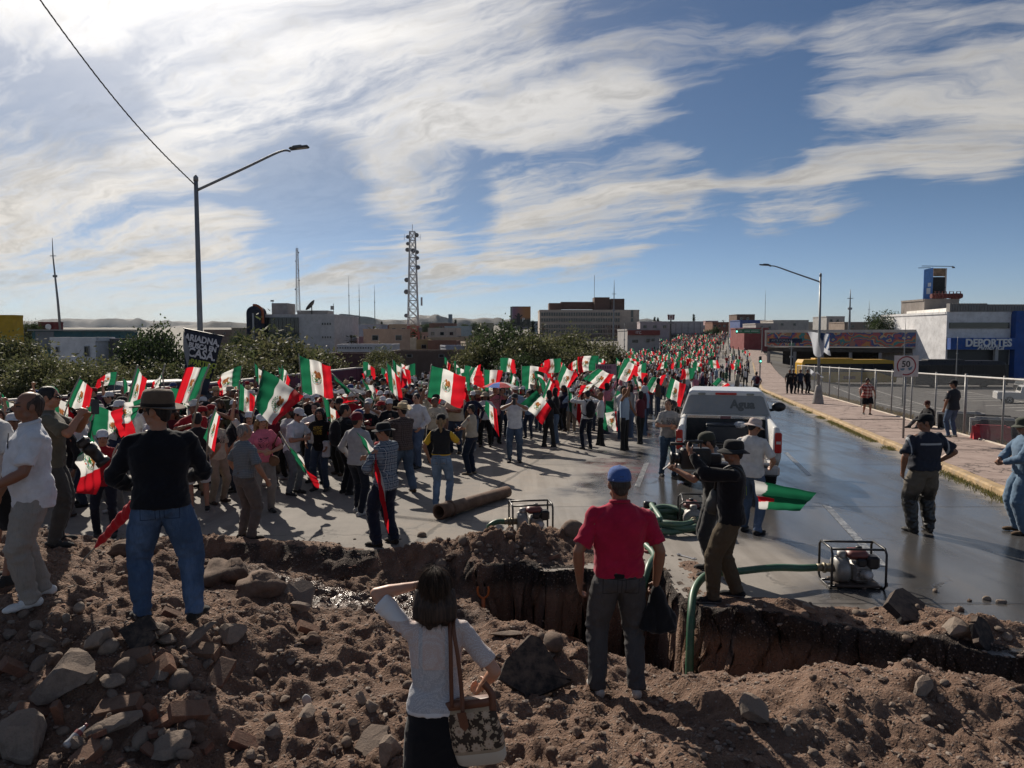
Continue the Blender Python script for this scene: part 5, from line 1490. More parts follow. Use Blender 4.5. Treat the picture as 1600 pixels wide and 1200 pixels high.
PANTS=[('dark jeans',(.03,.042,.07),5),('blue jeans',(.075,.115,.18),5),('black trousers',(.012,.012,.013),6),('grey trousers',(.12,.12,.12),2),('beige trousers',(.26,.21,.155),2)]
HATS=[(None,None,0,9),('white cap','cap',(.6,.6,.61),7),('black cap','cap',(.015,.015,.016),4),('red cap','cap',(.25,.015,.02),2),('blue cap','cap',(.03,.06,.17),1),('straw hat','cowboy',(.42,.33,.20),3),('white hat','cowboy',(.55,.53,.5),2),('beige sun hat','bucket',(.38,.32,.24),2)]
def pick(rs,tab):
 r=rs.random()*sum(t[-1]for t in tab)
 for t in tab:
  r-=t[-1]
  if r<=0:return t
 return tab[-1]
FRONT=[(-60,812),(60,812),(200,806),(330,792),(430,784),(540,768),(640,735),(745,702),(850,682),(930,674),(1000,661),(1040,640),(1090,612),(1128,604)]
def crowd():
 rs=random.Random(11)
 fr=[G(*p)for p in FRONT]
 fx=[p.x for p in fr];fy=[p.y for p in fr]
 taken=[(Vector(p.location).x,Vector(p.location).y)for p in FEAT.values()]
 taken+=[(G(1128,745).x+dx,G(1128,745).y+dy)for dx in(-.7,0,.7)for dy in(0,1.2,2.4,3.6,4.8)]
 cand=[]
 for _ in range(60000):
  y=12.0+43*rs.random()**1.15
  tl=-24.0;tr_=np.interp(y,[12,30,40,58],[-6,-6.5,-5.0,-3.6])
  t=rs.uniform(tl,tr_)
  x=curb_x(y)+t
  if y<np.interp(x,fx,fy)+.1:continue
  if abs(x)>.74*y+.4:continue
  if x<-18.2+.23*y:continue
  cand.append((y,x))
 cand.sort(key=lambda c:c[0]+rs.uniform(0,1.5))
 pts=[]
 cell={}
 for x,y in taken:cell.setdefault((int(x//1),int(y//1)),[]).append((x,y,.52))
 def free(x,y,r):
  cx_,cy_=int(x//1),int(y//1)
  for i in(-1,0,1):
   for j in(-1,0,1):
    for q in cell.get((cx_+i,cy_+j),()):
     if(q[0]-x)**2+(q[1]-y)**2<r*r:return False
  return True
 for y,x in cand:
  r=.53+.009*y+rs.uniform(0,.14)
  if free(x,y,r):
   pts.append((x,y));cell.setdefault((int(x//1),int(y//1)),[]).append((x,y,r))
  if len(pts)>=268:break
 used=set();flags=0
 skins=['tan','tan','brown','light','dark']
 pid=0
 for i,(x,y)in enumerate(pts):
  while True:
   male=rs.random()<.55
   hat=pick(rs,HATS);top=pick(rs,SHIRTS);pan=pick(rs,PANTS)
   bearer=rs.random()<(.18 if x<-.06*y-1.2 else.34)
   k=rs.choice((1,2,3,3))if bearer else rs.choice((0,0,4,4,5,6,2))
   long_=k in(1,5)
   hs=('long' if rs.random()<.6 else 'ponytail')if not male else 'short'
   who='long haired person' if hs=='long' else 'tied haired person' if hs=='ponytail' else 'short haired person'
   doing={0:'standing',1:'hand forward',2:'hands forward',3:'arm raised',4:'hands up',5:'striding',6:'arms folded'}[k]
   lab=f"{who}{' in ' + hat[0] if hat[0] else ''}, {top[0]} {'long' if long_ else 'short'} sleeves, {pan[0]}, {doing}"
   if lab not in used:break
  used.add(lab)
  f,b,sh_,tr_,sl,kk=PROTO[k+(0 if male else 7)]
  h=(1.73 if male else 1.61)*rs.uniform(.94,1.06);s_=h/1.72;wv=rs.uniform(.90,1.20)
  p=link('person',b,mats=[skin(rs.choice(skins)),None,None,cloth(rs.choice([(.02,.02,.022),(.35,.35,.35),(.06,.04,.03)]))])
  p.location=(x,y,road_z(y));p.scale=(s_*wv,s_*wv,s_)
  head=180-10+rs.gauss(0,34)
  p.rotation_euler=(0,0,R(head))
  tag(p,lab,'person','marchers in the crowd')
  link('shirt',sh_,p,mats=[printed(top[1],rs.randrange(4))if rs.random()<.45 and not long_ else cloth(top[1])]);link('trousers',tr_,p,mats=[cloth(pan[1])])
  hm=hairm(rs.choice([(.012,.010,.010),(.018,.013,.011),(.035,.022,.015),(.12,.12,.12)if male else(.05,.03,.018)]))
  o=link('hair',hair_mesh(hs,not male,.014),p,mats=[hm]);o.matrix_local=f.HM
  if hat[1]:
   o=link(HATNAME[hat[1]],hat_mesh(hat[1]),p,mats=[cloth(hat[2])]*2);o.matrix_local=f.HM@Matrix.Rotation(R(4),4,'X')
  if bearer and flags<85 and not(k==3 and y<22):
   flags+=1
   hand=to_world(p,f.wri[1]);
   v=rs.choice([0,1,2,3,4,5,6,7,8,9,10,7,8,9,10]);me=FLAG_VARIANTS[v]
   L=rs.uniform(.25,.5)if k==3 else rs.uniform(.4,.9)
   body=who.replace(' haired person',' hair')
   flab=f"tricolour flag held by person with {body}, {hat[0] or 'no hat'}, {top[0]} top, {pan[0]}"
   if flab in used:flab=flab.replace('tricolour','another')
   used.add(flab)
   t=thing('flag',flab,'flag',tuple(hand),rs.gauss(0,.5),FLAG_GROUP)
   tilt=rs.gauss(.0,.22)
   t.rotation_euler=(rs.gauss(0,.12),tilt,rs.gauss(0,.5))
   sc=rs.uniform(.45,.85)if v<7 else rs.uniform(.55,.95)
   mb_=POLES.get(round(L,1))
   if mb_ is None:
    mb=MB();mb.smooth=True;mb.tube([(0,0,-.35),(0,0,round(L,1))],.012,6);mb_=POLES[round(L,1)]=mb.mesh('pole',POLEM)
   link('pole',mb_,t)
   c=link('cloth',me,t,(0,0,round(L,1)-.02));c.scale=(sc,sc,sc)
 return pts
POLES={}
CROWD_PTS=crowd()
def far_crowd():
 """the march beyond the nearest few hundred people: nobody could count it"""
 rs=np.random.RandomState(5)
 pts=[]
 yend=max(p[1]for p in CROWD_PTS)
 n=0
 V,Fc,Cc=[],[],[]
 def add(vs,fs,c):
  b=sum(len(q)for q in V)if False else add.n
  V.append(np.array(vs));Fc.extend([[b+i for i in f]for f in fs]);Cc.extend([c]*len(vs));add.n+=len(vs)
 add.n=0
 occ={}
 for x,y in CROWD_PTS:occ.setdefault((int(x),int(y)),1)
 tops=[t[1]for t in SHIRTS];tw=np.array([t[2]for t in SHIRTS],float);tw/=tw.sum()
 bots=[t[1]for t in PANTS];bw=np.array([t[2]for t in PANTS],float);bw/=bw.sum()
 cand=[]
 for y0,y1,num in((21,60,420),(60,100,700),(100,180,850),(180,320,800),(320,560,650)):
  yy=rs.uniform(y0,y1,num)
  for y in yy:
   tr_=np.interp(y,[25,40,58,100,200,320,560],[-7,-5.4,-3.8,-6.5,-8,-5,-3]);tl=-23.5
   t=tl+(tr_-tl)*rs.rand()**.9
   if rs.rand()<.035 and y>60:t=rs.uniform(tr_,-.8)
   x=curb_x(y)+t
   if y<yend+6 and((int(x),int(y))in occ):continue
   if abs(x)>.8*y:continue
   cand.append((x,y))
 oc=np.array([[math.cos(2*PI*k/6),math.sin(2*PI*k/6)]for k in range(6)])
 def ringfs(L,n=6):
  fs=[]
  for a in range(L-1):
   for k in range(n):
    fs.append((a*n+k,a*n+(k+1)%n,(a+1)*n+(k+1)%n,(a+1)*n+k))
  fs.append(tuple(range((L-1)*n,L*n)))
  return fs
 F6,F5=ringfs(6),ringfs(5)
 for x,y in cand:
  h=rs.uniform(.93,1.04);z=road_z(y);a=rs.uniform(0,6.28);ca,sa=math.cos(a),math.sin(a)
  def put(prof,c,ox=0,oy=0,fs=None):
   vs=[]
   for zz,rx,ry,yo in prof:
    for k in range(6):
     px,py=oc[k,0]*rx+ox,oc[k,1]*ry+oy+yo
     vs.append((x+px*ca-py*sa,y+px*sa+py*ca,z+zz*h))
   add(vs,fs,c)
  top=tops[rs.choice(len(tops),p=tw)];bot=bots[rs.choice(len(bots),p=bw)]
  put([(.86,.17,.12,0),(1.05,.17,.12,0),(1.25,.205,.125,0),(1.38,.20,.10,0),(1.47,.07,.07,0)],top,fs=F5)
  st=rs.uniform(-.12,.12)
  for sx,s2 in((-.09,st),(.09,-st)):
   put([(0,.06,.11,s2),(.1,.055,.07,s2),(.5,.065,.07,s2*.5),(.75,.085,.09,0),(.92,.09,.10,0)],bot,sx,0,F5)
  hc=[(.17,.085,.045),(.012,.01,.01),(.55,.55,.56),(.015,.012,.012)][rs.choice(4,p=[.3,.35,.25,.1])]
  put([(1.46,.06,.06,0),(1.54,.075,.085,.01),(1.60,.078,.092,.01)][:3]+[(1.64,.08,.09,0),(1.70,.07,.08,0),(1.735,.02,.03,0)],hc,fs=F6)
  if rs.rand()<.5:
   for sx in(-1,1):
    up=rs.rand()<.3
    put([(1.38,.05,.05,0),(1.2 if not up else 1.5,.045,.045,.08),(1.05 if not up else 1.62,.04,.04,.2),(.98 if not up else 1.75,.04,.04,.25),(.95 if not up else 1.8,.03,.03,.26)],top if rs.rand()<.5 else(.18,.09,.05),sx*.22,0,F5)
 me=bpy.data.meshes.new('crowd');me.from_pydata(np.concatenate(V).tolist(),[],Fc)
 m,nn,bs,out=new_mat('crowd_clothing')
 at=nn.node('ShaderNodeAttribute',attribute_name='col').outputs['Color'];nn.l.new(at,bs.inputs['Base Color']);bs.inputs['Roughness'].default_value=.9
 me.materials.append(m)
 a_=me.attributes.new('col','FLOAT_COLOR','POINT');a_.data.foreach_set('color',np.concatenate([np.array(Cc,np.float32),np.ones((len(Cc),1),np.float32)],1).ravel())
 me.polygons.foreach_set('use_smooth',[True]*len(me.polygons))
 tag(link('crowd',me),'dense march of distant people filling the avenue up the slope','crowd',kind='stuff')
 Vs,Fs,Cs=[],[],[]
 b=0
 nu,nv=13,7
 U,Vv=np.meshgrid(np.linspace(0,1,nu),np.linspace(0,1,nv),indexing='ij')
 gf=grid_faces(nu,nv);col=flag_colors(U,Vv,False).reshape(-1,4)
 for x,y in cand:
  if rs.rand()>.15 or y<34:continue
  W=rs.uniform(.65,1.15);sh=wave_shape(W,W*.6,rs.randint(1e6),.1,rs.uniform(.05,.7),rs.choice([-1,1]))if rs.rand()<.7 else furl_shape(W,W*.6,rs.randint(1e6))
  q=sh(U,Vv).reshape(-1,3);a=rs.normal(0,.6);ca,sa=math.cos(a),math.sin(a)
  q=np.stack([q[:,0]*ca-q[:,1]*sa+x,q[:,0]*sa+q[:,1]*ca+y,q[:,2]+road_z(y)+rs.uniform(1.9,2.75)],-1)
  Vs.append(q);Fs.append(gf+b);b+=len(q)
  c=col.copy();e=((U.reshape(-1)-.5)**2*3+(Vv.reshape(-1)-.5)**2)<.035;c[e,:3]=(.22,.13,.07);Cs.append(c)
 me=np_mesh('flags',np.concatenate(Vs),np.concatenate(Fs),FLAGM)
 a_=me.attributes.new('col','FLOAT_COLOR','POINT');a_.data.foreach_set('color',np.concatenate(Cs).astype(np.float32).ravel())
 tag(link('distant_flags',me),'mass of small tricolour flags over the distant march','flags',kind='stuff')
far_crowd()
# ================================================================ THINGS IN THE STREET
def smooth_path(pts,n=8):
 pts=[Vector(p)for p in pts];out=[]
 for i in range(len(pts)-1):
  p0,p1,p2,p3=pts[max(i-1,0)],pts[i],pts[i+1],pts[min(i+2,len(pts)-1)]
  for k in range(n):
   t=k/n
   out.append(.5*((2*p1)+(p2-p0)*t+(2*p0-5*p1+4*p2-p3)*t*t+(3*p1-p0-3*p2+p3)*t**3))
 out.append(pts[-1]);return out
def pipe(name,pts,r,mat,parent=None,n=10,sm=8,**kw):
 mb=MB();mb.smooth=True
 p=smooth_path(pts,sm)if sm else pts
 mb.tube(p,r,n,**kw);return mb.build(name,mat,parent)
def splashed():
 m,n,bs,out=new_mat('white_paint_mud_splashed');tc=n.node('ShaderNodeTexCoord').outputs['Object'];z=n.sep(tc)[2]
 k=n.m('ADD',n.lin(z,.45,1.25,1.0,.12),n.m('MULTIPLY',n.m('SUBTRACT',n.noise(tc,6,8,.7),.5),1.3))
 k2=n.ss(n.noise(n.mapv(tc,(1,1,.25)),14,5,.65),.52,.75)
 c=n.mix(n.m('MULTIPLY',n.ss(k,.45,1.0),.8),(.68,.675,.66),(.26,.20,.15));c=n.mix(n.m('MULTIPLY',k2,.22),c,(.30,.27,.23))
 n.l.new(c,bs.inputs['Base Color']);n.l.new(n.lin(k,.3,.9,.25,.8),bs.inputs['Roughness']);return m
CAR_WHITE=M('white_car_paint',(.66,.66,.65),.25,.04,dirt=.35,dirtcol=(.30,.26,.21))
TRUCK_WHITE=splashed()
RED_LENS=M('red_lens',(.42,.012,.012),.2,.1)
CHROME=M('chrome',(.6,.6,.6),.18,.05,metal=.9);DUSTY_GLASS=M('dusty_film_glass',(.23,.245,.26),.35,.08,dirt=.5,dirtcol=(.3,.28,.25));DARKGREY=M('dark_grey_print',(.09,.10,.105),.5,.05)
def wheel(parent,c,r,w,rim=STEEL,axis='x'):
 t=MB();t.smooth=True
 Mx=Matrix.Rotation(PI/2,3,'Y')
 t.lathe([(r*.6,-w/2),(r*.93,-w/2),(r,-w*.32),(r,w*.32),(r*.93,w/2),(r*.6,w/2)],22,c,M=Mx)
 tyre=t.build('wheel',RUBBER,parent)
 q=MB()
 for sx in(-1,1):
  q.lathe([(r*.6,sx*w*.42),(r*.5,sx*w*.5),(r*.15,sx*w*.44),(.001,sx*w*.44)],16,c,M=Mx)
  for k in range(5):
   a=2*PI*k/5
   q.box(Vector(c)+Mx@Vector((r*.36*math.cos(a),r*.36*math.sin(a),sx*w*.49)),(w*.1,.1*r/.38,.1*r/.38))
 q.build('rim',rim,tyre)
 return tyre
def truck_shell(parent,wheels,paint=CAR_WHITE,crew=False):
 """pickup body: local y forward from the tail, x to the right"""
 pass
def water_truck():
 g=G(1128,764)
 ang=-math.atan(.262)
 t=thing('pickup_truck','white pickup truck with open loaded bed and a dusty rear window marked Agua','pickup truck',(g.x,g.y-.35,g.z),ang)
 W=TRUCK_WHITE
 for s in(-1,1):
  mb=MB();mb.smooth=True
  rings=[]
  for y in(0,.06,.45,.75,1.15,1.55,1.85,2.05):
   arch=.30*max(0,1-((y-1.0)/.50)**2)**.5 if abs(y-1.0)<.5 else 0
   zb=.52+arch
   tp=.02 if y<.05 else 0
   sec=[(.845,zb),(.93,zb),(1.0-tp,.72+arch*.4),(1.01-tp,.98),(.985-tp,1.20),(.955,1.30),(.90,1.335),(.845,1.325)]
   rings.append([Vector((s*x,y,z))for x,z in sec])
  mb.rings(rings);mb.build('bed_side',W,t,fixn=True)
  mb=MB();mb.bbox((s*.935,-.004,1.03),(.13,.10,.40),.02);l=mb.build('tail_light',RED_LENS,t)
  mb=MB();mb.bbox((s*.935,-.05,1.035),(.09,.015,.06),.006);mb.build('reversing_lens',M('clear_lens',(.55,.5,.48),.2),l)
  mb=MB();mb.smooth=True
  mb.ell((s*1.26,3.55,1.40),(.165,.07,.115),14,8);mb.tube([(s*.98,3.7,1.28),(s*1.16,3.58,1.33)],.035,8);mb.build('side_mirror',BLACK_PLASTIC,t)
 mb=MB();mb.box((0,1.02,.66),(1.68,2.0,.04));mb.box((0,2.03,.98),(1.68,.05,.66));mb.build('bed_floor',M('bed_liner',(.05,.05,.05),.8,dirt=.5),t)
 mb=MB();mb.bbox((0,-.32,.70),(1.60,.60,.055),.02);tg=mb.build('tailgate',W,t)
 mb=MB();mb.bbox((0,-.32,.732),(1.40,.48,.012),.004);mb.build('tailgate_liner',M('grey_liner',(.14,.135,.13),.8,dirt=.5),tg)
 mb=MB();mb.bbox((0,-.12,.50),(1.92,.20,.20),.04);bp=mb.build('bumper',M('worn_chrome',(.42,.42,.43),.32,.15,metal=.7,dirt=.5),t)
 mb=MB();mb.box((0,-.224,.53),(.34,.01,.14));mb.build('number_plate',WHITE_PAINT,bp)
 mb=MB();mb.smooth=False
 def sec(y,hw0,hw1,z1):
  return[Vector((-hw0,y,.5)),Vector((hw0,y,.5)),Vector((hw0+.01,y,1.0)),Vector((hw0-.02,y,1.30)),Vector((hw1,y,z1-.05)),Vector((hw1-.07,y,z1)),Vector((-hw1+.07,y,z1)),Vector((-hw1,y,z1-.05)),Vector((-hw0+.02,y,1.30)),Vector((-hw0-.01,y,1.0))]
 mb.rings([sec(2.07,.985,.80,1.83),sec(2.10,1.0,.81,1.87),sec(2.9,1.0,.80,1.89),sec(3.6,1.0,.77,1.86),sec(3.95,1.0,.76,1.80)])
 mb.rings([[Vector((-1.0,y,.5)),Vector((1.0,y,.5)),Vector((1.0,y,1.0)),Vector((.95,y,z)),Vector((.6,y,z+.05)),Vector((-.6,y,z+.05)),Vector((-.95,y,z)),Vector((-1.0,y,1.0))]for y,z in((3.97,1.28),(4.6,1.22),(5.5,1.12),(5.72,.95))])
 mb.build('cab',W,t,fixn=True)
 mb=MB();mb.prism([(-.93,0),(.93,0),(.80,.40),(.74,.43),(-.74,.43),(-.80,.40)],(0,2.052,1.345),(1,0,0),(0,.06,.99),(0,-.012,0))
 rw=mb.build('rear_window',DUSTY_GLASS,t,fixn=True)
 o=link('lettering',text_mesh('Agua',.255,DARKGREY,.002,.012),rw);o.location=(.36,2.047,1.57);o.rotation_euler=(PI/2-.06,0,0)
 mb=MB();mb.bbox((0,2.045,1.805),(.46,.05,.05),.01);mb.build('brake_light',RED_LENS,t)
 mb=MB()
 for s in(-1,1):mb.bbox((s*.52,2.05,1.80),(.16,.04,.045),.012)
 mb.build('cargo_lamp',M('lamp_lens',(.25,.25,.22),.3),t)
 mb=MB();mb.bbox((0,2.02,1.285),(1.86,.07,.085),.015);b=mb.build('headache_rail',CHROME,t)
 mb=MB();mb.box((.0,1.981,1.283),(.22,.008,.06));mb.build('red_reflector',M('faded_red',(.25,.10,.10),.4),b)
 for s in(-1,1):
  mb=MB();mb.quad((s*1.006,2.3,1.33),(s*1.006,3.5,1.33),(s*.80,3.45,1.80),(s*.82,2.35,1.80));mb.build('side_window',GLASS_DARK,t)
 for s in(-1,1):
  for y in(1.0,4.75):wheel(t,(s*.86,y,.385),.385,.26)
 mb=MB();mb.tube([(-.7,1.0,.38),(.7,1.0,.38)],.05,8);mb.ell((0,1.0,.38),(.16,.16,.16));mb.box((0,2.6,.45),(.8,4.8,.12));mb.build('chassis',BLACK_METAL,t)
 Lw=Matrix.Translation(t.location)@Matrix.Rotation(ang,4,'Z')
 def put(o,v):o.location=Lw@Vector(v);o.rotation_euler=(0,0,ang)
 mb=MB();mb.bbox((0,0,.24),(.86,.42,.48),.02)
 mb.bbox((0,0,.49),(.88,.44,.04),.012);o=tag(mb.build('tool_box',M('dark_blue_box',(.022,.028,.038),.5)),'dark rectangular tool box in the truck bed under the rear window','tool box');put(o,(.02,1.62,.68))
 def lump(name,label,cat,mat,parts,at,vox=.03,amp=.03):
  mb=MB()
  for c,r in parts:mb.ell(c,r,12,8)
  me=remeshed(mb,vox,3);displace(me,lambda co:amp*(vnoise(co[:,0]*7,co[:,1]*7,co[:,2]*9+at[0])+.5*vnoise(co[:,0]*17,co[:,1]*17,co[:,2]*17)))
  me.materials.append(mat);o=tag(link(name,me),label,cat);put(o,at);return o
 lump('sack','pale cloth sack slumped in the left corner of the truck bed','sack',cloth((.34,.34,.36)),[((0,0,.14),(.20,.18,.15)),((.05,.05,.26),(.14,.12,.1))],(-.50,.55,.68))
 lump('tarpaulin','grey folded tarpaulin on the left of the open tailgate','tarpaulin',cloth((.14,.14,.15)),[((0,0,.07),(.24,.2,.09)),((.12,.05,.13),(.14,.12,.08))],(-.42,-.1,.735))
 lump('plastic_bag','white plastic bag lying on the dark tool box','bag',cloth((.40,.42,.45)),[((0,0,.05),(.17,.12,.07))],(.30,1.45,1.15))
 lump('rag','reddish brown rag heaped beside the tool box in the truck','rag',cloth((.16,.06,.045)),[((0,0,.1),(.16,.14,.12))],(.44,.8,.68))
 mb=MB();mb.smooth=True;mb.lathe([(.05,0),(.05,.2),(.03,.25),(.015,.26)],12);o=tag(mb.build('bottle',M('dusty_bottle',(.35,.34,.3),.4)),'dusty bottle standing at the right end of the tailgate','bottle');put(o,(.62,-.05,.735))
 mb=MB();mb.smooth=True
 for k in range(3):mb.tube([((.26-k*.02)*math.cos(a),(.2)*math.sin(a),.04+.05*k)for a in np.linspace(0,2*PI,24)[:-1]],.022,8,closed=True)
 o=tag(mb.build('hose_coil',BLACK_PLASTIC),'thin black hose coiled in the middle of the truck bed','hose');put(o,(-.22,1.0,.69))
 return t,Lw
TRUCK,TRUCKM=water_truck()
# ---------------------------------------------------------------- pumps and hoses
PUMP_GREY=M('cast_aluminium',(.26,.25,.235),.5,.25,8,metal=.4,dirt=.6);TANK_RED=M('faded_red_tank',(.17,.05,.045),.45,.2,dirt=.5);HOSE_G=M('green_hose',(.03,.10,.055),.45,.2,6,dirt=.35)
def pump(label,loc,rz):
 t=thing('water_pump',label,'water pump',loc,rz,'engine pumps draining the hole')
 fr=MB();fr.smooth=True
 w,d,h,r=.60,.42,.48,.014
 def loop(y):
  k=.06
  return[(-w/2+k,y,.02),(w/2-k,y,.02),(w/2,y,.02+k),(w/2,y,h-k),(w/2-k,y,h),(-w/2+k,y,h),(-w/2,y,h-k),(-w/2,y,.02+k)]
 for x in(-w/2,w/2):
  k=.05
  fr.tube([(x,-d/2+k,.015),(x,d/2-k,.015),(x,d/2,.015+k),(x,d/2,h-k),(x,d/2-k,h),(x,-d/2+k,h),(x,-d/2,h-k),(x,-d/2,.015+k)],r,8,closed=True)
 fr.tube([(-w/2,-d/2+.05,h-.01),(w/2,-d/2+.05,h-.01)],r,8);fr.tube([(-w/2,d/2-.05,h-.01),(w/2,d/2-.05,h-.01)],r,8)
 for y in(-.12,.12):fr.tube([(-w/2,y,.02),(w/2,y,.02)],r,8)
 fr.build('frame',BLACK_METAL,t)
 b=MB();b.bbox((.02,0,.035),(.5,.34,.03),.01);b.build('base_plate',M('rusty_plate',(.07,.05,.038),.8,.3),t)
 v=MB();v.smooth=True;My=Matrix.Rotation(PI/2,3,'Y')
 v.lathe([(.05,-.09),(.145,-.085),(.155,-.03),(.155,.03),(.145,.06),(.05,.065)],24,(-.12,0,.19),M=My)
 v.tube([(-.12,0,.30),(-.12,0,.40)],[.06,.05],14);v.build('pump_housing',PUMP_GREY,t)
 c=MB();c.smooth=True;c.tube([(-.2,0,.2),(-.31,0,.2)],.048,14);c.tube([(-.30,0,.2),(-.33,0,.2)],.06,14);c.tube([(-.33,0,.2),(-.40,0,.2)],.044,14);c.build('coupling',M('brass_coupling',(.22,.19,.13),.5,metal=.5,dirt=.5),t)
 e=MB();e.bbox((.08,0,.17),(.20,.24,.22),.03)
 for k in range(5):e.bbox((.08,-.125,.10+k*.03),(.15,.02,.012),.003)
 e.smooth=True;e.lathe([(.02,.1),(.06,.12),(.065,.15),(.001,.16)],14,(.10,-.0,.17),M=Matrix.Rotation(PI/2,3,'X'));e.build('engine',PUMP_GREY,t)
 e=MB();e.smooth=True;e.bbox((.05,.02,.37),(.26,.24,.11),.045);tank=e.build('fuel_tank',TANK_RED,t)
 e=MB();e.smooth=True;e.lathe([(.035,0),(.035,.03),(.0,.032)],12,(.08,.02,.425));e.build('tank_cap',BLACK_PLASTIC,tank)
 e=MB();e.bbox((.20,-.06,.30),(.14,.15,.15),.025);e.bbox((.07,-.10,.30),(.11,.08,.09),.02);e.build('air_filter',BLACK_PLASTIC,t)
 e=MB();e.smooth=True;e.lathe([(.0,.0),(.05,.0),(.055,.03),(.04,.05),(.0,.05)],14,(.13,-.13,.17),M=Matrix.Rotation(PI/2,3,'X'));e.build('recoil_starter',M('pale_alloy',(.42,.41,.40),.45,metal=.3),t)
 return t
def street_things():
 g=G(1330,914);p1=pump('water pump in black tube frame on the wet road, nearest of the pumps',g,R(-4))
 g2=G(829,834);p2=pump('water pump beside the earth heap at the far edge of the hole',g2,R(8))
 g3=G(1082,826);p3=pump('water pump half hidden behind the cameraman near the hose coil',g3,R(80))
 def pw(p,v):return Matrix.Rotation(p.rotation_euler[2],3,'Z')@Vector(v)+Vector(p.location)
 a=pw(p1,(-.40,0,.2))
 pts=[a,a+Vector((-.18,-.01,-.005))]
 for px,py,d,up in((1210,887,8.35,.10),(1150,893,8.22,.08)):pts.append(P(px,py,d))
 pts+=[P(1112,897,8.1),P(1096,905,8.0),P(1084,925,7.80),P(1080,960,7.55),P(1078,1010,7.40),P(1077,1060,7.3),P(1077,1110,7.2)]
 tag(pipe('hose',pts,.042,HOSE_G),'green hose running from the nearest pump down the corner of the hole','hose')
 a=pw(p2,(-.40,0,.2))
 gd=G(762,836)
 tag(pipe('hose',[a,a+Vector((-.12,-.02,.0)),a+Vector((-.22,-.06,-.05)),gd+Vector((.02,.1,.06)),gd+Vector((.06,-.25,.05)),gd+Vector((.25,-.6,.08)),gd+Vector((.45,-.9,-.05))],.040,HOSE_G),'green hose curling from the pump behind the earth heap','hose')
 c=G(1050,826)
 mb=MB();mb.smooth=True
 pts=[]
 for k in range(88):
  a_=2*PI*k/24
  rr=.40+.035*math.sin(k*.9)-.012*(k//24)
  pts.append((c.x+rr*1.05*math.cos(a_)+.03*math.sin(k*.31),c.y+rr*1.25*math.sin(a_),road_z(c.y)+.055+.052*(k/24)+.01*math.sin(k)))
 e=G(1012,800)
 pts+=[(c.x-.2,c.y+.62,c.z+.22),(e.x+.1,e.y+.05,e.z+.10)]
 mb.tube(smooth_path(pts,3),.044,9);hc=mb.build('hose_coil',M('pale_green_hose',(.075,.15,.10),.5,.2,6,dirt=.4))
 tag(hc,'thick green hose coiled on the road beside the man in red','hose')
 mb=MB();mb.smooth=True;mb.tube([(e.x+.14,e.y+.06,e.z+.10),(e.x-.05,e.y+.02,e.z+.12),(e.x-.07,e.y+.02,e.z+.12)],[.055,.07,.05],12);mb.build('coupling',BLACK_METAL,hc)
 q=G(1018,872)
 tag(pipe('hose',[G(1015,856)+Vector((-.1,.2,.05)),G(1022,872)+Vector((0,0,.05)),G(1020,890)+Vector((-.05,.02,.03)),G(1008,893)+Vector((-.1,-.2,-.3))],.045,HOSE_G),'short bend of green hose dropping over the rim beside the red polo','hose')
 a,b=G(686,812),G(792,778)
 a.z+=.13;b.z+=.12
 d=(b-a).normalized()
 t=thing('steel_pipe','rusty length of wide steel pipe lying across the road','pipe',a)
 mb=MB();mb.smooth=True
 L=(b-a).length
 def rg(off,r,n=22):
  u=d.cross(Vector((0,0,1))).normalized();w=u.cross(d)
  return[d*off+(u*math.cos(2*PI*k/n)+w*math.sin(2*PI*k/n))*r for k in range(n)]
 mb.rings([rg(0,.10),rg(0,.13),rg(.28,.13),rg(.30,.112),rg(L*.5,.11),rg(L,.11),rg(L,.09),rg(L*.5,.09),rg(.3,.095),rg(0,.10)],cap=False)
 RUST=M('rusty_steel',(.13,.075,.048),.85,.4,5,bmp=.6,bscale=14,dirt=.6,dirtcol=(.06,.035,.025))
 mb.build('pipe_wall',RUST,t)
 mb=MB();mb.smooth=True;mb.rings([rg(.27,.14),rg(.34,.14)],cap=True);mb.build('pipe_collar',RUST,t)
 s=P(757,984,8.75);s.z=gz(s.x,s.y)
 top=P(755,935,8.95)
 t=thing('shovel','orange handled shovel standing against the wall of the hole','shovel',s)
 v=top-s
 mb=MB();mb.smooth=True;mb.tube([(0,0,.02),v*.98],.017,8);mb.build('shaft',M('worn_wood',(.25,.19,.13),.8),t)
 OR=M('orange_plastic',(.50,.13,.03),.5,.15,dirt=.2)
 mb=MB();mb.smooth=True;mb.tube([v*.70,v*1.0],.024,8)
 mb.tube(smooth_path([v,v+Vector((-.055,0,.04)),v+Vector((-.07,0,.11)),v+Vector((-.06,0,.15))],4),.014,7);mb.tube(smooth_path([v,v+Vector((.055,0,.04)),v+Vector((.07,0,.11)),v+Vector((.06,0,.15))],4),.014,7);mb.build('handle',OR,t)
 mb=MB();mb.prism([(-.1,.04),(-.1,-.12),(-.05,-.22),(0,-.25),(.05,-.22),(.1,-.12),(.1,.04)],(0,-.01,.05),(1,0,0),(0,-.2,.98),(0,.006,0));mb.build('blade',M('muddy_steel',(.10,.08,.07),.6),t)
 g=G(1072,871);t=thing('spanner','steel spanner lying on the concrete beside the hole','spanner',g,R(-50))
 mb=MB();mb.bbox((0,0,.012),(.22,.022,.010),.004);mb.lathe([(.014,.006),(.028,.006),(.028,.02),(.014,.02)],10,(-.12,0,0),cap=False);mb.bbox((.125,.02,.012),(.05,.016,.014),.003);mb.bbox((.125,-.02,.012),(.05,.016,.014),.003);mb.build('spanner_body',STEEL,t)
 g=G(1022,866);RR=M('red_rubber',(.25,.05,.045),.6)
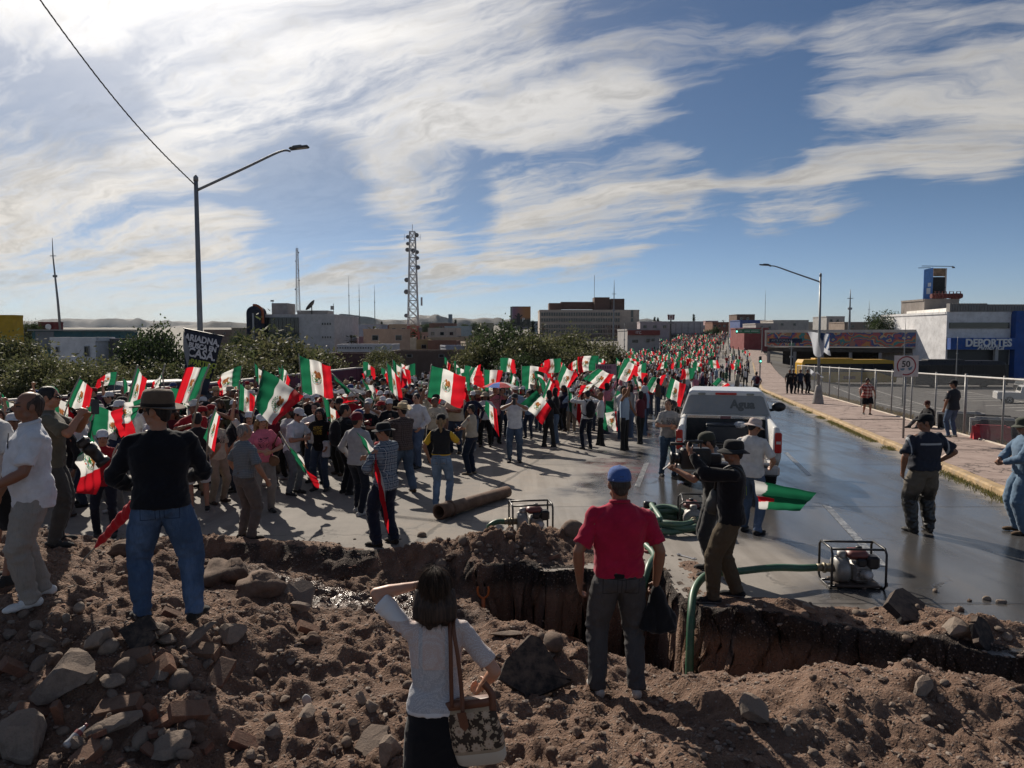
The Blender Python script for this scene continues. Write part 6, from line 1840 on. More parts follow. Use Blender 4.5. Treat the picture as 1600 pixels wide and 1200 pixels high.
 for k in range(2):
  mb=MB();mb.smooth=True;mb.tube([(.085*math.cos(a_),.085*math.sin(a_),.02)for a_ in np.linspace(0,2*PI,22)[:-1]],.018,8,closed=True)
  o=tag(mb.build('seal_ring',RR),('red ring seal nearest the rim of the hole','red ring seal lying behind another ring')[k],'ring');o.location=g+Vector((.05-.08*k,.12*k,.0))
 mb=MB();mb.smooth=True;mb.lathe([(.05,0),(.05,.012),(.012,.02),(.010,.16),(.022,.165),(.022,.18),(.0,.182)],12);o=tag(mb.build('valve_key',BLACK_METAL),'black valve key standing upright beside the red rings','valve key');o.location=G(1018,856)
 a,b=P(128,878,6.3),P(212,786,6.0)
 t=thing('flag','red flag rolled tight round a slanting stick beside the black jumper','flag',a)
 mb=MB();mb.smooth=True;v=b-a
 mb.tube([v*.25,v*.4,v*.7,v],[.012,.035,.042,.05],10);me=remeshed(mb,.012,1);displace(me,lambda co:.012*vnoise(co[:,0]*30,co[:,1]*30,co[:,2]*8));me.materials.append(cloth((.50,.012,.02)));link('cloth',me,t)
 mb=MB();mb.tube([Vector((0,0,0)),v*.95],.008,6);mb.build('pole',POLEM,t)
street_things()
# ---------------------------------------------------------------- what people carry
def box_camera(label,at,rz,s=1.0,big=False,group=None):
 t=thing('video_camera' if big else 'camera',label,'camera',at,rz,group)
 t.scale=(s,s,s)
 mb=MB();mb.bbox((0,0,0),(.15,.34,.24)if big else(.12,.07,.10),.02)
 if big:
  mb.bbox((0,-.22,-.01),(.10,.14,.13),.015);mb.bbox((0,.02,.19),(.03,.22,.03),.01);mb.box((0,.1,.15),(.02,.02,.08));mb.box((0,-.06,.15),(.02,.02,.08))
 mb.build('camera_body',BLACK_PLASTIC,t)
 mb=MB();mb.smooth=True;y0=.17 if big else.035
 k_=.55 if big else 1;mb.tube([(0,y0+q*k_,0)for q in(0,.06,.061,.15,.151,.19)],[q*(1.35 if big else 1)for q in(.05,.05,.042,.042,.052,.056)],16);l=mb.build('lens',BLACK_PLASTIC,t)
 mb=MB();mb.lathe([(.045,0),(.0,.004)],14,(0,y0+.192*k_,0),M=Matrix.Rotation(-PI/2,3,'X'));mb.build('lens_glass',GLASS_DARK,l)
 if big:
  mb=MB();mb.smooth=True;mb.tube([(.09,.1,.15),(.09,.26,.15)],[.016,.02],10);mb.build('microphone',RUBBER,t)
  mb=MB();mb.smooth=True;mb.tube([(-.08,.08,.04),(-.10,-.04,.04)],[.022,.03],10);mb.build('viewfinder',BLACK_PLASTIC,t)
 return t
def phone(label,at,rz,tilt=0.0):
 t=thing('phone',label,'phone',at,rz)
 t.rotation_euler=(tilt,0,rz)
 mb=MB();mb.bbox((0,0,0),(.075,.009,.155),.004);mb.build('phone_body',BLACK_PLASTIC,t)
 mb=MB();mb.box((0,-.0052,0),(.068,.001,.146));mb.build('screen',GLASS_DARK,t)
 return t
def soft(name,label,cat,mat,prims,at,rz=0.0,vox=.014,amp=.012,fr=12,straps=(),strapm=None):
 mb=MB()
 for q in prims:
  if q[0]=='e':mb.ell(q[1],q[2],14,10)
  else:mb.tube([Vector(v)for v in q[1]],q[2],12)
 me=remeshed(mb,vox,3)
 displace(me,lambda co:amp*((1-2*np.abs(vnoise(co[:,0]*fr,co[:,1]*fr,co[:,2]*fr*.45)))+.6*vnoise(co[:,0]*fr*2,co[:,1]*fr*2,co[:,2]*fr)))
 me.materials.append(mat)
 t=thing(name,label,cat,at,rz)
 link(name+'_body',me,t)
 for s in straps:pipe('strap',s,.012,strapm or BLACK_PLASTIC,t,6,6)
 return t
def backpack(label,p,col=(.015,.015,.018)):
 k=p.scale[0]
 t=thing('backpack',label,'backpack',p.location,p.rotation_euler[2])
 t.scale=(k,k,k)
 mb=MB();mb.ell((0,-.20,1.22),(.155,.095,.23),16,12);mb.ell((0,-.20,1.05),(.15,.10,.12));mb.ell((0,-.27,1.13),(.11,.06,.11))
 me=remeshed(mb,.016,3);displace(me,lambda co:.008*vnoise(co[:,0]*14,co[:,1]*14,co[:,2]*10));me.materials.append(cloth(col));link('bag',me,t)
 for s in(-1,1):pipe('strap',[(s*.09,-.14,1.40),(s*.10,-.02,1.468),(s*.11,.10,1.40),(s*.13,.13,1.22),(s*.16,.02,1.06),(s*.12,-.14,1.0)],.016,cloth(col),t,6)
 return t
def floral():
 m,n,bs,out=new_mat('canvas_flower_print')
 tc=n.node('ShaderNodeTexCoord').outputs['Object']
 x,y,z=n.sep(tc)
 p=n.comb(x,z,0.0)
 d=n.voro(p,15.5,rnd=.25);c=n.voro(p,15.5,out='Color',rnd=.25);pos=n.voro(p,15.5,out='Position',rnd=.25)
 v=n.vm('SUBTRACT',p,pos)
 vx,vy,_=n.sep(v)
 a=n.m('ARCTAN2',vy,vx)
 pet=n.m('MULTIPLY_ADD',n.m('COSINE',n.m('MULTIPLY',a,10.0)),.035,.36)
 fl=n.m('LESS_THAN',d,pet);ring=n.m('MULTIPLY',fl,n.m('GREATER_THAN',d,n.m('SUBTRACT',pet,.05)));core=n.m('LESS_THAN',d,.13)
 leaf=n.m('GREATER_THAN',n.noise(p,40,2,.5),.55)
 band=n.m('MULTIPLY',n.m('LESS_THAN',z,.095),n.m('GREATER_THAN',z,-.09))
 panel=n.mix(fl,n.mix(leaf,(.045,.03,.02),(.40,.31,.21)),(.48,.37,.27));panel=n.mix(n.m('MAXIMUM',ring,core),panel,(.36,.25,.17))
 panel=n.mix(n.m('MULTIPLY',n.m('SUBTRACT',1,n.m('LESS_THAN',n.m('ABSOLUTE',n.m('SUBTRACT',z,.002)),.078)),.9),panel,(.36,.28,.19))
 n.l.new(n.mix(band,(.52,.48,.40),panel),bs.inputs['Base Color']);bs.inputs['Roughness'].default_value=.95
 bump(n,bs,n.noise(tc,120,3,.6),.3,.006)
 return m
def carried():
 F_=FEAT
 w=F_['woman']
 at=P(742,1138,3.74)
 t=thing('tote_bag','canvas tote bag with flower print and brown leather straps on the woman','bag',at,R(-16))
 t.rotation_euler=(0,R(-14),R(-14))
 t.scale=(1.2,1.2,1.25)
 mb=MB();mb.smooth=False
 rings=[]
 for z,hw,hd in((-.145,.105,.02),(-.135,.112,.034),(-.06,.118,.045),(.04,.112,.036),(.115,.105,.020),(.125,.104,.018)):
  rings.append([Vector((hw*math.copysign(abs(math.cos(a))**.35,math.cos(a)),hd*math.copysign(abs(math.sin(a))**.6,math.sin(a)),z+.006*math.cos(2*a)))for a in np.linspace(0,2*PI,33)[:-1]])
 mb.smooth=True;mb.rings(rings);mb.build('bag_body',floral(),t)
 LE=M('brown_leather',(.13,.045,.022),.5,.2,dirt=.15)
 mb=MB();mb.smooth=True
 mb.rings([[Vector((x*(.110+o),y*(.024+o),z))for x,y in[(math.copysign(abs(math.cos(a))**.35,math.cos(a)),math.copysign(abs(math.sin(a))**.6,math.sin(a)))for a in np.linspace(0,2*PI,33)[:-1]]]for z,o in((.095,.0),(.098,.003),(.128,.001),(.13,-.004))]);mb.build('leather_rim',LE,t)
 inv=Matrix.LocRotScale(t.location,t.rotation_euler,t.scale).inverted()
 sh=to_world(w,(.128,-.02,1.462))
 def strap(pts,wd=.017):
  mb=MB();pts=smooth_path([inv@Vector(p)for p in pts],8);mb.smooth=True
  rings=[]
  for i,p in enumerate(pts):
   tt=(pts[min(i+1,len(pts)-1)]-pts[max(i-1,0)]).normalized();u=tt.cross(Vector((0,1,0))).normalized();v=Vector((0,1,0))
   rings.append([p+u*wd/2-v*.003,p+u*wd/2+v*.003,p-u*wd/2+v*.003,p-u*wd/2-v*.003])
  mb.rings(rings);mb.build('strap',LE,t)
 strap([P(723,1128,3.68),P(722,1090,3.70),P(716,1030,3.71),P(709,985,3.74),sh+Vector((-.012,0,.012)),sh+Vector((-.01,.10,-.06))])
 strap([P(706,1105,3.74),P(705,1060,3.73),P(704,1010,3.73),P(703,985,3.75),sh+Vector((-.04,-.01,.012)),sh+Vector((-.035,.09,-.06))])
 strap([P(756,1068,3.72),P(768,1085,3.70),P(770,1110,3.69)],.03)
 mb=MB();mb.prism([(-.02,.03),(.02,.03),(.02,-.03),(0,-.05),(-.02,-.03)],inv@P(723,1125,3.67),(1,0,0),(0,0,1),(0,.004,0));mb.build('leather_tab',LE,t)
 h=to_world(F_['red'],(.29,.03,.80))
 soft('jacket','black jacket hanging from the right hand of the man in red','jacket',cloth((.011,.011,.013)),[('t',[(0,0,.02),(.02,0,-.10),(.06,.01,-.30)],[.02,.06,.10]),('t',[(0,0,0),(-.04,0,-.16),(-.06,-.01,-.30)],[.02,.05,.07]),('t',[(.02,0,-.05),(.10,0,-.22),(.13,.02,-.33)],[.03,.05,.05])],h,0,.012,.016,13)
 p=F_['press']
 phone('black phone held up by the photographer in the olive vest',to_world(p,(.09,.44,1.50)),R(-160),R(8))
 c=box_camera('black camera with long lens hanging at the photographer\'s chest',to_world(p,(-.05,.30,1.10)),R(-70),1.35);c.rotation_euler=(R(-52),0,R(-60))
 hw=to_world(F_['cam'],(.10,.20,1.60));box_camera('big black shoulder video camera held by the man in black',P(1086,716,8.25),R(88),1.0,True)
 phone('phone held low by the second camera operator',to_world(F_['cam2'],(-.10,.55,1.33)),R(82),R(50))
 p=F_['cam'];k=p.scale[0]
 t=thing('sling_bag','grey and black sling bag on the hip of the cameraman','bag',p.location,p.rotation_euler[2]);t.scale=(k,k,k)
 mb=MB();mb.ell((.10,.15,1.04),(.11,.08,.15),14,10);mb.ell((.08,.2,1.0),(.08,.06,.1));me=remeshed(mb,.014,3);me.materials.append(M('bag_nylon',(.045,.047,.045),.7,.3));link('sling_bag_body',me,t)
 pipe('strap',[(.08,.16,1.16),(-.02,.13,1.35),(-.10,.0,1.47),(-.10,-.12,1.38),(.06,-.14,1.1)],.015,BLACK_PLASTIC,t,6)
 mb=MB();mb.box((-.02,-.158,1.20),(.028,.006,.10),rot=Matrix.Rotation(.7,3,'Y'));mb.build('green_tag',M('lime_tag',(.25,.32,.05),.6),t)
 backpack('black backpack on the man in white shirt at the edge of the march',F_['backpack'])
 backpack('black backpack on the man with thick black hair',F_['darkpack'],(.012,.012,.014))
 backpack('maroon backpack on the lone walker on the wet lane',F_['walkaway'],(.09,.015,.025))
 phone('phone held in both hands by the man in white T-shirt',to_world(F_['phone'],(0,.38,1.56)),R(178))
 phone('phone lifted by the straw hatted man in brown plaid',to_world(F_['straw'],(-.03,.42,1.45)),R(40))
 phone('phone in the hand of the woman in the cream top',to_world(F_['cream'],(-.04,.38,1.16)),R(66),R(-30))
 soft('shoulder_bag','cream cloth shoulder bag on the short person in red T-shirt','bag',cloth((.42,.36,.28)),[('e',(0,0,0),(.11,.04,.12))],to_world(F_['redtee'],(-.16,.12,1.05)),0,.014,.006,12,[[(-.02,0,.1),(.02,0,.3),(.08,.03,.43)]],cloth((.42,.36,.28)))
 soft('handbag','brown handbag hanging in front of the woman in pink','bag',cloth((.17,.09,.05)),[('e',(0,0,0),(.10,.05,.09))],to_world(F_['pink'],(-.16,.14,.92)),0,.014,.006,12,[[(-.05,0,.06),(.0,0,.25),(.12,-.05,.5)]],cloth((.10,.05,.03)))
 soft('towel','white cloth hanging at the hip of the dark haired woman','cloth',cloth((.5,.5,.52)),[('t',[(0,0,.1),(0,0,-.2)],[.06,.08])],to_world(F_['darkhair'],(-.2,.16,.95)),0,.014,.012,14)
 r=to_world(F_['plaid'],(0,.05,1.43));k=F_['plaid']
 mb=MB();mb.tube([(.085*math.cos(a),.075*math.sin(a)+.01,0)for a in np.linspace(0,2*PI,22)[:-1]],.026,8,closed=True);mb.ell((0,.08,-.04),(.05,.03,.05));me=remeshed(mb,.012,2);displace(me,lambda co:.008*vnoise(co[:,0]*30,co[:,1]*30,co[:,2]*30));me.materials.append(cloth((.36,.02,.025)))
 o=tag(link('neckerchief',me),'red neckerchief round the neck of the plaid shirted man','scarf');o.location=r;o.rotation_euler=(0,0,k.rotation_euler[2])
 for key,lab,hc in(('black','dark sunglasses on the man in the felt hat',None),('press','glasses on the photographer in the olive vest',1)):
  p=F_[key]
  f=FIGS[key]
  t=thing('sunglasses' if hc is None else 'spectacles',lab,'glasses')
  t.matrix_world=Matrix.LocRotScale(p.location,p.rotation_euler,p.scale)@f.HM
  mb=MB()
  for s in(-1,1):mb.ell((s*.034,.102,.006),(.028,.008,.019),12,6)
  mb.build('lens',GLASS_DARK,t)
  mb=MB();mb.tube([(-.078,-.01,.008),(-.066,.085,.012),(0,.108,.010),(.066,.085,.012),(.078,-.01,.008)],.004,6);mb.build('glasses_frame',BLACK_PLASTIC,t)
carried()
# ================================================================ STREET FURNITURE, TREES, TOWN
def gf(x,y):return float(ground_far(np.array([x]),np.array([y]))[0])
def X_(px,d):return(px-800)/F*d
def Z_(py,d):return P(800,py,d).z
CONC=M('concrete',(.30,.28,.26),.9,.25,2,bmp=.3,bscale=20,dirt=.4)
POLE_GREY=M('grey_pole_paint',(.22,.23,.24),.5,.12,3,metal=.3,dirt=.2)
def lamp_post(label,base,top,head,r0,r1,cone=False):
 t=thing('street_lamp',label,'street lamp',base)
 v=top-base;a=head-base
 mb=MB();mb.smooth=True;mb.tube([Vector((0,0,0)),v*.5,v],[r0,(r0+r1)/2,r1],14);mb.tube([v,v+Vector((0,0,.12)),v+Vector((0,0,.2))],[r1*1.2,r1*1.2,.02],12);mb.build('pole',POLE_GREY,t)
 s=v-Vector((0,0,.30));L=a-s
 arm=smooth_path([s,s+L*.45+Vector((0,0,L.z*.05)),s+L*.78+Vector((0,0,L.z*.09)),a-L*.12],6)
 mb=MB();mb.smooth=True;mb.tube(arm,[.045-.015*i/len(arm)for i in range(len(arm))],10);mb.build('arm',POLE_GREY,t)
 d=L.normalized();d.z*=.3;d.normalize();side=d.cross(Vector((0,0,1))).normalized();up=side.cross(d)
 Rm=Matrix((side,d,up)).transposed()
 mb=MB();c=a-L*.04;mb.bbox(c,(.26,.62,.07),.025,rot=Rm);mb.bbox(c-d*.05+up*.05,(.16,.30,.05),.015,rot=Rm);h=mb.build('lamp_head',M('lamp_head_grey',(.08,.085,.09),.5),t)
 mb=MB();mb.box(c+d*.1-up*.037,(.18,.3,.008),rot=Rm);mb.build('lamp_glass',M('led_glass',(.4,.4,.38),.2),h)
 if cone:
  mb=MB();mb.smooth=True;mb.lathe([(.34,-.05),(.32,.1),(.16,.95),(.10,1.05)],8);mb.build('concrete_base',CONC,t)
 return t
def street():
 base=G(316,678);base=Vector((X_(314,24),24,road_z(24)))
 top=P(309,283,24);lamp_post('tall grey street lamp on the left rising over the march',base,Vector((base.x,24,top.z)),P(474,228,24.0),.105,.065)
 q=Vector((base.x,24,top.z-.15))
 pts=[q.lerp(P(20,-60,17),k/30)+Vector((0,0,-.35*math.sin(PI*k/30)))for k in range(31)]
 mb=MB();mb.smooth=True
 for ph in(0,2.1,4.2):mb.tube([p+Vector((.013*math.cos(i*.9+ph),0,.013*math.sin(i*.9+ph)))for i,p in enumerate(smooth_path(pts,3))],.009,6)
 tag(mb.build('cable',RUBBER),'twisted black cable running from the left lamp up out of the picture','cable')
 b=G(1278,631,.15);top=P(1274,432,b.y)
 lamp_post('street lamp with flared concrete foot on the right pavement',b,Vector((b.x-.05,b.y,top.z)),P(1192,413,b.y+1.5),.085,.055,True)
 for nm,cs,lab,seed in(('torn_banner',[(1262,518),(1272,522),(1296,522),(1298,552)],'torn grey and navy banner flapping from the right street lamp',3),('torn_banner',[(1264,576),(1268,582),(1288,590),(1284,584)],'ragged strip of white plastic tied low on the right street lamp',4)):
  A,B,C,D=[P(px,py,b.y-.12)for px,py in(cs[0],(cs[0][0]+10,cs[0][1]+34)if seed==3 else cs[1],cs[2],cs[3])]
  def sh(U,V,A=A,B=B,C=C,D=D,s=seed):
   u,v=U[...,None],V[...,None]
   q=(1-u)*(1-v)*np.array(A)+(1-u)*v*np.array(B)+u*(1-v)*np.array(C)+u*v*np.array(D)
   q[...,1]+=.12*np.sin(9*U+4*V+s);q[...,2]+=.10*np.sin(7*U+s)*V-.12*np.abs(np.sin(5.5*U))*V;return q
  def cf(U,V,s=seed):
   c=np.ones(U.shape+(4,),np.float32);c[...,:3]=(.42,.44,.48)
   if s==3:c[(U>.55)&(V<.75)&(np.sin(U*20+V*9)>-.2),:3]=(.02,.04,.10)
   return c
  me=flag_mesh(36,24,sh,False,False,cf);tag(link(nm,me),lab,'banner')
 g=G(1412,685,.15);c=P(1413,572,g.y)
 t=thing('road_sign','square 50 speed limit sign with red ring on a steel post','road sign',g)
 h=c.z-g.z;w=.76
 mb=MB();mb.smooth=True;mb.tube([(0,.03,0),(0,.03,h+.25)],.032,10);mb.build('post',GALV,t)
 mb=MB();mb.bbox((0,0,h),(w,.012,.66),.02);pl=mb.build('sign_plate',M('faded_white_sign',(.52,.47,.46),.5,.12,4,dirt=.3),t)
 mb=MB();n=36;a0=R(-112);pts=[a0+(R(330))*k/n for k in range(n+1)]
 rg=[[Vector((r*math.cos(a),y,h+.01+r*math.sin(a)))for r,y in((.262,-.006),(.300,-.006),(.300,-.010),(.262,-.010))]for a in pts];mb.rings(rg);mb.build('red_ring',M('sign_red',(.24,.02,.03),.5),t)
 o=link('lettering',text_mesh('50',.27,M('sign_black',(.02,.02,.022),.6),.002,.006),t);o.location=(-.015,-.009,h+.055);o.rotation_euler=(PI/2,0,0)
 mb=MB();mb.prism([(-.20,-.02),(-.06,.0),(-.05,-.04),(-.10,-.08),(-.17,-.07)],(0,-.008,h-.06),(1,0,0),(0,0,1),(0,-.002,0));mb.build('sticker',M('sticker_blue',(.10,.17,.23),.5,.4,30),t);mb=MB();mb.prism([(.05,-.02),(.12,.0),(.2,.05),(.16,-.06),(.08,-.1)],(0,-.008,h-.04),(1,0,0),(0,0,1),(0,-.002,0));mb.build('sticker',M('sticker_blue',(.10,.17,.23),.5,.4,30),t)
 t=thing('fence','long galvanised chain link fence between pavement and car park','fence')
 def fp(y):return Vector((curb_x(y)+3.02,y,road_z(y)+.12))
 ys=list(np.arange(12.3,62,2.9));H=1.95
 mw=M('fence_wire',(.30,.31,.31),.5,.1,metal=.5)
 for i,y in enumerate(ys):
  p=fp(y);mb=MB();mb.smooth=True;mb.tube([p,p+Vector((0,0,H+.08))],.030 if i%4 else.045,9);mb.build('fence_post',GALV,t)
 mb=MB();mb.smooth=True;mb.tube([fp(y)+Vector((0,0,H))for y in ys],.030,8);mb.build('top_rail',M('pale_rail',(.46,.45,.43),.5,dirt=.3),t)
 mb=MB();mb.smooth=True;mb.tube([fp(y)+Vector((-.05,0,.04))for y in ys],.045,6);mb.build('foot_rail',M('pale_kerb',(.42,.36,.30),.8,dirt=.4),t)
 for i in range(len(ys)-1):
  a,b_=fp(ys[i]),fp(ys[i+1]);L=(b_-a).length;st=.085 if ys[i]<24 else.14
  mb=MB();th=.0022 if ys[i]<24 else.0032
  n=int((L+H)/st)
  for k in range(n):
   for s_ in(1,-1):
    o=k*st-H
    u0,v0,u1,v1=o,0.0,o+H,H
    if u0<0:v0-=u0;u0=0
    if u1>L:v1-=(u1-L);u1=L
    if v1-v0<.05:continue
    if s_<0:v0,v1=H-v0,H-v1
    q0=a.lerp(b_,u0/L)+Vector((0,0,v0));q1=a.lerp(b_,u1/L)+Vector((0,0,v1))
    mb.tube([q0,q1],th,3,cap=False)
  mb.build('wire_mesh',mw,t)
 rs=np.random.RandomState(9);V,Fq,Cc=[],[],[]
 def blade(x,y,z,h,c):
  a=rs.uniform(0,6.28);w=.006+h*.02;lx,ly=rs.normal(0,.35,2)*h
  b=len(V);dx,dy=math.cos(a)*w,math.sin(a)*w
  V.extend([(x-dx,y-dy,z),(x+dx,y+dy,z),(x+lx*.5+dx*.6,y+ly*.5+dy*.6,z+h*.7),(x+lx-dx*.1,y+ly,z+h)]);Fq.append((b,b+1,b+2,b+3));Cc.extend([c]*4)
 for _ in range(9000):
  y=rs.uniform(12,36)if rs.rand()<.8 else rs.uniform(36,60)
  if vnoise(y*.8,3.0,1.0)<-.15:continue
  blade(curb_x(y)-abs(rs.normal(0,.13))-.02,y,road_z(y),rs.uniform(.02,.09),(.16,.14,.05)if rs.rand()<.6 else(.09,.10,.035))
 for _ in range(9000):
  y=rs.uniform(12,60);t_=3.15+abs(rs.normal(0,.7))
  blade(curb_x(y)+t_,y,road_z(y)-.16*max(t_-3.4,0)-.01,rs.uniform(.06,.28),(.24,.18,.09)if rs.rand()<.8 else(.13,.12,.05))
 me=np_mesh('grass',V,Fq,LEAF,False);a_=me.attributes.new('col','FLOAT_COLOR','POINT');a_.data.foreach_set('color',np.concatenate([np.array(Cc,np.float32),np.ones((len(Cc),1),np.float32)],1).ravel())
 tag(link('dry_grass',me),'dry yellow weeds along the kerb and the foot of the fence','grass',kind='stuff')
def leaf_mat():
 m,n,bs,out=new_mat('leaf')
 a=n.node('ShaderNodeAttribute',attribute_name='col').outputs['Color']
 n.l.new(a,bs.inputs['Base Color']);bs.inputs['Roughness'].default_value=.6;bs.inputs['Specular IOR Level'].default_value=.25
 tr=n.node('ShaderNodeBsdfTranslucent');n.l.new(a,tr.inputs['Color']);mx=n.node('ShaderNodeMixShader');mx.inputs[0].default_value=.42
 n.l.new(bs.outputs[0],mx.inputs[1]);n.l.new(tr.outputs[0],mx.inputs[2]);n.l.new(mx.outputs[0],out.inputs[0]);return m
LEAF=leaf_mat();BARK=M('bark',(.085,.065,.05),.95,.3,6,bmp=.6,bscale=20)
street()
_cr={}
def crown_mesh(kind,seed):
 if(kind,seed)in _cr:return _cr[(kind,seed)]
 rs=np.random.RandomState(seed*13+len(kind))
 if kind=='palm':
  V,Fq,C=[],[],[]
  for k in range(34):
   az=rs.uniform(0,6.28);el=rs.uniform(-.9,1.2);L=rs.uniform(.8,1.1);col=(.075,.085,.04)if el>-.1 else(.17,.12,.07)
   for j in range(9):
    s0,sp=j/9,(j-4)*.10
    p0=np.array([math.cos(az)*math.cos(el),math.sin(az)*math.cos(el),math.sin(el)])*L*.55
    a2=az+sp*1.6;e2=el-.25-abs(sp)*.4
    p1=p0+np.array([math.cos(a2)*math.cos(e2),math.sin(a2)*math.cos(e2),math.sin(e2)])*L*.5
    sd=np.array([-math.sin(az),math.cos(az),0])*.03
    b=len(V);V+=[p0-sd,p0+sd,p1+sd*.3,p1-sd*.3];Fq.append((b,b+1,b+2,b+3));C+=[col]*4
  V=np.array(V);Fq=np.array(Fq);C=np.array(C)
 else:
  if kind=='cypress':ncl,nl,lw,ll=60,26,.05,.13
  elif kind=='dense':ncl,nl,lw,ll=190,40,.05,.085
  else:ncl,nl,lw,ll=190,48,.045,.115
  d=rs.normal(size=(ncl,3));d/=np.linalg.norm(d,axis=1)[:,None]
  rad=rs.uniform(.25,1.0,ncl)**.45
  c=d*rad[:,None];c[:,2]*=.78
  lob=1+.24*vnoise(d[:,0]*2+seed,d[:,1]*2,d[:,2]*2);c*=lob[:,None]
  if kind=='cypress':
   z=rs.rand(ncl);c=np.stack([d[:,0]*.2*(1-z)**.6,d[:,1]*.2*(1-z)**.6,z*2-1],-1)
  if kind=='feathery':c[:,2]=np.where(c[:,2]<-.35,c[:,2]*.6,c[:,2])
  sp={'cypress':.06,'dense':.11,'feathery':.14}[kind]
  P0=np.repeat(c,nl,0)+rs.normal(0,sp,(ncl*nl,3))
  n=len(P0);ax=rs.normal(size=(n,3));ax[:,2]-=.35 if kind=='feathery' else 0;ax/=np.linalg.norm(ax,axis=1)[:,None]
  up=rs.normal(size=(n,3));sd=np.cross(ax,up);sd/=np.linalg.norm(sd,axis=1)[:,None]
  k1=rs.uniform(.6,1.2,n)[:,None]
  V=np.stack([P0,P0+ax*ll*.5*k1+sd*lw*.5,P0+ax*ll*k1,P0+ax*ll*.5*k1-sd*lw*.5],1).reshape(-1,3)
  Fq=np.arange(4*n).reshape(n,4)
  base={'feathery':np.array([(.095,.10,.046),(.065,.078,.034),(.14,.135,.07)]),'dense':np.array([(.035,.055,.022),(.05,.07,.028),(.028,.04,.02)]),'cypress':np.array([(.03,.042,.025),(.025,.035,.02),(.04,.05,.03)])}[kind]
  cl=base[rs.choice(3,ncl,p=[.5,.3,.2])]*rs.uniform(.7,1.25,(ncl,1))
  C=np.repeat(np.repeat(cl,nl,0)*rs.uniform(.8,1.2,(n,1)),4,0)
 me=np_mesh('crown',V,Fq,LEAF,False)
 a_=me.attributes.new('col','FLOAT_COLOR','POINT');a_.data.foreach_set('color',np.concatenate([C,np.ones((len(C),1))],1).astype(np.float32).ravel())
 _cr[(kind,seed)]=me
 return me
_tk={}
def trunk_mesh(kind,seed):
 if(kind,seed)in _tk:return _tk[(kind,seed)]
 rs=random.Random(seed);mb=MB();mb.smooth=True
 if kind in('palm','cypress'):mb.tube([(0,0,0),(.02,0,.5),(0,0,1)],[.05,.04,.04],8)
 else:
  mb.tube([(0,0,0),(.03,.02,.28),(.0,.03,.45)],[.055,.045,.038],8)
  for k in range(7):
   a=2*PI*k/7+rs.uniform(-.3,.3);r=rs.uniform(.25,.5)
   mb.tube(smooth_path([(0,.02,.38+.02*k),(r*.45*math.cos(a),r*.45*math.sin(a),.58),(r*math.cos(a),r*math.sin(a),.75+rs.uniform(-.1,.15))],4),[.028-.0017*i for i in range(9)],6)
 me=_tk[(kind,seed)]=mb.mesh('trunk',BARK);return me
def tree(name,label,px,py_top,d,wpx,kind,seed,group=None,hpx=None,base=None):
 x=X_(px,d);zb=gf(x,d)if base is None else base;zt=Z_(py_top,d);H=max(zt-zb,.8);rx=wpx/2/F*d
 rz_=min((hpx/2/F*d)if hpx else rx*.9,H*.52)
 t=thing(name,label,'tree' if name!='bush' else 'bush',(x,d,zb),seed*1.3,group)
 c=link('crown',crown_mesh(kind,seed%3),t,(0,0,H-rz_));c.scale=(rx,rx,rz_/(.8 if kind not in('palm','cypress')else 1))
 if kind=='cypress':c.scale=(rx*4,rx*4,H*.5);c.location=(0,0,H*.5)
 k=link('trunk',trunk_mesh(kind,seed%3),t)
 hh=H-rz_*(.0 if kind=='palm' else.25)
 k.scale=(min(rx*1.4,hh*.8),)*2+(hh,)
 if kind=='palm':k.scale=(H*.6,H*.6,H-rz_*.3)
 return t
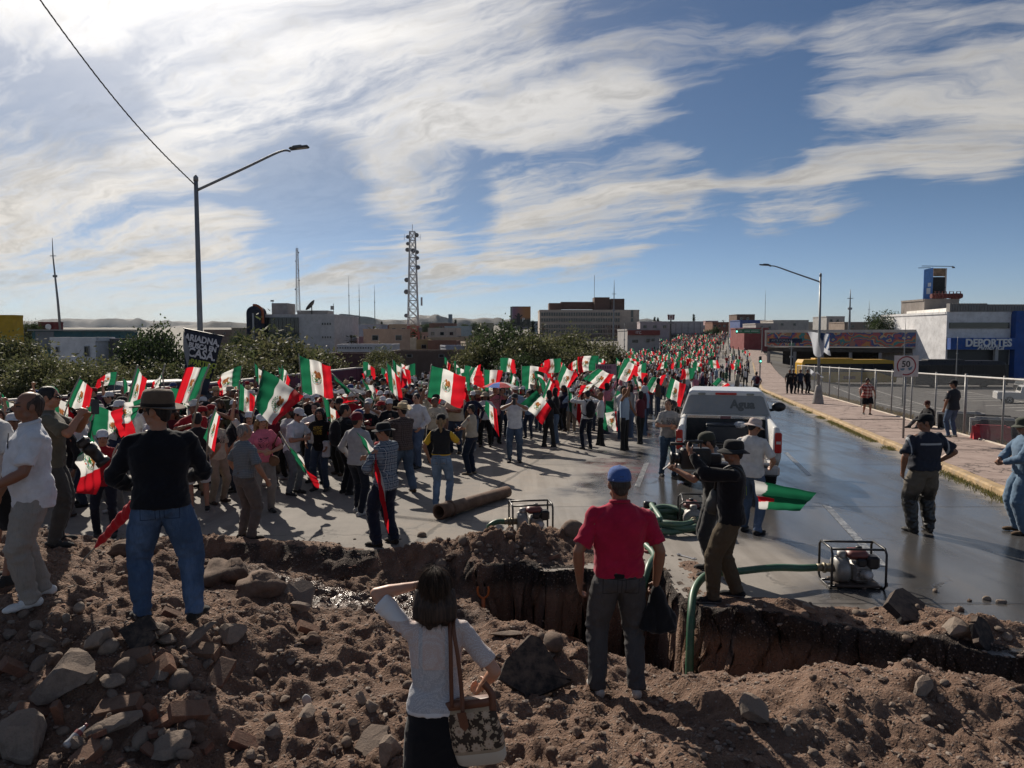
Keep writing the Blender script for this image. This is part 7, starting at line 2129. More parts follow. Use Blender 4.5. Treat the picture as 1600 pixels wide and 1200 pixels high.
def trees():
 T=tree
 G_='olive green trees behind the wall'
 L=[('feathery',12,532,40,110),('feathery',95,566,36,120),('feathery',176,568,34,110),('feathery',60,566,31,110),('feathery',140,574,29,110),('feathery',425,524,46,150),('feathery',352,556,40,100),('feathery',486,546,50,90),('feathery',395,560,36,110),('feathery',250,575,33,110),('feathery',-30,560,33,120)]
 names=['olive tree standing in front of the yellow building','olive tree in front of the white block house with two small windows','olive tree below and left of the dark round tree','low olive bush behind the white shirted man','low olive bush behind the upright narrow flag','big feathery tree in front of the dark glass building','feathery tree just right of the dark banner','feathery tree below the white wall of the studio building','low feathery bush over the purple wall, right of the lamp','olive bush under the dark round tree','olive tree cut by the left edge of the picture']
 for k,((kd,px,py,d,w),lab)in enumerate(zip(L,names)):T('tree' if 'bush' not in lab else 'bush',lab,px,py-1,d,w*1.1,kd,k,G_,hpx=w*.9)
 T('tree','dark round dense tree between white house and dark banner',238,510,62,110,'dense',1,hpx=120)
 T('tree','dark tree in front of the pale wall right of the banner',376,522,120,44,'dense',2,hpx=50);T('tree','dark tree right of the yellow building',55,503,130,36,'dense',0,hpx=50)
 T('bush','pale leafed bush at the end of the purple wall',592,568,44,80,'feathery',4,hpx=60);T('bush','green bush behind the pale leafed bush',600,546,60,60,'feathery',5,hpx=50)
 for k,(px,py,d,w,lab,kd)in enumerate([(785,516,68,100,'tallest of the trees before the billboard, with thick dark middle','dense'),(748,545,66,80,'yellow green tree leaning left of the tall one','feathery'),(830,535,64,90,'spreading willow like tree right of the tall one','feathery'),(885,532,72,90,'broad feathery tree in front of the hospital','feathery'),(938,542,80,80,'feathery tree nearest the march, beside the cloth protest banner','feathery'),(812,560,60,80,'low tree below the tall one','dense'),(905,555,66,90,'low bushy tree over the flags before the hospital','feathery')]):
  T('tree',lab,px,py-9,d,w*1.15,kd,k+1,'trees left of the march',hpx=w*1.1)
 T('palm_tree','fan palm with brown skirt of dead leaves among the houses',584,506,190,26,'palm',0,hpx=26);T('palm_tree','slim palm standing against the long hospital',848,503,200,15,'palm',1,hpx=15);T('palm_tree','small palm at the top of the avenue',1129,499,380,9,'palm',2,hpx=9);T('palm_tree','squat palm left of the skirted palm',549,520,170,30,'palm',1,hpx=24)
 T('tree','dense green tree behind the mural roof',1386,487,128,66,'dense',1,hpx=50,base=-4)
 for k,(px,py,d,lab)in enumerate([(597,503,420,'cypress beside the skirted palm'),(832,503,260,'dark cypress just right of the billboard'),(712,500,420,'thin cypress left of the pale towers'),(690,506,400,'short cypress above the red brick house'),(783,505,420,'thin cypress left of the billboard'),(1022,496,480,'left one of two cypresses over the red shop sign'),(1027,497,480,'right one of two cypresses over the red shop sign'),(1083,492,500,'lone cypress beside the long pale store')]):
  T('cypress',lab,px,py,d,5 if k!=1 else 10,'cypress',k,'cypresses in the town')
 rs=random.Random(3)
 for k in range(34):
  px=rs.choice([rs.uniform(520,1000),rs.uniform(540,760)]);d=rs.uniform(180,600)
  T('tree','small dark tree among the flat roofed houses of the town',px,522-(Z_(522,d)*0+(gf(X_(px,d),d)-CZ+rs.uniform(4,7))*F/d),d,rs.uniform(12,26)*250/d+6,'dense',k,'small trees among the town houses')
 for k,(px,d)in enumerate([(1100,300),(1108,330),(1117,290),(1078,320),(1148,380),(1160,330),(1215,260)]):
  T('tree','dark street tree beside the far end of the avenue',px,519-k%3*4,d,14,'dense',k,'street trees at the far end of the avenue')
trees()
# ---------------------------------------------------------------- buildings
_win=None
def win_mesh():
 global _win
 if _win is None:
  mb=MB();mb.m=0
  for a in((-.5,0,.06,1.0),(.5,0,.06,1.0)):mb.box((a[0],0,0),(a[2],.16,1.06))
  for z in(-.5,.5):mb.box((0,0,z),(.94,.17,.06))
  mb.m=1;mb.box((0,.05,0),(.96,.05,.96))
  _win=mb.mesh('window',[M('window_frame_pale',(.35,.34,.33),.6),GLASS_DARK])
 return _win
def window(par,x,z,w,h,y=0.0):
 o=link('window',win_mesh(),par,(x,y-.05,z));o.scale=(w,1,h);return o
def building(name,label,px0,px1,py0,d,depth,mat,wins=(),par=.35,rz=0.0,cat='building',group=None,zb=None):
 x0,x1=X_(px0,d),X_(px1,d);zt=Z_(py0,d);xc=(x0+x1)/2;w=x1-x0
 if zb is None:zb=min(gf(xc,d),gf(xc,d+depth))-.6
 t=thing(name,label,cat,(xc,d,zb),rz,group);H=zt-zb
 mb=MB();mb.box((0,depth/2,H/2-par/2),(w,depth,H-par));mb.build('wall',mat,t)
 mb=MB()
 for c,s in(((0,.1,H-par/2),(w+.1,.24,par)),((0,depth-.1,H-par/2),(w+.1,.24,par)),((-w/2,depth/2,H-par/2),(.24,depth-.46,par)),((w/2,depth/2,H-par/2),(.24,depth-.46,par))):mb.box(c,s)
 mb.build('parapet',mat,t)
 for px,py,ww,hh in wins:window(t,X_(px,d)-xc,Z_(py,d)-zb,ww/F*d,hh/F*d)
 t['H']=H;h=H;del t['H']
 return t,H,w,xc,zb
def PM(c,n='house_paint'):return M(n,c,.85,.16,.8,dirt=.28)
def dress_mesh(par,name,mat,fn):
 mb=MB();fn(mb);return mb.build(name,mat,par)
def town():
 B=building
 B('yellow_building','yellow building with red letters cut by the left edge',-60,23,492,120,2.5,PM((.50,.30,.02)))
 t=B('warehouse','plain grey shed next to the yellow building',24,46,507,140,3,PM((.28,.27,.27)))[0]
 t,H,w,xc,zb=B('low_house','white block house with two small dark windows on the left',80,150,527,62,3,PM((.72,.70,.70)),[(91,546,4.5,8),(137,549,7,16)])
 B('house','grey side wing of the white block house',152,200,529,64,8,PM((.17,.155,.155)))
 t,H,w,xc,zb=B('workshop','low workshop with teal front and flat roof behind the white block house',52,195,517,110,4,PM((.05,.13,.15)))
 dress_mesh(t,'roof_sheet',M('roof_sheet',(.30,.29,.28),.6),lambda m:m.box((0,2,H+.12),(w+.8,5,.18)))
 dress_mesh(t,'shutter',PM((.20,.21,.22)),lambda m:m.box((-w*.36,-.06,H-1.4),(w*.2,.12,2.6)))
 t,H,w,xc,zb=B('shop_sign','dark red shop sign board with pale disc, left of the leaning mast',62,99,503,150,.4,PM((.16,.035,.035)),cat='sign')
 dress_mesh(t,'disc',WHITE_PAINT,lambda m:m.lathe([(.6,-.05),(.6,.05)],16,(-.2,-.3,H-1.0),M=Matrix.Rotation(PI/2,3,'X')))
 B('house','pale grey wall piece right of the dark banner',366,384,540,80,5,PM((.33,.32,.32)));B('house','brown flat house right of the dark banner',336,366,541,82,6,PM((.15,.12,.10)))
 B('house','ochre flat house on the slope left of the glass building',363,392,512,230,14,PM((.26,.21,.16)),[(370,519,3,3),(382,519,3,3)]);B('house','long brick terrace behind the dark banner',320,368,515,260,10,PM((.22,.15,.12)),[(335,521,3,3),(352,521,3,3)])
 d=165
 t,H,w,xc,zb=B('office_building','white office building with dark glass front, roof dishes and striped arch',414,523,491,d,26,PM((.46,.45,.45)),[(505,506,2.2,3.2),(509,506,2.2,3.2),(513,506,2.2,3.2),(517,506,2.2,3.2),(505,527,2,3),(509,527,2,3),(513,527,2,3),(517,527,2,3)])
 k=d/F
 gx0,gx1=X_(413,d)-xc,X_(468,d)-xc;gz0,gz1=Z_(528,d)-zb,Z_(496,d)-zb
 g=dress_mesh(t,'glass_front',GLASS_DARK,lambda m:m.box(((gx0+gx1)/2,-.25,(gz0+gz1)/2),(gx1-gx0,.4,gz1-gz0)))
 for i in range(1,9):dress_mesh(g,'mullion',BLACK_METAL,lambda m:m.box((gx0+(gx1-gx0)*i/9,-.48,(gz0+gz1)/2),(.08,.08,gz1-gz0)))
 for i,(r0,r1,c,nm)in enumerate(((0,5.2,(.018,.022,.05),'dark_arch'),(5.2,11.5,(.012,.014,.03),'inner_arch'),(11.5,13.0,(.35,.08,.02),'orange_arch'))):
  pass
 cx,cz=X_(405,d)-xc,Z_(490,d)-zb
 def arch(ra,rb,y,mat,nm):
  def f(m):
   n=14;o=[(ra*math.cos(PI*q/n),ra*math.sin(PI*q/n))for q in range(n+1)];i_=[(rb*math.cos(PI*q/n),rb*math.sin(PI*q/n))for q in range(n+1)]
   outer=[(ra,-cz)]+o+[(-ra,-cz)];inner=[(rb,-cz)]+i_+[(-rb,-cz)]
   for q in range(len(outer)-1):
    a,b,c_,d_=outer[q],outer[q+1],inner[q+1],inner[q]
    m.rings([[Vector((cx+p[0],y,cz+p[1]))for p in(a,b,c_,d_)],[Vector((cx+p[0],y+4,cz+p[1]))for p in(a,b,c_,d_)]])
  dress_mesh(t,nm,mat,f)
 arch(11*k,7*k,-3.0,PM((.014,.018,.04)),'dark_arch');arch(7*k,1.6*k,-2.9,PM((.02,.024,.04)),'inner_arch')
 def ora(m):
  n=10
  pts=[(cx+11.6*k*math.cos(R(100-100*q/n)),cz+11.6*k*math.sin(R(100-100*q/n)))for q in range(n+1)]
  for q in range(n):m.tube([(pts[q][0],-2.2,pts[q][1]),(pts[q+1][0],-2.2,pts[q+1][1])],.42,6)
  m.tube([(cx+11.6*k,-2.2,cz),(cx+11.6*k,-2.2,cz-2.2)],.42,6)
 dress_mesh(t,'orange_band',PM((.36,.09,.03)),ora)
 dress_mesh(t,'white_blade',PM((.42,.42,.44)),lambda m:m.box((cx,-3.2,cz-4),(1.2*k*1.5,.5,8)))
 dress_mesh(t,'roof_block',PM((.30,.28,.27)),lambda m:(m.box((X_(432,d)-xc,6,H+.9),(3.6,6,3.4)),m.box((X_(480,d)-xc,8,H+.2),(7,6,1.6))))
 def dish(m):
  m.smooth=True;Mx=Matrix.Rotation(R(-50),3,'Y');c=Vector((X_(481,d)-xc,4,H+1.9));m.lathe([(.05,0),(.9,.14),(1.5,.45),(1.5,.5),(.9,.22),(.05,.08)],18,c,M=Mx);m.tube([c-Vector((0,0,1.8)),c],.12,8)
 dress_mesh(t,'satellite_dish',BLACK_METAL,dish)
 dress_mesh(t,'roof_antenna',GALV,lambda m:(m.tube([(X_(514,d)-xc,5,H),(X_(514,d)-xc,5,H+2.6)],.07,6),m.box((X_(512,d)-xc,5,H+1.6),(.8,.1,.9)),m.tube([(X_(417,d)-xc,5,H),(X_(417,d)-xc,5,H+3.4)],.06,6),m.box((X_(416,d)-xc,5,H+3.2),(.7,.3,.35))))
 d=330;k=d/F
 HM_=PM((.44,.365,.305))
 t,H,w,xc,zb=B('hospital','long beige five storey hospital block with rows of dark windows',843,998,484,d,22,HM_,rz=R(0),par=.6)
 for row,py in enumerate((491,500,510,517.5,525)):
  z=Z_(py,d)-zb;x0=X_(845 if row<4 else 876,d)-xc;x1=X_(968,d)-xc;n=32
  dress_mesh(t,'window_strip',GLASS_DARK,lambda m:m.box(((x0+x1)/2,-.06,z),(x1-x0,.12,1.5)))
  dress_mesh(t,'sun_fins',PM((.38,.31,.26)),lambda m:[m.box((x0+(x1-x0)*i/n,-.3,z),(.26,.4,1.7))for i in range(n+1)])
 for py in(484.5,490,497):dress_mesh(t,'stair_window',GLASS_DARK,lambda m:m.box((X_(987,d)-xc,-.06,Z_(py+3,d)-zb),(1.0,.12,1.6)))
 dress_mesh(t,'penthouse',PM((.10,.055,.042)),lambda m:(m.box((X_(868,d)-xc,10,H+1.6),(20*k*.95,10,3.2)),m.box((X_(920,d)-xc,11,H+2.2),(84*k,8,3.2)),m.box((X_(942,d)-xc,9,H+2.9),(24*k,8,5.8)),m.box((X_(967,d)-xc,10,H+2.6),(22*k,8,5.2))))
 dress_mesh(t,'roof_mast',GALV,lambda m:m.tube([(X_(931,d)-xc,8,H+3),(X_(931,d)-xc,8,H+16)],.1,6))
 d=210;k=d/F
 bm,n,bs,out=new_mat('billboard_print');tc=n.node('ShaderNodeTexCoord').outputs['Object'];x,y,z=n.sep(tc)
 n.l.new(n.mix(n.ss(n.m('ADD',z,n.m('MULTIPLY',n.noise(tc,.8,4,.6),1.4)),-.2,.9),n.mix(n.ss(n.noise(tc,1.3,5,.6),.4,.6),(.02,.025,.02),(.10,.095,.08)),n.mix(n.ss(x,-2.6,1.6),(.20,.11,.17),(.36,.16,.05))),bs.inputs['Base Color'])
 x0,x1,z0,z1=X_(800,d),X_(829,d),Z_(511,d),Z_(480,d)
 t=thing('billboard','square billboard with dark figure on orange print beside the hospital','billboard',((x0+x1)/2,d,(z0+z1)/2))
 dress_mesh(t,'panel',bm,lambda m:m.box((0,0,0),(x1-x0,.15,z1-z0)));dress_mesh(t,'panel_frame',BLACK_METAL,lambda m:(m.box((-(x1-x0)/2-.25,.5,0),(.45,1.2,z1-z0+.3)),m.box((0,.4,(z1-z0)/2+.12),(x1-x0,.8,.2)),m.box((0,.4,-(z1-z0)/2-.3),(x1-x0+.6,1.0,.25))))
 dress_mesh(t,'post',BLACK_METAL,lambda m:m.tube([(0,.7,-(z1-z0)/2),(0,.7,-(z1-z0)/2-9)],.4,10))
 o=link('lettering',text_mesh('P',1.5,WHITE_PAINT,.02),t);o.location=(.6,-.12,-.8);o.rotation_euler=(PI/2,0,0)
 dress_mesh(t,'figure',BLACK_PLASTIC,lambda m:(m.box((-.8,-.1,-.9),(1.0,.06,2.6)),m.ell((-.8,-.1,.7),(.4,.05,.45)),m.box((-1.4,-.1,.2),(1.0,.05,.35),rot=Matrix.Rotation(.6,3,'Y')),m.box((-.1,-.1,.3),(1.0,.05,.35),rot=Matrix.Rotation(-.7,3,'Y'))))
 d=150;t,H,w,xc,zb=B('shop','pale shop with long red fascia sign at the end of the trees',980,1030,514,d,14,PM((.30,.29,.29)),[(1012,532,6,6),(1020,531,5,5),(992,533,10,5)])
 dress_mesh(t,'fascia_sign',PM((.17,.04,.035)),lambda m:m.box((0,-.3,H-.75),(w,.4,1.0)))
 o=link('lettering',text_mesh('ITC',.75,WHITE_PAINT,.01),t);o.location=(-1.1,-.52,H-.75);o.rotation_euler=(PI/2,0,0)
 d=300;t,H,w,xc,zb=B('store','long pale store with dark vertical joints behind the red shop sign',1022,1098,502,d,30,PM((.38,.36,.35)))
 for i in range(8):dress_mesh(t,'joint',BLACK_METAL,lambda m:m.box((-w/2+w*(i+.5)/8,-.03,H*.62),(.12,.06,H*.6)))
 dress_mesh(t,'canopy',PM((.20,.19,.19)),lambda m:m.box((0,-1,H*.38),(w,2.4,.8)))
 rs=random.Random(21);used=set()
 cols=[('white',(.52,.51,.50)),('cream',(.44,.38,.30)),('pale grey',(.34,.33,.32)),('beige',(.34,.27,.21)),('brick red',(.22,.09,.07)),('ochre',(.34,.23,.11)),('dusty pink',(.36,.24,.21)),('pale blue',(.26,.32,.36))]
 zones=[('behind the glass fronted office',526,566),('around the skirted palm',566,605),('left of the lattice tower',605,640),('right of the lattice tower',650,695),('below the pale hills',695,740),('left of the billboard',740,798),('between billboard and hospital',812,846),('right of the hospital',1000,1026),('beside the top of the avenue',1090,1135)]
 nn=0
 while nn<62:
  zl,a,b=zones[nn%9 if nn<45 else rs.randrange(6)];cn,cc=rs.choice(cols);nw=rs.randint(1,4);wide=rs.choice(['wide','narrow','tall'])
  lab=f"{wide} {cn} flat roofed house with {['one', 'two', 'three', 'four'][nw - 1]} windows {zl}"
  if lab in used:continue
  used.add(lab);d=rs.uniform(150,330)if nn%3 else rs.uniform(330,760);px=rs.uniform(a,b);x=X_(px,d)
  w={'wide':rs.uniform(12,18),'narrow':rs.uniform(6,8),'tall':rs.uniform(8,11)}[wide];h={'wide':rs.uniform(3.2,4.5),'narrow':rs.uniform(3,5),'tall':rs.uniform(6,8)}[wide]
  if px>1085:d=rs.uniform(330,560)
  zb=gf(X_(px,d),d);t,H,w_,xc,zb2=B('house',lab,px-w/2*F/d,px+w/2*F/d,522-(zb+h-CZ)*F/d,d,rs.uniform(7,12),PM(tuple(q*rs.uniform(.85,1.1)for q in cc)),group='flat roofed houses of the town',rz=rs.uniform(-.25,.25))
  for i in range(nw):window(t,-w_/2+w_*(i+.5)/nw,H-1.9,1.3,1.1)
  nn+=1
 d=140;t,H,w,xc,zb=B('school','long white single storey building with a row of small square windows',527,612,538,d,10,PM((.50,.49,.50)),[(528+4*i,543.5,1.8,2.2)for i in range(14)])
 B('brick_building','dark red brick building with white door panel below the school',512,572,552,110,8,PM((.085,.04,.038)),[(520,560,6,6)])
 B('brown_building','long brown shed with pale roof edge left of the trees',612,735,548,100,8,PM((.115,.075,.06)),[(640,556,8,5),(690,556,8,5)],par=.3)
 B('tower_block','distant grey blue tower far off against the hills',701,706,491,1500,20,PM((.12,.16,.20)),zb=-4)
 d0,d1=132.0,116.0;a=Vector((X_(1197,d0),d0,0));b=Vector((X_(1477,d1),d1,0));L=(b-a).length;ang=math.atan2(b.y-a.y,b.x-a.x);zs=CZ-2.1;zg=-4.4
 t=thing('mural_hall','long hall with a colourful mural band over a dark open front','building',(a.x,a.y,zg),ang)
 h=zs-zg
 mm,n,bs,out=new_mat('mural_paint');tc=n.node('ShaderNodeTexCoord').outputs['Object'];x,y,z=n.sep(tc)
 wv=n.m('ADD',n.m('MULTIPLY',n.m('SINE',n.m('MULTIPLY',x,.7)),.45),n.m('MULTIPLY',n.noise(tc,.6,2,.5),4.5));ph=n.m('FRACT',n.m('MULTIPLY',n.m('ADD',z,wv),.52))
 c1=n.ramp(ph,[(.0,(.42,.10,.07)),(.22,(.05,.24,.24)),(.40,(.50,.22,.07)),(.58,(.36,.09,.11)),(.74,(.05,.09,.24)),(.9,(.50,.38,.22))])
 for e in n.n:
  if e.type=='VALTORGB':e.color_ramp.interpolation='CONSTANT'
 n.l.new(n.mix(n.ss(n.voro(tc,.55),.30,.27),c1,n.ramp(n.sep(n.voro(tc,.55,out='Color'))[0],[(0,(.45,.18,.07)),(.5,(.07,.26,.18)),(1,(.48,.12,.10))])),bs.inputs['Base Color'])
 dress_mesh(t,'mural',mm,lambda m:m.box((L/2,-.1,h+1.2),(L-.4,.2,2.3)));dress_mesh(t,'roof_edge',PM((.52,.49,.45)),lambda m:(m.box((L/2,3,h+2.6),(L+.6,6.4,.45)),m.box((L/2,.05,h-.02),(L+.3,.6,.14)),m.box((-.15,.2,h+1.2),(.3,.5,2.5))))
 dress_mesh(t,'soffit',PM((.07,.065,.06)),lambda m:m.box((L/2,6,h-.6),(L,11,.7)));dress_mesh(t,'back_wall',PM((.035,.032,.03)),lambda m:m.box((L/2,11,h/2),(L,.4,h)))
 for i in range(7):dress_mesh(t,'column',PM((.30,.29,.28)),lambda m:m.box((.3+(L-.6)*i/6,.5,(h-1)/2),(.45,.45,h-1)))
 pb=dress_mesh(t,'name_panel',PM((.02,.03,.07)),lambda m:m.box((L*.12,-.23,h+.95),(5.6,.06,.75)))
 o=link('lettering',text_mesh('ARTE POPULAR',.52,M('pale_letter',(.3,.32,.36),.6),.01),pb);o.location=(L*.12-.6,-.27,h+.95);o.rotation_euler=(PI/2,0,0)
 d=110;t,H,w,xc,zb=B('sports_shop','white and blue sports shop with DEPORTES in white letters',1477,1577,487,d,20,PM((.66,.66,.67)),zb=-5)
 def bx(m,p0,p1,q0,q1,y,th):m.box(((X_(p0,d)+X_(p1,d))/2-xc,y,(Z_(q0,d)+Z_(q1,d))/2-zb),(X_(p1,d)-X_(p0,d),th,abs(Z_(q0,d)-Z_(q1,d))))
 BL=PM((.025,.085,.30))
 sg=dress_mesh(t,'sign_band',BL,lambda m:bx(m,1478,1592,528,546,-.5,1.1));dress_mesh(t,'ribbon_window',GLASS_DARK,lambda m:bx(m,1481,1574,504,513,-.08,.16))
 dress_mesh(t,'shop_front',M('dark_shop_front',(.02,.021,.022),.4),lambda m:bx(m,1480,1575,546.5,590,-.06,.14));dress_mesh(t,'tower',BL,lambda m:bx(m,1578,1660,486,600,3,8));dress_mesh(t,'pillar',PM((.42,.42,.42)),lambda m:bx(m,1548,1553,546.2,570,-.7,.5))
 dress_mesh(t,'ribbed_roof',M('roof_ribs',(.20,.19,.18),.7),lambda m:[bx(m,1480+4.2*i,1483.4+4.2*i,474+(i>13)*1.5,487,.3,.9)for i in range(29)])
 o=link('lettering',text_mesh('DEPORTES',1.55,WHITE_PAINT,.08,.05,sx=.93),sg);o.location=(X_(1536,d)-xc,-1.12,Z_(536,d)-zb);o.rotation_euler=(PI/2,0,0)
 o=link('lettering',text_mesh('América',1.15,WHITE_PAINT,.05,.01,shear=.35),sg);o.location=(X_(1538,d)-xc,-1.3,Z_(542.5,d)-zb);o.rotation_euler=(PI/2,0,0)
 q0,q1=Vector((X_(1481,112.5),112.5,-5)),Vector((X_(1412,142),142,-5));t=thing('white_building','sunlit white side wall of the building next to the sports shop','building',q0)
 mb=MB();e_=q1-q0;h0,h1=Z_(481,112.5)+5,Z_(487,142)+5;s_=Vector((14,-2,0));mb.rings([[Vector((0,.4,0)),Vector((0,.4,h0)),e_+Vector((0,0,h1)),e_],[v+s_+Vector((0,2.4,0))for v in(Vector((0,.4,0)),Vector((0,.4,h0)),e_+Vector((0,0,h1)),e_)]]);mb.build('wall',PM((.70,.68,.64)),t,fixn=True)
 d=135;t,H,w,xc,zb=B('roof_house','grey rooftop hut with rusty machinery under the tall billboard',1441,1495,467,d,8,PM((.24,.21,.19)),zb=-5);dress_mesh(t,'rusty_rig',M('rust_red',(.13,.035,.03),.8),lambda m:([m.tube([(-1.6+i*1.3,-.6,H),(-1.6+i*1.3,-.6,H+1.3),(-.9+i*1.3,-.6,H+1.3),(-.9+i*1.3,-.6,H)],.09,6)for i in range(4)],m.tube([(-2,0,H+.5),(3.6,0,H+.55)],.45,10),m.box((2.6,.3,H+.5),(1.2,1.0,1.0))))
 d=140;t=thing('billboard','tall two sided billboard with sky blue face on the right roof','billboard',(X_(1453,d),d,Z_(470,d)))
 hh=Z_(418,d)-Z_(470,d)
 bp=dress_mesh(t,'blue_face',PM((.10,.24,.55)),lambda m:m.prism([(-2.4,-3),(0,-1.5),(0,hh),(-2.4,hh-.5)],(0,0,0),(1,.5,0),(0,0,1),(0,.12,0)));dress_mesh(t,'back_frame',M('black_frame',(.012,.012,.013),.7),lambda m:(m.box((1.3,.4,hh*.36),(2.3,.3,hh*.72)),m.box((1.3,.1,hh*.4),(2.4,.1,.12))))
 dress_mesh(t,'picture_strip',M('brown_picture',(.20,.13,.08),.7,.6,2.0),lambda m:m.box((1.3,.3,hh*.86),(2.3,.2,hh*.24)));dress_mesh(t,'edge_post',PM((.5,.47,.45)),lambda m:m.box((2.55,.4,hh*.48),(.25,.5,hh)))
 dress_mesh(t,'lamp_arm',BLACK_METAL,lambda m:(m.tube([(-3,-1.5,hh+.15),(4.0,.4,hh+.25)],.06,6),m.tube([(-4.2,-2.5,hh-.3),(-1,-.8,hh-.1)],.06,6),m.box((4.0,.4,hh+.05),(.4,.3,.25))))
 for s in((-.9,4.6,.8,.7),(-1.1,3.2,1.0,1.1)):dress_mesh(bp,'white_print',WHITE_PAINT,lambda m:m.box((s[0],s[0]*.5-.04,s[1]-2),(s[2],.5,s[3]),rz=math.atan(.5))if False else m.prism([(s[0]-s[2]/2,s[1]-2),(s[0]+s[2]/2,s[1]-1.9),(s[0]+s[2]/2,s[1]-1.9+s[3]),(s[0]-s[2]/2,s[1]-2+s[3])],(0,-.03,0),(1,.5,0),(0,0,1),(0,.02,0)))
 for k,(p0,p1,q,d,c,lab)in enumerate([(1207,1262,500,230,(.40,.37,.34),'pale two step house with roof tank, left of the right lamp'),(1150,1178,491,330,(.13,.08,.06),'brown brick block at the top right of the avenue'),(1155,1196,500,260,(.05,.09,.24),'blue shop front at the top right of the avenue'),(1162,1200,512,190,(.22,.05,.05),'red fronted shop left of the mural hall'),(1290,1318,494,260,(.36,.35,.34),'white cube house right of the lamp'),(1318,1370,503,240,(.26,.20,.16),'low brown terrace behind the mural hall'),(1262,1292,503,280,(.30,.28,.26),'pale terrace just behind the right lamp'),(1180,1215,505,210,(.33,.31,.30),'grey roofed shed before the blue shop')]):
  B('house',lab,p0,p1,q,d,12,PM(c),[(p0+(p1-p0)*f,q+7,4,4)for f in(.25,.6)],group=None)
town()
# ---------------------------------------------------------------- masts, poles, wall, vehicles behind
WHITE_MAST=M('mast_white',(.42,.42,.43),.6,.1);RED_MAST=M('mast_red',(.28,.06,.05),.6,.1)
def mast(name,label,px,py0,py1,d,r,lattice=False,bands=False,lean=0.0):
 b=P(px,py1,d);b.z=min(b.z,gf(b.x,d))if py1>500 else b.z;h=Z_(py0,d)-b.z
 t=thing(name,label,'mast',b)
 n=14 if lattice else 1
 if not lattice:
  mb=MB();mb.smooth=True;mb.tube([(0,0,0),(lean*.5,0,h*.5),(lean,0,h*.85),(lean,0,h)],[r,r*.7,r*.4,r*.15],7);mb.build('pole',POLE_GREY,t)
  mb=MB();mb.box((lean,0,h*.86),(r*3.6,r*.4,r*.4));mb.box((lean*.8,0,h*.7),(r*2.4,r,r*1.4));mb.build('antenna',POLE_GREY,t);return t
 w0,w1=r,r*.45
 for k in range(n):
  z0,z1=h*k/n,h*(k+1)/n;a,c=w0+(w1-w0)*k/n,w0+(w1-w0)*(k+1)/n;mb=MB();q=r*.065
  co=[(-1,-1),(1,-1),(1,1),(-1,1)]
  for i in range(4):
   p,s=co[i],co[(i+1)%4]
   mb.tube([(p[0]*a,p[1]*a,z0),(p[0]*c,p[1]*c,z1)],q*1.4,4);mb.tube([(p[0]*a,p[1]*a,z0),(s[0]*c,s[1]*c,z1)],q,4);mb.tube([(s[0]*a,s[1]*a,z0),(p[0]*c,p[1]*c,z1)],q,4);mb.tube([(p[0]*c,p[1]*c,z1),(s[0]*c,s[1]*c,z1)],q,4)
  mb.build('lattice_section',RED_MAST if bands and k<3 else WHITE_MAST,t)
 rs=random.Random(int(px))
 for z,s in((.97,1),(.955,-1),(.90,-1),(.85,-1),(.84,.2),(.83,1),(.78,1),(.70,1),(.60,-1),(.50,-1),(.30,-1),(.10+.08,1))if r>1 else((.93,1),(.8,-1),(.65,1),(.5,1),(.36,-1)):
  mb=MB();mb.smooth=True;R_=r*rs.uniform(.28,.45);ww=w0+(w1-w0)*z
  mb.lathe([(.02,0),(R_*.8,.02),(R_,R_*.35),(R_,R_*.45),(.02,R_*.5)],12,(s*(ww+R_*.8),-ww*.5,h*z),M=Matrix.Rotation(PI/2+rs.uniform(-.5,.5),3,'X'));mb.tube([(s*ww,-ww*.5,h*z),(s*(ww+R_*.8),-ww*.5,h*z)],R_*.12,5);mb.build('dish',M('dish_grey',(.16,.16,.17),.5),t)
 mb=MB();mb.tube([(0,0,h),(0,0,h*1.06)],r*.05,5)
 if r>1:mb.box((w0*.9+1.0,-.5,h*.42),(.5,.4,h*.07));[mb.tube([(sx*w1*3,0,h*.93),(sx*w1*3,0,h*.98)],.05,5)for sx in(-1,1)];mb.tube([(-w1*3,0,h*.955),(w1*3,0,h*.955)],.05,5)
 mb.build('antenna',WHITE_MAST,t);return t
mast('lattice_tower','tall white lattice tower with dishes and red foot in the town',646,362,538,210,1.65,True,True)
mast('lattice_mast','slim lattice mast with small dishes on the white office building',466,388,488,168,.42,True)
mast('radio_mast','thin radio mast on the far left above the red sign',97,372,520,150,.32,lean=-1.2)
for px,py,lab in((546,430,'thickest of three thin masts left of the lattice tower'),(562,441,'middle of three thin masts left of the lattice tower'),(586,445,'thin mast nearest the lattice tower on its left')):mast('radio_mast',lab,px,py,520,300,.22)
mast('radio_mast','dark stubby mast behind the mural hall',1327,452,515,200,.42);mast('radio_mast','faint thin mast left of the right lamp',1195,452,510,420,.2)
mast('pole','slim pole with small side arm behind the mural hall',1357,470,515,160,.16);mast('camera_pole','tall pole with side arm standing before the hospital',957,437,590,90,.14,lean=.1)
mast('pole','wooden pole behind the speed sign',1411.5,497,600,60,.07);mast('pole','pale post of the broken traffic light left of the yellow bus',1235,533,610,62,.10);mast('pole','dark thin post before the sports shop',1494,525,590,80,.08)
for px,d in((975,95),(1137,150),(1078,210)):mast('pole',f'grey pole beside the avenue {"before the red shop sign" if px == 975 else "at the march right edge" if px == 1137 else "left of the lone cypress"}',px,505,585,d,.09)
t=thing('fast_food_sign','pole sign with red and white stripes and a round portrait','sign',P(1048,540,230));h=Z_(500,230)-Z_(540,230)
mb=MB();mb.tube([(0,.3,-3),(0,.3,h)],.22,8);mb.build('post',BLACK_METAL,t)
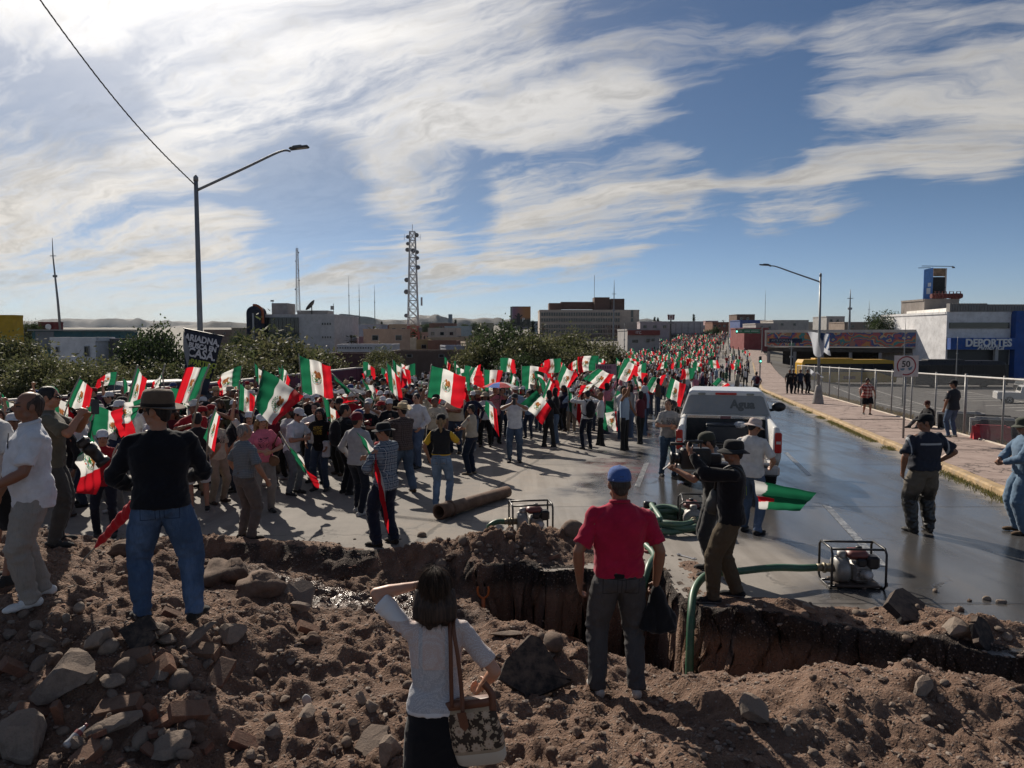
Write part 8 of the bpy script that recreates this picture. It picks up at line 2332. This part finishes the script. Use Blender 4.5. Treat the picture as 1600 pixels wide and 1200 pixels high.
mb=MB();mb.prism([(-.95,0),(.95,0),(1.15,1.7),(-1.15,1.7)],(0,0,h),(1,0,0),(0,0,1),(0,.3,0));b_=mb.build('sign_box',M('sign_white',(.45,.42,.41),.6),t)
for x in(-.85,.85):mb=MB();mb.prism([(-.18,.15),(.18,.15),(.22,1.65),(-.22,1.65)],(x,-.03,h),(1,0,0),(0,0,1),(0,.02,0));mb.build('red_stripe',M('sign_dark_red',(.10,.015,.02),.6),b_)
mb=MB();mb.ell((0,-.03,h+.95),(.32,.03,.42));mb.build('portrait_disc',M('portrait',(.22,.13,.12),.6),b_);mb=MB();mb.box((0,.1,h-.9),(2.1,.2,.5));mb.build('name_board',M('grey_board',(.2,.2,.2),.6),t)
d=175;a=P(1190,560,d);a.z=road_z(d);t=thing('traffic_light','traffic signal gantry with long green road sign over the avenue','traffic light',a)
mb=MB();mb.tube([(0,0,0),(0,0,6.2)],.14,8);mb.tube([(0,0,5.6),(-6.6,0,5.9)],.09,8);mb.build('post',GALV,t)
GS=M('road_sign_green',(.01,.12,.06),.45);GL=M('green_signal',(.1,.7,.5),.4)
gn=GL.node_tree.nodes;[setattr(q.inputs['Emission Strength'],'default_value',2.2)or setattr(q.inputs['Emission Color'],'default_value',(.15,.9,.6,1))for q in gn if q.type=='BSDF_PRINCIPLED']
mb=MB();mb.bbox((-3.2,-.15,5.2),(5.2,.08,.95),.03);g_=mb.build('sign_plate',GS,t)
for x0,n_ in((-5.4,3),(-4.2,6),(-2.6,8)):
 mb=MB();[mb.box((x0+i*.22,-.2,5.2),(.13,.02,.34))for i in range(n_)];mb.build('sign_lettering',M('sign_letter',(.3,.42,.36),.6),g_)
mb=MB();mb.bbox((-6.1,-.1,5.2),(.4,.3,1.1),.04);s_=mb.build('signal_head',BLACK_PLASTIC,t);mb=MB();mb.ell((-6.1,-.28,5.15),(.2,.06,.2));mb.build('green_light',GL,s_)
a=P(1187,600,68);a.z=road_z(68)+.1;t=thing('traffic_light','near traffic signal showing green at the end of the pavement','traffic light',a)
mb=MB();mb.tube([(0,0,0),(0,0,2.6)],.06,8);mb.build('post',GALV,t);mb=MB();mb.bbox((0,0,2.4),(.22,.2,.62),.03);s_=mb.build('signal_head',BLACK_PLASTIC,t);mb=MB();mb.ell((0,-.12,2.25),(.08,.03,.08));mb.build('green_light',GL,s_)
wm,n,bs,out=new_mat('purple_wall');pos=n.node('ShaderNodeNewGeometry').outputs['Position']
n.l.new(n.mix(n.ss(n.noise(pos,.35,5,.6),.42,.62),(.115,.035,.06),n.mix(n.ss(n.noise(pos,1.5,5,.6),.4,.6),(.09,.04,.10),(.20,.07,.09))),bs.inputs['Base Color']);bs.inputs['Roughness'].default_value=.85;bump(n,bs,n.noise(pos,20,4,.6),.3,.02)
t=thing('wall','low purple painted wall with pale coping along the left side of the avenue','wall');t['kind']='thing'
pts=[(P(-90,634,19.5),1.6),(P(95,622,22),1.6),(P(330,600,31),1.7),(P(555,576,42),2.0),(P(640,573,58),2.0)]
for i in range(len(pts)-1):
 a,b=pts[i][0],pts[i+1][0];L=b-a;n_=3
 for j in range(n_):
  p,q=a+L*(j/n_),a+L*((j+1)/n_);q=q-(q-p).normalized()*.02;nrm=Vector((-L.y,L.x,0)).normalized()*.1
  mb=MB();mb.rings([[p-nrm-Vector((0,0,2.6)),q-nrm-Vector((0,0,2.6)),q+nrm-Vector((0,0,2.6)),p+nrm-Vector((0,0,2.6))],[p-nrm,q-nrm,q+nrm,p+nrm]]);mb.build('wall_panel',wm,t)
 mb=MB();nrm=nrm*1.3;mb.rings([[a-nrm,b-nrm,b+nrm,a+nrm],[v+Vector((0,0,.07))for v in(a-nrm,b-nrm,b+nrm,a+nrm)]]);mb.build('coping',M('pale_coping',(.48,.45,.42),.8,dirt=.3),t)
def bus(label,px0,px1,d,col,flip=False,group=None):
 x0,x1=X_(px0,d),X_(px1,d);L=x1-x0;zb=gf((x0+x1)/2,d)
 t=thing('coach',label,'bus',(x0,d,zb),0,'coaches in the car park')
 m_=M('coach_paint_%d'%int(col[0]*100),col,.3,.08,dirt=.25)
 def sect(x,i,top):return[Vector((x,i,.35)),Vector((x,2.5-i,.35)),Vector((x,2.5,.6)),Vector((x,2.5,2.9)),Vector((x,2.3,top)),Vector((x,.2,top)),Vector((x,0,2.9)),Vector((x,0,.6))]
 e0,e1=(.5,1.1)if not flip else(.25,.9)
 mb=MB();mb.smooth=False;mb.rings([sect(0,.15,3.1-e0*.3),sect(.25,.05,3.4),sect(L-e1*1.2,.05,3.4),sect(L-.4,.05,3.25),sect(L,.12,2.5)]);mb.build('body',m_,t,fixn=True)
 mb=MB();mb.prism([(.35,1.75),(L-2.6,1.75),(L-.9,1.2),(L-.25,1.3),(L-.55,2.85),(.35,2.85)],(0,-.03,0),(1,0,0),(0,0,1),(0,.05,0));w=mb.build('window_band',GLASS_DARK,t)
 for i in range(1,7):mb=MB();mb.box((.35+(L-2)*i/7,-.045,2.3),(.06,.02,1.1));mb.build('window_bar',BLACK_PLASTIC,w)
 mb=MB();mb.bbox((L*.35,1.25,3.47),(L*.4,1.6,.2),.05);mb.build('roof_unit',m_,t)
 for x in(2.3,L-3.0):wheel_y(t,(x,.12,.5),.5,.3)
 mb=MB();mb.box((L*.5,-.02,1.0),(1.6,.03,.4));mb.build('emblem',M('maroon_emblem',(.12,.03,.02),.5),t)if not flip else None
def wheel_y(t,c,r,w):
 mb=MB();mb.smooth=True;mb.lathe([(r*.5,-w/2),(r*.95,-w/2),(r,-w*.3),(r,w*.3),(r*.95,w/2),(r*.5,w/2)],18,c,M=Matrix.Rotation(PI/2,3,'X'));k=mb.build('wheel',RUBBER,t)
 mb=MB();mb.lathe([(r*.5,-.1),(r*.4,.12),(.02,.1)],14,c,M=Matrix.Rotation(PI/2,3,'X'));mb.build('rim',STEEL,k)
bus('yellow coach with dark windows parked behind the fence',1254,1402,98,(.55,.31,.015));bus('black coach parked in front of the sports shop',1432,1577,92,(.014,.014,.016),True)
def parked(name,label,loc,rz,col,cat,suv=False):
 t=thing(name,label,cat,loc,rz);m_=M('car_paint_%d'%int(col[0]*1000),col,.25,.05,dirt=.2)
 prof=[(0,.45),(0,1.0),(.1,1.08),(1.75,1.06),(1.85,1.55),(2.1,1.66),(3.2,1.66),(3.75,1.15),(4.85,1.0),(5.1,.8),(5.15,.45)]if not suv else[(0,.45),(.05,1.0),(.35,1.65),(.6,1.75),(2.9,1.73),(3.6,1.15),(4.5,1.0),(4.75,.8),(4.8,.45)]
 def ring(x,s):return[Vector((x,y,z if z<1.2 else z))for y,z in prof]
 rings=[]
 for x,k in((-.9,.97),(-.82,1),(.82,1),(.9,.97)):rings.append([Vector((x*(1 if z<1.15 else.88),y,.45+(z-.45)*k))for y,z in prof])
 mb=MB();mb.rings(rings);mb.build('body',m_,t,fixn=True)
 for s in(-1,1):
  mb=MB();y0,y1=(2.0,3.55)if not suv else(.6,3.4);mb.quad((s*.90,y0,1.18),(s*.90,y1,1.18),(s*.815,y1-.45,1.58),(s*.815,y0+.1,1.58));mb.build('side_window',GLASS_DARK,t)
  for y in(.95,4.15 if not suv else 3.9):wheel(t,(s*.78,y,.36),.36,.24)
  mb=MB();mb.bbox((s*.68,5.1 if not suv else 4.76,.82),(.34,.12,.18),.04);mb.build('headlight',M('clear_lamp',(.5,.5,.5),.2),t)
 mb=MB();y0,y1=(3.22,3.74)if not suv else(2.95,3.58);mb.quad((-.76,y1,1.19),(.76,y1,1.19),(.70,y0,1.64 if not suv else 1.70),(-.70,y0,1.64 if not suv else 1.70));mb.build('windscreen',GLASS_DARK,t)
 mb=MB();yb=(1.80,1.86)if not suv else(.09,.36);mb.quad((-.7,yb[0]-.03,1.15),(.7,yb[0]-.03,1.15),(.66,yb[1]-.03,1.55),(-.66,yb[1]-.03,1.55));mb.build('back_window',GLASS_DARK,t)
 mb=MB();mb.bbox((0,5.14 if not suv else 4.8,.55),(1.7,.12,.2),.03);mb.bbox((0,5.13 if not suv else 4.78,.8),(.9,.06,.14),.02);mb.build('grille',BLACK_PLASTIC,t)
d=66;p=Vector((X_(1557,d),d,0));p.z=gf(p.x+1,d-1);parked('parked_pickup','white pickup truck parked inside the fence at the right edge',p,R(-112),(.55,.54,.53),'pickup truck')
d=80;p=Vector((X_(1592,d),d,0));p.z=gf(p.x,d);parked('parked_car','dark car half visible behind the parked white pickup',p,R(-95),(.03,.03,.034),'car',True)
p=P(170,640,27);p.z=road_z(27);parked('parked_car','dark SUV with sloping rear window behind the flags on the left',p,R(-40),(.025,.03,.045),'car',True)
def barrier(label,px,py,d,L,col,rz,name='barrier',h=.82):
 p=P(px,py,d);p.z=gf(p.x,p.y);t=thing(name,label,'barrier',p,rz,'barriers behind the fence')
 mb=MB();sec=[(-.28,0),(.28,0),(.26,.2),(.12,.4),(.09,h),(-.09,h),(-.12,.4),(-.26,.2)];mb.rings([[Vector((x,y,z))for y,z in sec]for x in(-L/2,L/2)]);mb.build('block',M('barrier_%s'%name,col,.8,.25,3,dirt=.3),t,fixn=True)
 mb=MB();mb.bbox((0,0,h+.02),(L*.8,.12,.05),.01);mb.build('cap',M('barrier_cap_%s'%name,tuple(q*.8 for q in col),.8),t)
for k,(px,L,c,lab)in enumerate([(1500,1.5,(.42,.41,.40),'white concrete barrier behind the man in the waistcoat'),(1527,2.4,(.018,.018,.02),'long black barrier between the two white ones'),(1553,1.4,(.42,.41,.40),'white concrete barrier above the red plastic one'),(1586,2.4,(.018,.018,.02),'black barrier at the right edge of the fence')]):barrier(lab,px,665,26.5-k*.9,L,c,R(-28),'barrier')
barrier('red plastic water barrier lying in front of the black one',1548,680,22.6,1.0,(.45,.03,.04),R(-20),'plastic_barrier',.6)
d=19.5;TL,TR,BL=P(288,514,d),P(348,526,d),P(306,606,d);ax=(TR-TL).normalized();W=(TR-TL).length;ay=(BL-TL);ay=(ay-ax*ay.dot(ax)).normalized();Hh=1.62
t=thing('protest_banner','dark navy banner with big white and yellow lettering on the left','banner',TL);Rm=Matrix((ax,-ay,ax.cross(-ay))).transposed().to_4x4()
t.rotation_euler=Rm.to_euler()
def sh(U,V):
 ww=W*(1-.42*V);return np.stack([.0+V*.36*W*.8+U*ww,-V*Hh,.04*np.sin(5*U+3*V)*V+.02*np.sin(9*V)],-1)
NV=M('navy_banner',(.014,.018,.035),.75,.15)
me=np_mesh('banner_cloth',sh(*np.meshgrid(np.linspace(0,1,24),np.linspace(0,1,30),indexing='ij')).reshape(-1,3),grid_faces(24,30),NV);link('banner_cloth',me,t)
mb=MB();mb.tube([(-.03,.01,0),(W+.03,.01,0)],.018,6);mb.tube([(W*.62,-Hh*.5,-.06),(W*.72,-Hh*1.9,-.06)],.014,6);mb.build('batten',BLACK_METAL,t)
FB=M('banner_back',(.20,.21,.23),.8);mb=MB();mb.rings([[Vector((0,-.05,.03)),Vector((.14*W,-.16*Hh,.10)),Vector((.27*W,-.34*Hh,.08)),Vector((.28*W,-.62*Hh,.05)),Vector((.08*W,-.3*Hh,.07))],[Vector((0,-.05,.036)),Vector((.14*W,-.16*Hh,.106)),Vector((.27*W,-.34*Hh,.086)),Vector((.28*W,-.62*Hh,.056)),Vector((.08*W,-.3*Hh,.076))]]);mb.build('folded_edge',FB,t)
WL,YL=M('banner_white',(.55,.55,.58),.7),M('banner_yellow',(.30,.36,.05),.7)
for txt,sz,x,y,mt in(('ARIADNA,',.235,.52,.12,WL),('BUSCA EN',.185,.56,.235,WL),('CASA.',.32,.57,.355,WL),('¿PARTIDO',.19,.63,.50,YL),('N LOS',.19,.67,.59,YL),('IALES',.19,.68,.68,YL)):
 o=link('lettering',text_mesh(txt,sz,mt,.002,.009,sx=.86),t);o.location=(x*W,-y*Hh,.055)
A=P(931,569,27);t=thing('cloth_sign','pink hand painted cloth banner with two rows of lettering','banner',A);w,h=32/F*27,17/F*27
mb=MB();mb.bbox((w/2,0,-h/2),(w,.02,h),.008);c_=mb.build('banner_cloth',M('pink_cloth',(.28,.17,.21),.85,.15),t)
for r_,(x0,n_)in enumerate(((.05,9),(.18,7))):mb=MB();[mb.bbox((w*(x0+.085*i),-.015,-h*(.28+.44*r_)),(.028,.01,h*.3),.004)for i in range(n_)];mb.build('painted_lettering',M('dark_purple_paint',(.05,.015,.035),.8),c_)
mb=MB();mb.tube([(0,.02,.05),(0,.02,-1.2)],.015,6);mb.tube([(w,.02,.05),(w,.02,-1.2)],.015,6);mb.build('pole',POLEM,t)
def umbrella(label,c,r,cols):
 t=thing('umbrella',label,'umbrella',c);n=8
 for k in range(n):
  mb=MB();mb.smooth=True;rr=[(.02,.26*r),(.5*r,.2*r),(r,0)]
  a0,a1=2*PI*k/n,2*PI*(k+1)/n
  for(ra,za),(rb,zb)in zip(rr[:-1],rr[1:]):mb.quad((ra*math.cos(a0),ra*math.sin(a0),za),(rb*math.cos(a0),rb*math.sin(a0),zb),(rb*math.cos(a1),rb*math.sin(a1),zb),(ra*math.cos(a1),ra*math.sin(a1),za))
  mb.build('panel',cloth(cols[k%len(cols)]),t)
 mb=MB();mb.tube([(0,0,r*.3),(0,0,-1.1)],.012,6);mb.build('handle',BLACK_METAL,t)
umbrella('umbrella in red, white and blue panels above the middle of the march',P(781,604,22),.52,[(.45,.02,.03),(.03,.12,.45),(.45,.02,.03),(.5,.5,.5)]);umbrella('dark blue umbrella behind the dark haired woman',P(546,613,20),.45,[(.02,.03,.07)])
for k in range(4):
 f,b,s_,t_,sl,kk=PROTO[[0,1,5,0][k]];g=G((1233,1239,1250,1261)[k],615,.15)
 p=link('person',b,mats=[skin('brown'),None,None,cloth((.02,.02,.02))]);p.location=g;p.rotation_euler=(0,0,R((150,190,170,205)[k]));tag(p,('person in black, leftmost of four waiting by the fence','person in black, second from left of four by the fence','tall person in dark blue, third of four by the fence','person in black, rightmost of four waiting by the fence')[k],'person','people waiting on the far pavement')
 link('shirt',s_,p,mats=[cloth((.012,.012,.015)if k!=2 else(.02,.03,.06))]);link('trousers',t_,p,mats=[cloth((.014,.014,.018))]);o=link('hair',hair_mesh('short',False,.014),p,mats=[hairm()]);o.matrix_local=f.HM
# ================================================================ RUBBLE
def rubble_mat(name,cols,rough=.92):
 m,n,bs,out=new_mat(name)
 tc=n.node('ShaderNodeTexCoord').outputs['Object'];rnd=n.node('ShaderNodeObjectInfo').outputs['Random']
 k=len(cols);c=n.ramp(rnd,[(i/max(k-1,1),q)for i,q in enumerate(cols)])
 pos=n.node('ShaderNodeNewGeometry').outputs['Position'];nrm=n.node('ShaderNodeNewGeometry').outputs['Normal']
 nz=n.noise(pos,14,7,.68);fin=n.noise(pos,90,4,.7)
 v=n.vm('SCALE',c);n.l.new(n.lin(nz,.3,.7,.7,1.3),v.node.inputs['Scale'])
 dust=n.m('MULTIPLY',n.ss(n.m('ADD',n.sep(nrm)[2],n.m('MULTIPLY',n.m('SUBTRACT',nz,.5),2.2)),.25,1.0),.6)
 c=n.mix(dust,v,(.165,.118,.088));c=n.mix(n.m('MULTIPLY',n.ss(fin,.45,.75),.35),c,(.07,.05,.04))
 n.l.new(c,bs.inputs['Base Color']);bs.inputs['Roughness'].default_value=rough;bs.inputs['Specular IOR Level'].default_value=.25
 bump(n,bs,n.m('ADD',nz,n.m('MULTIPLY',fin,.4)),.7,.015)
 return m
STONE_M=rubble_mat('river_stone',[(.15,.115,.09),(.24,.20,.165),(.115,.085,.068),(.30,.255,.21),(.17,.12,.095)])
BRICK_M=rubble_mat('old_brick',[(.20,.085,.055),(.26,.13,.08),(.15,.07,.05),(.24,.15,.10)])
CONC_M=rubble_mat('broken_concrete',[(.24,.195,.16),(.20,.165,.14),(.27,.225,.185)]);ASPH_M=rubble_mat('broken_asphalt',[(.030,.029,.030),(.042,.040,.040),(.024,.023,.023)])
def rock(seed,kind):
 rs=np.random.RandomState(seed);bm=bmesh.new()
 if kind=='brick':
  bmesh.ops.create_cube(bm,size=1);bmesh.ops.bevel(bm,geom=bm.edges[:],offset=.05,segments=1,affect='EDGES');bmesh.ops.triangulate(bm,faces=bm.faces[:])
  V=np.array([v.co[:]for v in bm.verts]);V=V*(1.0,.5,.27);V+=rs.normal(0,.008,V.shape)
  if seed%2:V[V[:,0]>.2,0]*=rs.uniform(.4,.8);V[V[:,0]>.1]+=rs.normal(0,.02,V[V[:,0]>.1].shape)
 elif kind=='slab':
  n=11;a=np.sort(rs.uniform(0,6.28,n));r=rs.uniform(.33,.52,n)
  top=[bm.verts.new((r[i]*math.cos(a[i])*1.15,r[i]*math.sin(a[i]),.07+rs.normal(0,.008)))for i in range(n)];bot=[bm.verts.new((r[i]*math.cos(a[i])*1.2+rs.normal(0,.02),r[i]*math.sin(a[i])*1.05+rs.normal(0,.02),-.07+rs.normal(0,.015)))for i in range(n)]
  ct,cb=bm.verts.new((0,0,.085)),bm.verts.new((0,0,-.08))
  for i in range(n):j=(i+1)%n;bm.faces.new((ct,top[i],top[j]));bm.faces.new((cb,bot[j],bot[i]));bm.faces.new((top[i],bot[i],bot[j],top[j]))
  V=None
 else:
  bmesh.ops.create_icosphere(bm,subdivisions=3 if kind=='lump' else 2,radius=.5)
  V=np.array([v.co[:]for v in bm.verts]);sc=rs.uniform(.6,1.15,3)*(1,.85,.68)
  if kind=='chunk':
   for _ in range(9):
    d=rs.normal(size=3);d/=np.linalg.norm(d);k=V@d;lim=rs.uniform(.22,.38);V-=np.outer(np.clip(k-lim,0,None),d)
   V*=(1.2,1.2,1.2)
  V*=1+(.10 if kind=='cobble' else.16)*vnoise(V[:,0]*3+seed,V[:,1]*3,V[:,2]*3)[:,None]+(.07*vnoise(V[:,0]*8,V[:,1]*8+seed,V[:,2]*8)[:,None]if kind!='cobble' else 0)
  if kind=='lump':V*=1+.30*vnoise(V[:,0]*4.5+seed,V[:,1]*4.5,V[:,2]*4.5)[:,None]+.16*vnoise(V[:,0]*11,V[:,1]*11,V[:,2]*11+seed)[:,None]
  V*=sc
 if V is not None:
  for v,c in zip(bm.verts,V):v.co=c
 me=bpy.data.meshes.new('stone');bm.to_mesh(me);bm.free()
 me.polygons.foreach_set('use_smooth',[kind in('cobble','lump')]*len(me.polygons))
 me.materials.append({'brick':BRICK_M,'slab':CONC_M}.get(kind,STONE_M if kind!='chunk' else CONC_M));return me
ROCKS={k:[rock(i*7+len(k),k)for i in range(n)]for k,n in(('cobble',8),('chunk',8),('brick',5),('slab',4),('lump',3))}
def put_rock(kind,px,py,wpx,label,rot=None,name=None,group=None,mat=None,i=None,sink=.28,rs=random,asp=(1,1,1)):
 g=Gd(px,py);d=g.y;s=wpx/F*d
 o=link(name or{'cobble':'stone','chunk':'concrete_chunk','brick':'brick','slab':'concrete_slab','lump':'earth_lump'}[kind],rs.choice(ROCKS[kind])if i is None else ROCKS[kind][i])
 th={'brick':.27,'slab':.15,'cobble':.65,'chunk':.7,'lump':.7}[kind]*s*asp[2]
 o.location=g+Vector((0,0,th*(.5-sink)));o.scale=(s*asp[0],s*asp[1],s*asp[2])
 o.rotation_euler=[R(q)for q in rot]if rot else(rs.gauss(0,.35),rs.gauss(0,.35),rs.uniform(0,6.28))
 if mat:set_mats(o,[mat])
 return tag(o,label,{'cobble':'stone','chunk':'rubble','brick':'brick','slab':'slab','lump':'earth lump'}[kind],group)
def rubble():
 rs=random.Random(17);q=put_rock
 q('chunk',100,1085,165,'biggest block of rough concrete on the left heap',(18,-38,25),'concrete_block',i=1,sink=.2,asp=(1.15,.62,.62))
 q('slab',830,1078,112,'dark broken asphalt slab leaning between the woman and the man in red',(52,8,10),'asphalt_slab',mat=ASPH_M,i=0,sink=-1.0)
 q('slab',215,1003,62,'dark grey flat slab at the feet of the man in jeans',(58,-6,0),'asphalt_slab',mat=ASPH_M,i=1,sink=-.8);q('chunk',245,1000,48,'rounded concrete lump propped behind the dark flat slab',None,i=2)
 q('chunk',300,1005,80,'long pale concrete piece lying aslant below the right boot',(0,-32,20),'concrete_piece',i=3,asp=(1.2,.4,.4));q('brick',316,1022,62,'dusty brick below the long pale concrete piece',(12,4,-4),i=0)
 q('brick',190,1110,70,'pale topped brick lying level in the middle of the left heap',(12,-8,6),i=0);q('brick',236,1128,48,'brick standing on end right of the level brick',(5,80,60),i=2);q('brick',248,1052,66,'brick tilted steeply beside the pale kidney stone',(25,-35,20),i=2);q('brick',93,1125,44,'brick on edge at the foot of the big block',(10,75,30),i=0)
 q('cobble',283,1076,42,'pale kidney shaped stone on the left heap',(70,0,60),i=2);q('cobble',188,1055,34,'pale flat cobble left of the kidney stone',(40,0,10),i=3);q('cobble',124,957,30,'white rounded cobble behind the big block',None,i=5);q('chunk',175,1150,90,'long rock lying under the level brick',(0,-20,20),i=4,asp=(1.3,.5,.5))
 q('slab',578,1166,66,'flat pale slab catching the sun beside the woman',(10,-14,30),i=2,sink=0);q('chunk',480,1122,42,'angular rock in the hollow left of the flat pale slab',None);q('chunk',430,1150,36,'reddish round rock in the hollow',None);q('chunk',610,1185,70,'dark rock at the bottom edge beside the skirt',None,i=5)
 q('brick',482,985,36,'lone brick end poking from the mound behind the woman',(20,30,30),i=1);q('chunk',468,958,40,'stone above the lone brick end',None);q('slab',470,938,60,'grey flat plate in the mud behind the mound',(35,10,0),i=3,sink=-.3)
 for px,py,w,l in((350,905,95,'largest muddy lump at the left end of the cut'),(410,922,80,'muddy rounded lump right of the largest one'),(190,868,60,'muddy lump below the red rolled flag'),(236,862,62,'muddy lump between the legs of the man in jeans'),(300,880,60,'muddy lump right of the man in jeans')):q('lump',px,py,w,l,(rs.uniform(-20,20),rs.uniform(-20,20),rs.uniform(0,90)),sink=.42,mat=DIRT_LUMP,asp=(1.15,.8,.75))
 q('chunk',790,995,75,'long broken kerb piece lying before the shovel',(0,2,4),'concrete_piece',i=0,asp=(1.1,.35,.3));q('cobble',865,1010,48,'round boulder at the rim left of the man in red',None,i=1);q('cobble',846,1000,28,'pointed stone behind the round boulder',(0,60,0),i=4)
 q('slab',1410,958,82,'dark asphalt plate tipped on the kerb of the cut, right side',(32,12,14),'asphalt_slab',mat=ASPH_M,i=2,sink=-.3);q('slab',1535,1005,66,'dark asphalt plate standing among stones at the far right',(62,20,30),'asphalt_slab',mat=ASPH_M,i=3,sink=-.9);q('chunk',1490,990,48,'largest pale stone in the right stone pile',None,i=6);q('chunk',1265,955,32,'pyramid shaped clod beside the nearest pump',None,i=7)
 for px,py,w,l in((1542,938,14,'small pale stone alone on the wet road'),(1461,925,13,'grey stone alone on the wet road'),(1385,914,9,'dark lump on the road right of the pump'),(1350,921,10,'pebble in front of the pump frame'),(895,838,52,'long brown boulder behind the man in red')):q('cobble',px,py,w,l,None)
 for px,py,w,l,r_ in((60,1120,62,'weathered brick left of the big block foot',(14,20,35)),(140,1185,58,'brick at the bottom edge under the bottle',(10,-12,70)),(295,1120,60,'brick half buried right of the upright brick',(30,15,40)),(345,1060,54,'brick lying right of the kidney stone',(20,-25,80)),(215,1030,60,'brick under the dark flat slab',(24,-18,20)),(385,1165,52,'brick at the left rim of the hollow',(18,30,10)),(30,1050,56,'brick near the left picture edge',(12,40,50))):q('brick',px,py,w,l,r_)
 for px,py,w,l in((40,1170,105,'broad angular block at the bottom left corner'),(160,1010,62,'angular lump above the big block'),(270,1175,80,'angular block at the bottom left of the hollow'),(360,1000,66,'angular block below the largest muddy lump'),(70,1010,52,'angular stone under the white trainers'),(1180,1120,60,'broad clod on the near right mound'),(1440,1085,52,'angular clod on the crest of the right mound'),(700,1060,60,'angular rock hidden beside the tote')):q('chunk',px,py,w,l,None,rs=rs)
 q('cobble',345,842,15,'stone chip at the road edge',None);q('chunk',1230,1150,30,'rounded clod on the near right mound',None)
 regions=[((0,960,330,1195),84,'on the left rubble heap',(11,44)),((330,990,640,1195),30,'in the hollow beside the woman',(9,36)),((640,985,900,1195),20,'between the woman and the man in red',(9,28)),((860,1085,1250,1195),14,'on the near mound below the man in red',(7,20)),((1090,1058,1600,1195),26,'on the near right mound',(7,22)),((645,832,900,884),28,'on the earth heap by the second pump',(8,22)),((1110,938,1590,1010),36,'along the broken edge on the right',(7,22)),((330,880,700,985),14,'in the mud of the cut',(9,24))]
 cnt=67
 for(x0,y0,x1,y1),num,where,(s0,s1)in regions:
  for _ in range(num):
   if cnt>=298:break
   px,py=rs.uniform(x0,x1),rs.uniform(y0,y1);g=Gd(px,py)
   if g.z<-1.3:continue
   kd=rs.choice(['cobble','cobble','cobble','chunk','chunk','brick','lump']if 'left' in where or 'heap' in where else['cobble','cobble','chunk','lump'])
   w=s0+(s1-s0)*rs.random()**1.6
   size='small' if w<(s0+s1)/2 else 'fist sized' if w<s0+.8*(s1-s0)else 'large'
   nm={'cobble':'rounded stone','chunk':'broken concrete piece','brick':'broken brick','lump':'clod of earth'}[kd]
   q(kd,px,py,w,f'{size} {nm} {where}',None,group=f'{nm} {where}',rs=rs,sink=.35 if kd!='lump' else.5,mat=DIRT_LUMP if kd=='lump' else None);cnt+=1
 r2=np.random.RandomState(4);base=[]
 for k in range(5):
  bm=bmesh.new();bmesh.ops.create_icosphere(bm,subdivisions=1,radius=.5);V=np.array([v.co[:]for v in bm.verts]);Fc=np.array([[v.index for v in f.verts]for f in bm.faces]);bm.free();V*=r2.uniform(.55,1.15,3)*(1,1,.7);V*=r2.uniform(.8,1.2,(len(V),1));base.append((V,Fc))
 N=24000;X=r2.uniform(-6.5,6.8,N);Y=2.9+8.3*r2.rand(N)**1.1;Z,below,sd,heap=ground_height(X,Y);keep=((sd>-.05)|(heap>.012)|((r2.rand(N)<.10)&(sd>-.8)))&(Z>-1.2)&(vnoise(X*1.4,Y*1.4,2.2)>-.35)
 Vs,Fs,b=[],[],0
 for x,y,z in zip(X[keep],Y[keep],Z[keep]):
  V,Fc=base[r2.randint(5)];s=.012+.045*r2.rand()**3.2;a=r2.uniform(0,6.28);c_,s_=math.cos(a),math.sin(a)
  q_=V*s;Vs.append(np.stack([q_[:,0]*c_-q_[:,1]*s_+x,q_[:,0]*s_+q_[:,1]*c_+y,q_[:,2]+z+s*.12],-1));Fs.append(Fc+b);b+=len(V)
 gm,n,bs,out=new_mat('gravel');gi=n.node('ShaderNodeNewGeometry').outputs['Random Per Island']
 n.l.new(n.ramp(gi,[(0,(.09,.06,.046)),(.35,(.16,.115,.088)),(.65,(.20,.155,.125)),(.85,(.26,.215,.18)),(1,(.17,.08,.055))]),bs.inputs['Base Color']);bs.inputs['Roughness'].default_value=.95
 tag(link('gravel',np_mesh('gravel',np.concatenate(Vs),np.concatenate(Fs),gm,False)),'gravel and crumbs of earth scattered over the dug ground','gravel',kind='stuff')
 g=Gd(120,1165);t=thing('plastic_bottle','clear plastic bottle with red cap lying on the left heap','bottle',g+Vector((0,0,.04)),R(70));t.rotation_euler=(R(68),0,R(160));t.scale=(.75,)*3
 mb=MB();mb.smooth=True;mb.lathe([(.001,-.11),(.03,-.11),(.033,-.09),(.029,-.05),(.033,-.02),(.032,.03),(.014,.08),(.013,.095)],14);mb.build('bottle_body',M('cloudy_plastic',(.34,.34,.35),.25),t);mb=MB();mb.smooth=True;mb.lathe([(.034,.0),(.0345,.035)],14,cap=False);mb.lathe([(.016,.09),(.016,.112),(.001,.113)],12);mb.build('red_label',M('red_label',(.22,.06,.06),.5),t)
 soft('litter','scrap of white plastic in the hollow left of the woman','litter',cloth((.42,.42,.42)),[('e',(0,0,0),(.035,.02,.045)),('e',(.02,0,-.03),(.02,.015,.03))],Gd(478,1102)+Vector((0,0,.03)),0,.008,.008,25)
DIRT_LUMP=rubble_mat('earth_clod',[(.11,.07,.052),(.15,.10,.075),(.085,.055,.042)])
rubble()
hzm=bpy.data.materials.new('air');hzm.use_nodes=True;n=NT(hzm.node_tree);out=n.node('ShaderNodeOutputMaterial');v=n.node('ShaderNodeVolumePrincipled')
v.inputs['Color'].default_value=(.70,.84,1.0,1);v.inputs['Density'].default_value=3e-5;v.inputs['Anisotropy'].default_value=0.0
n.l.new(v.outputs[0],out.inputs['Volume'])
mb=MB();mb.box((0,5500,70),(24000,14000,260));tag(mb.build('haze',hzm),kind='stuff')
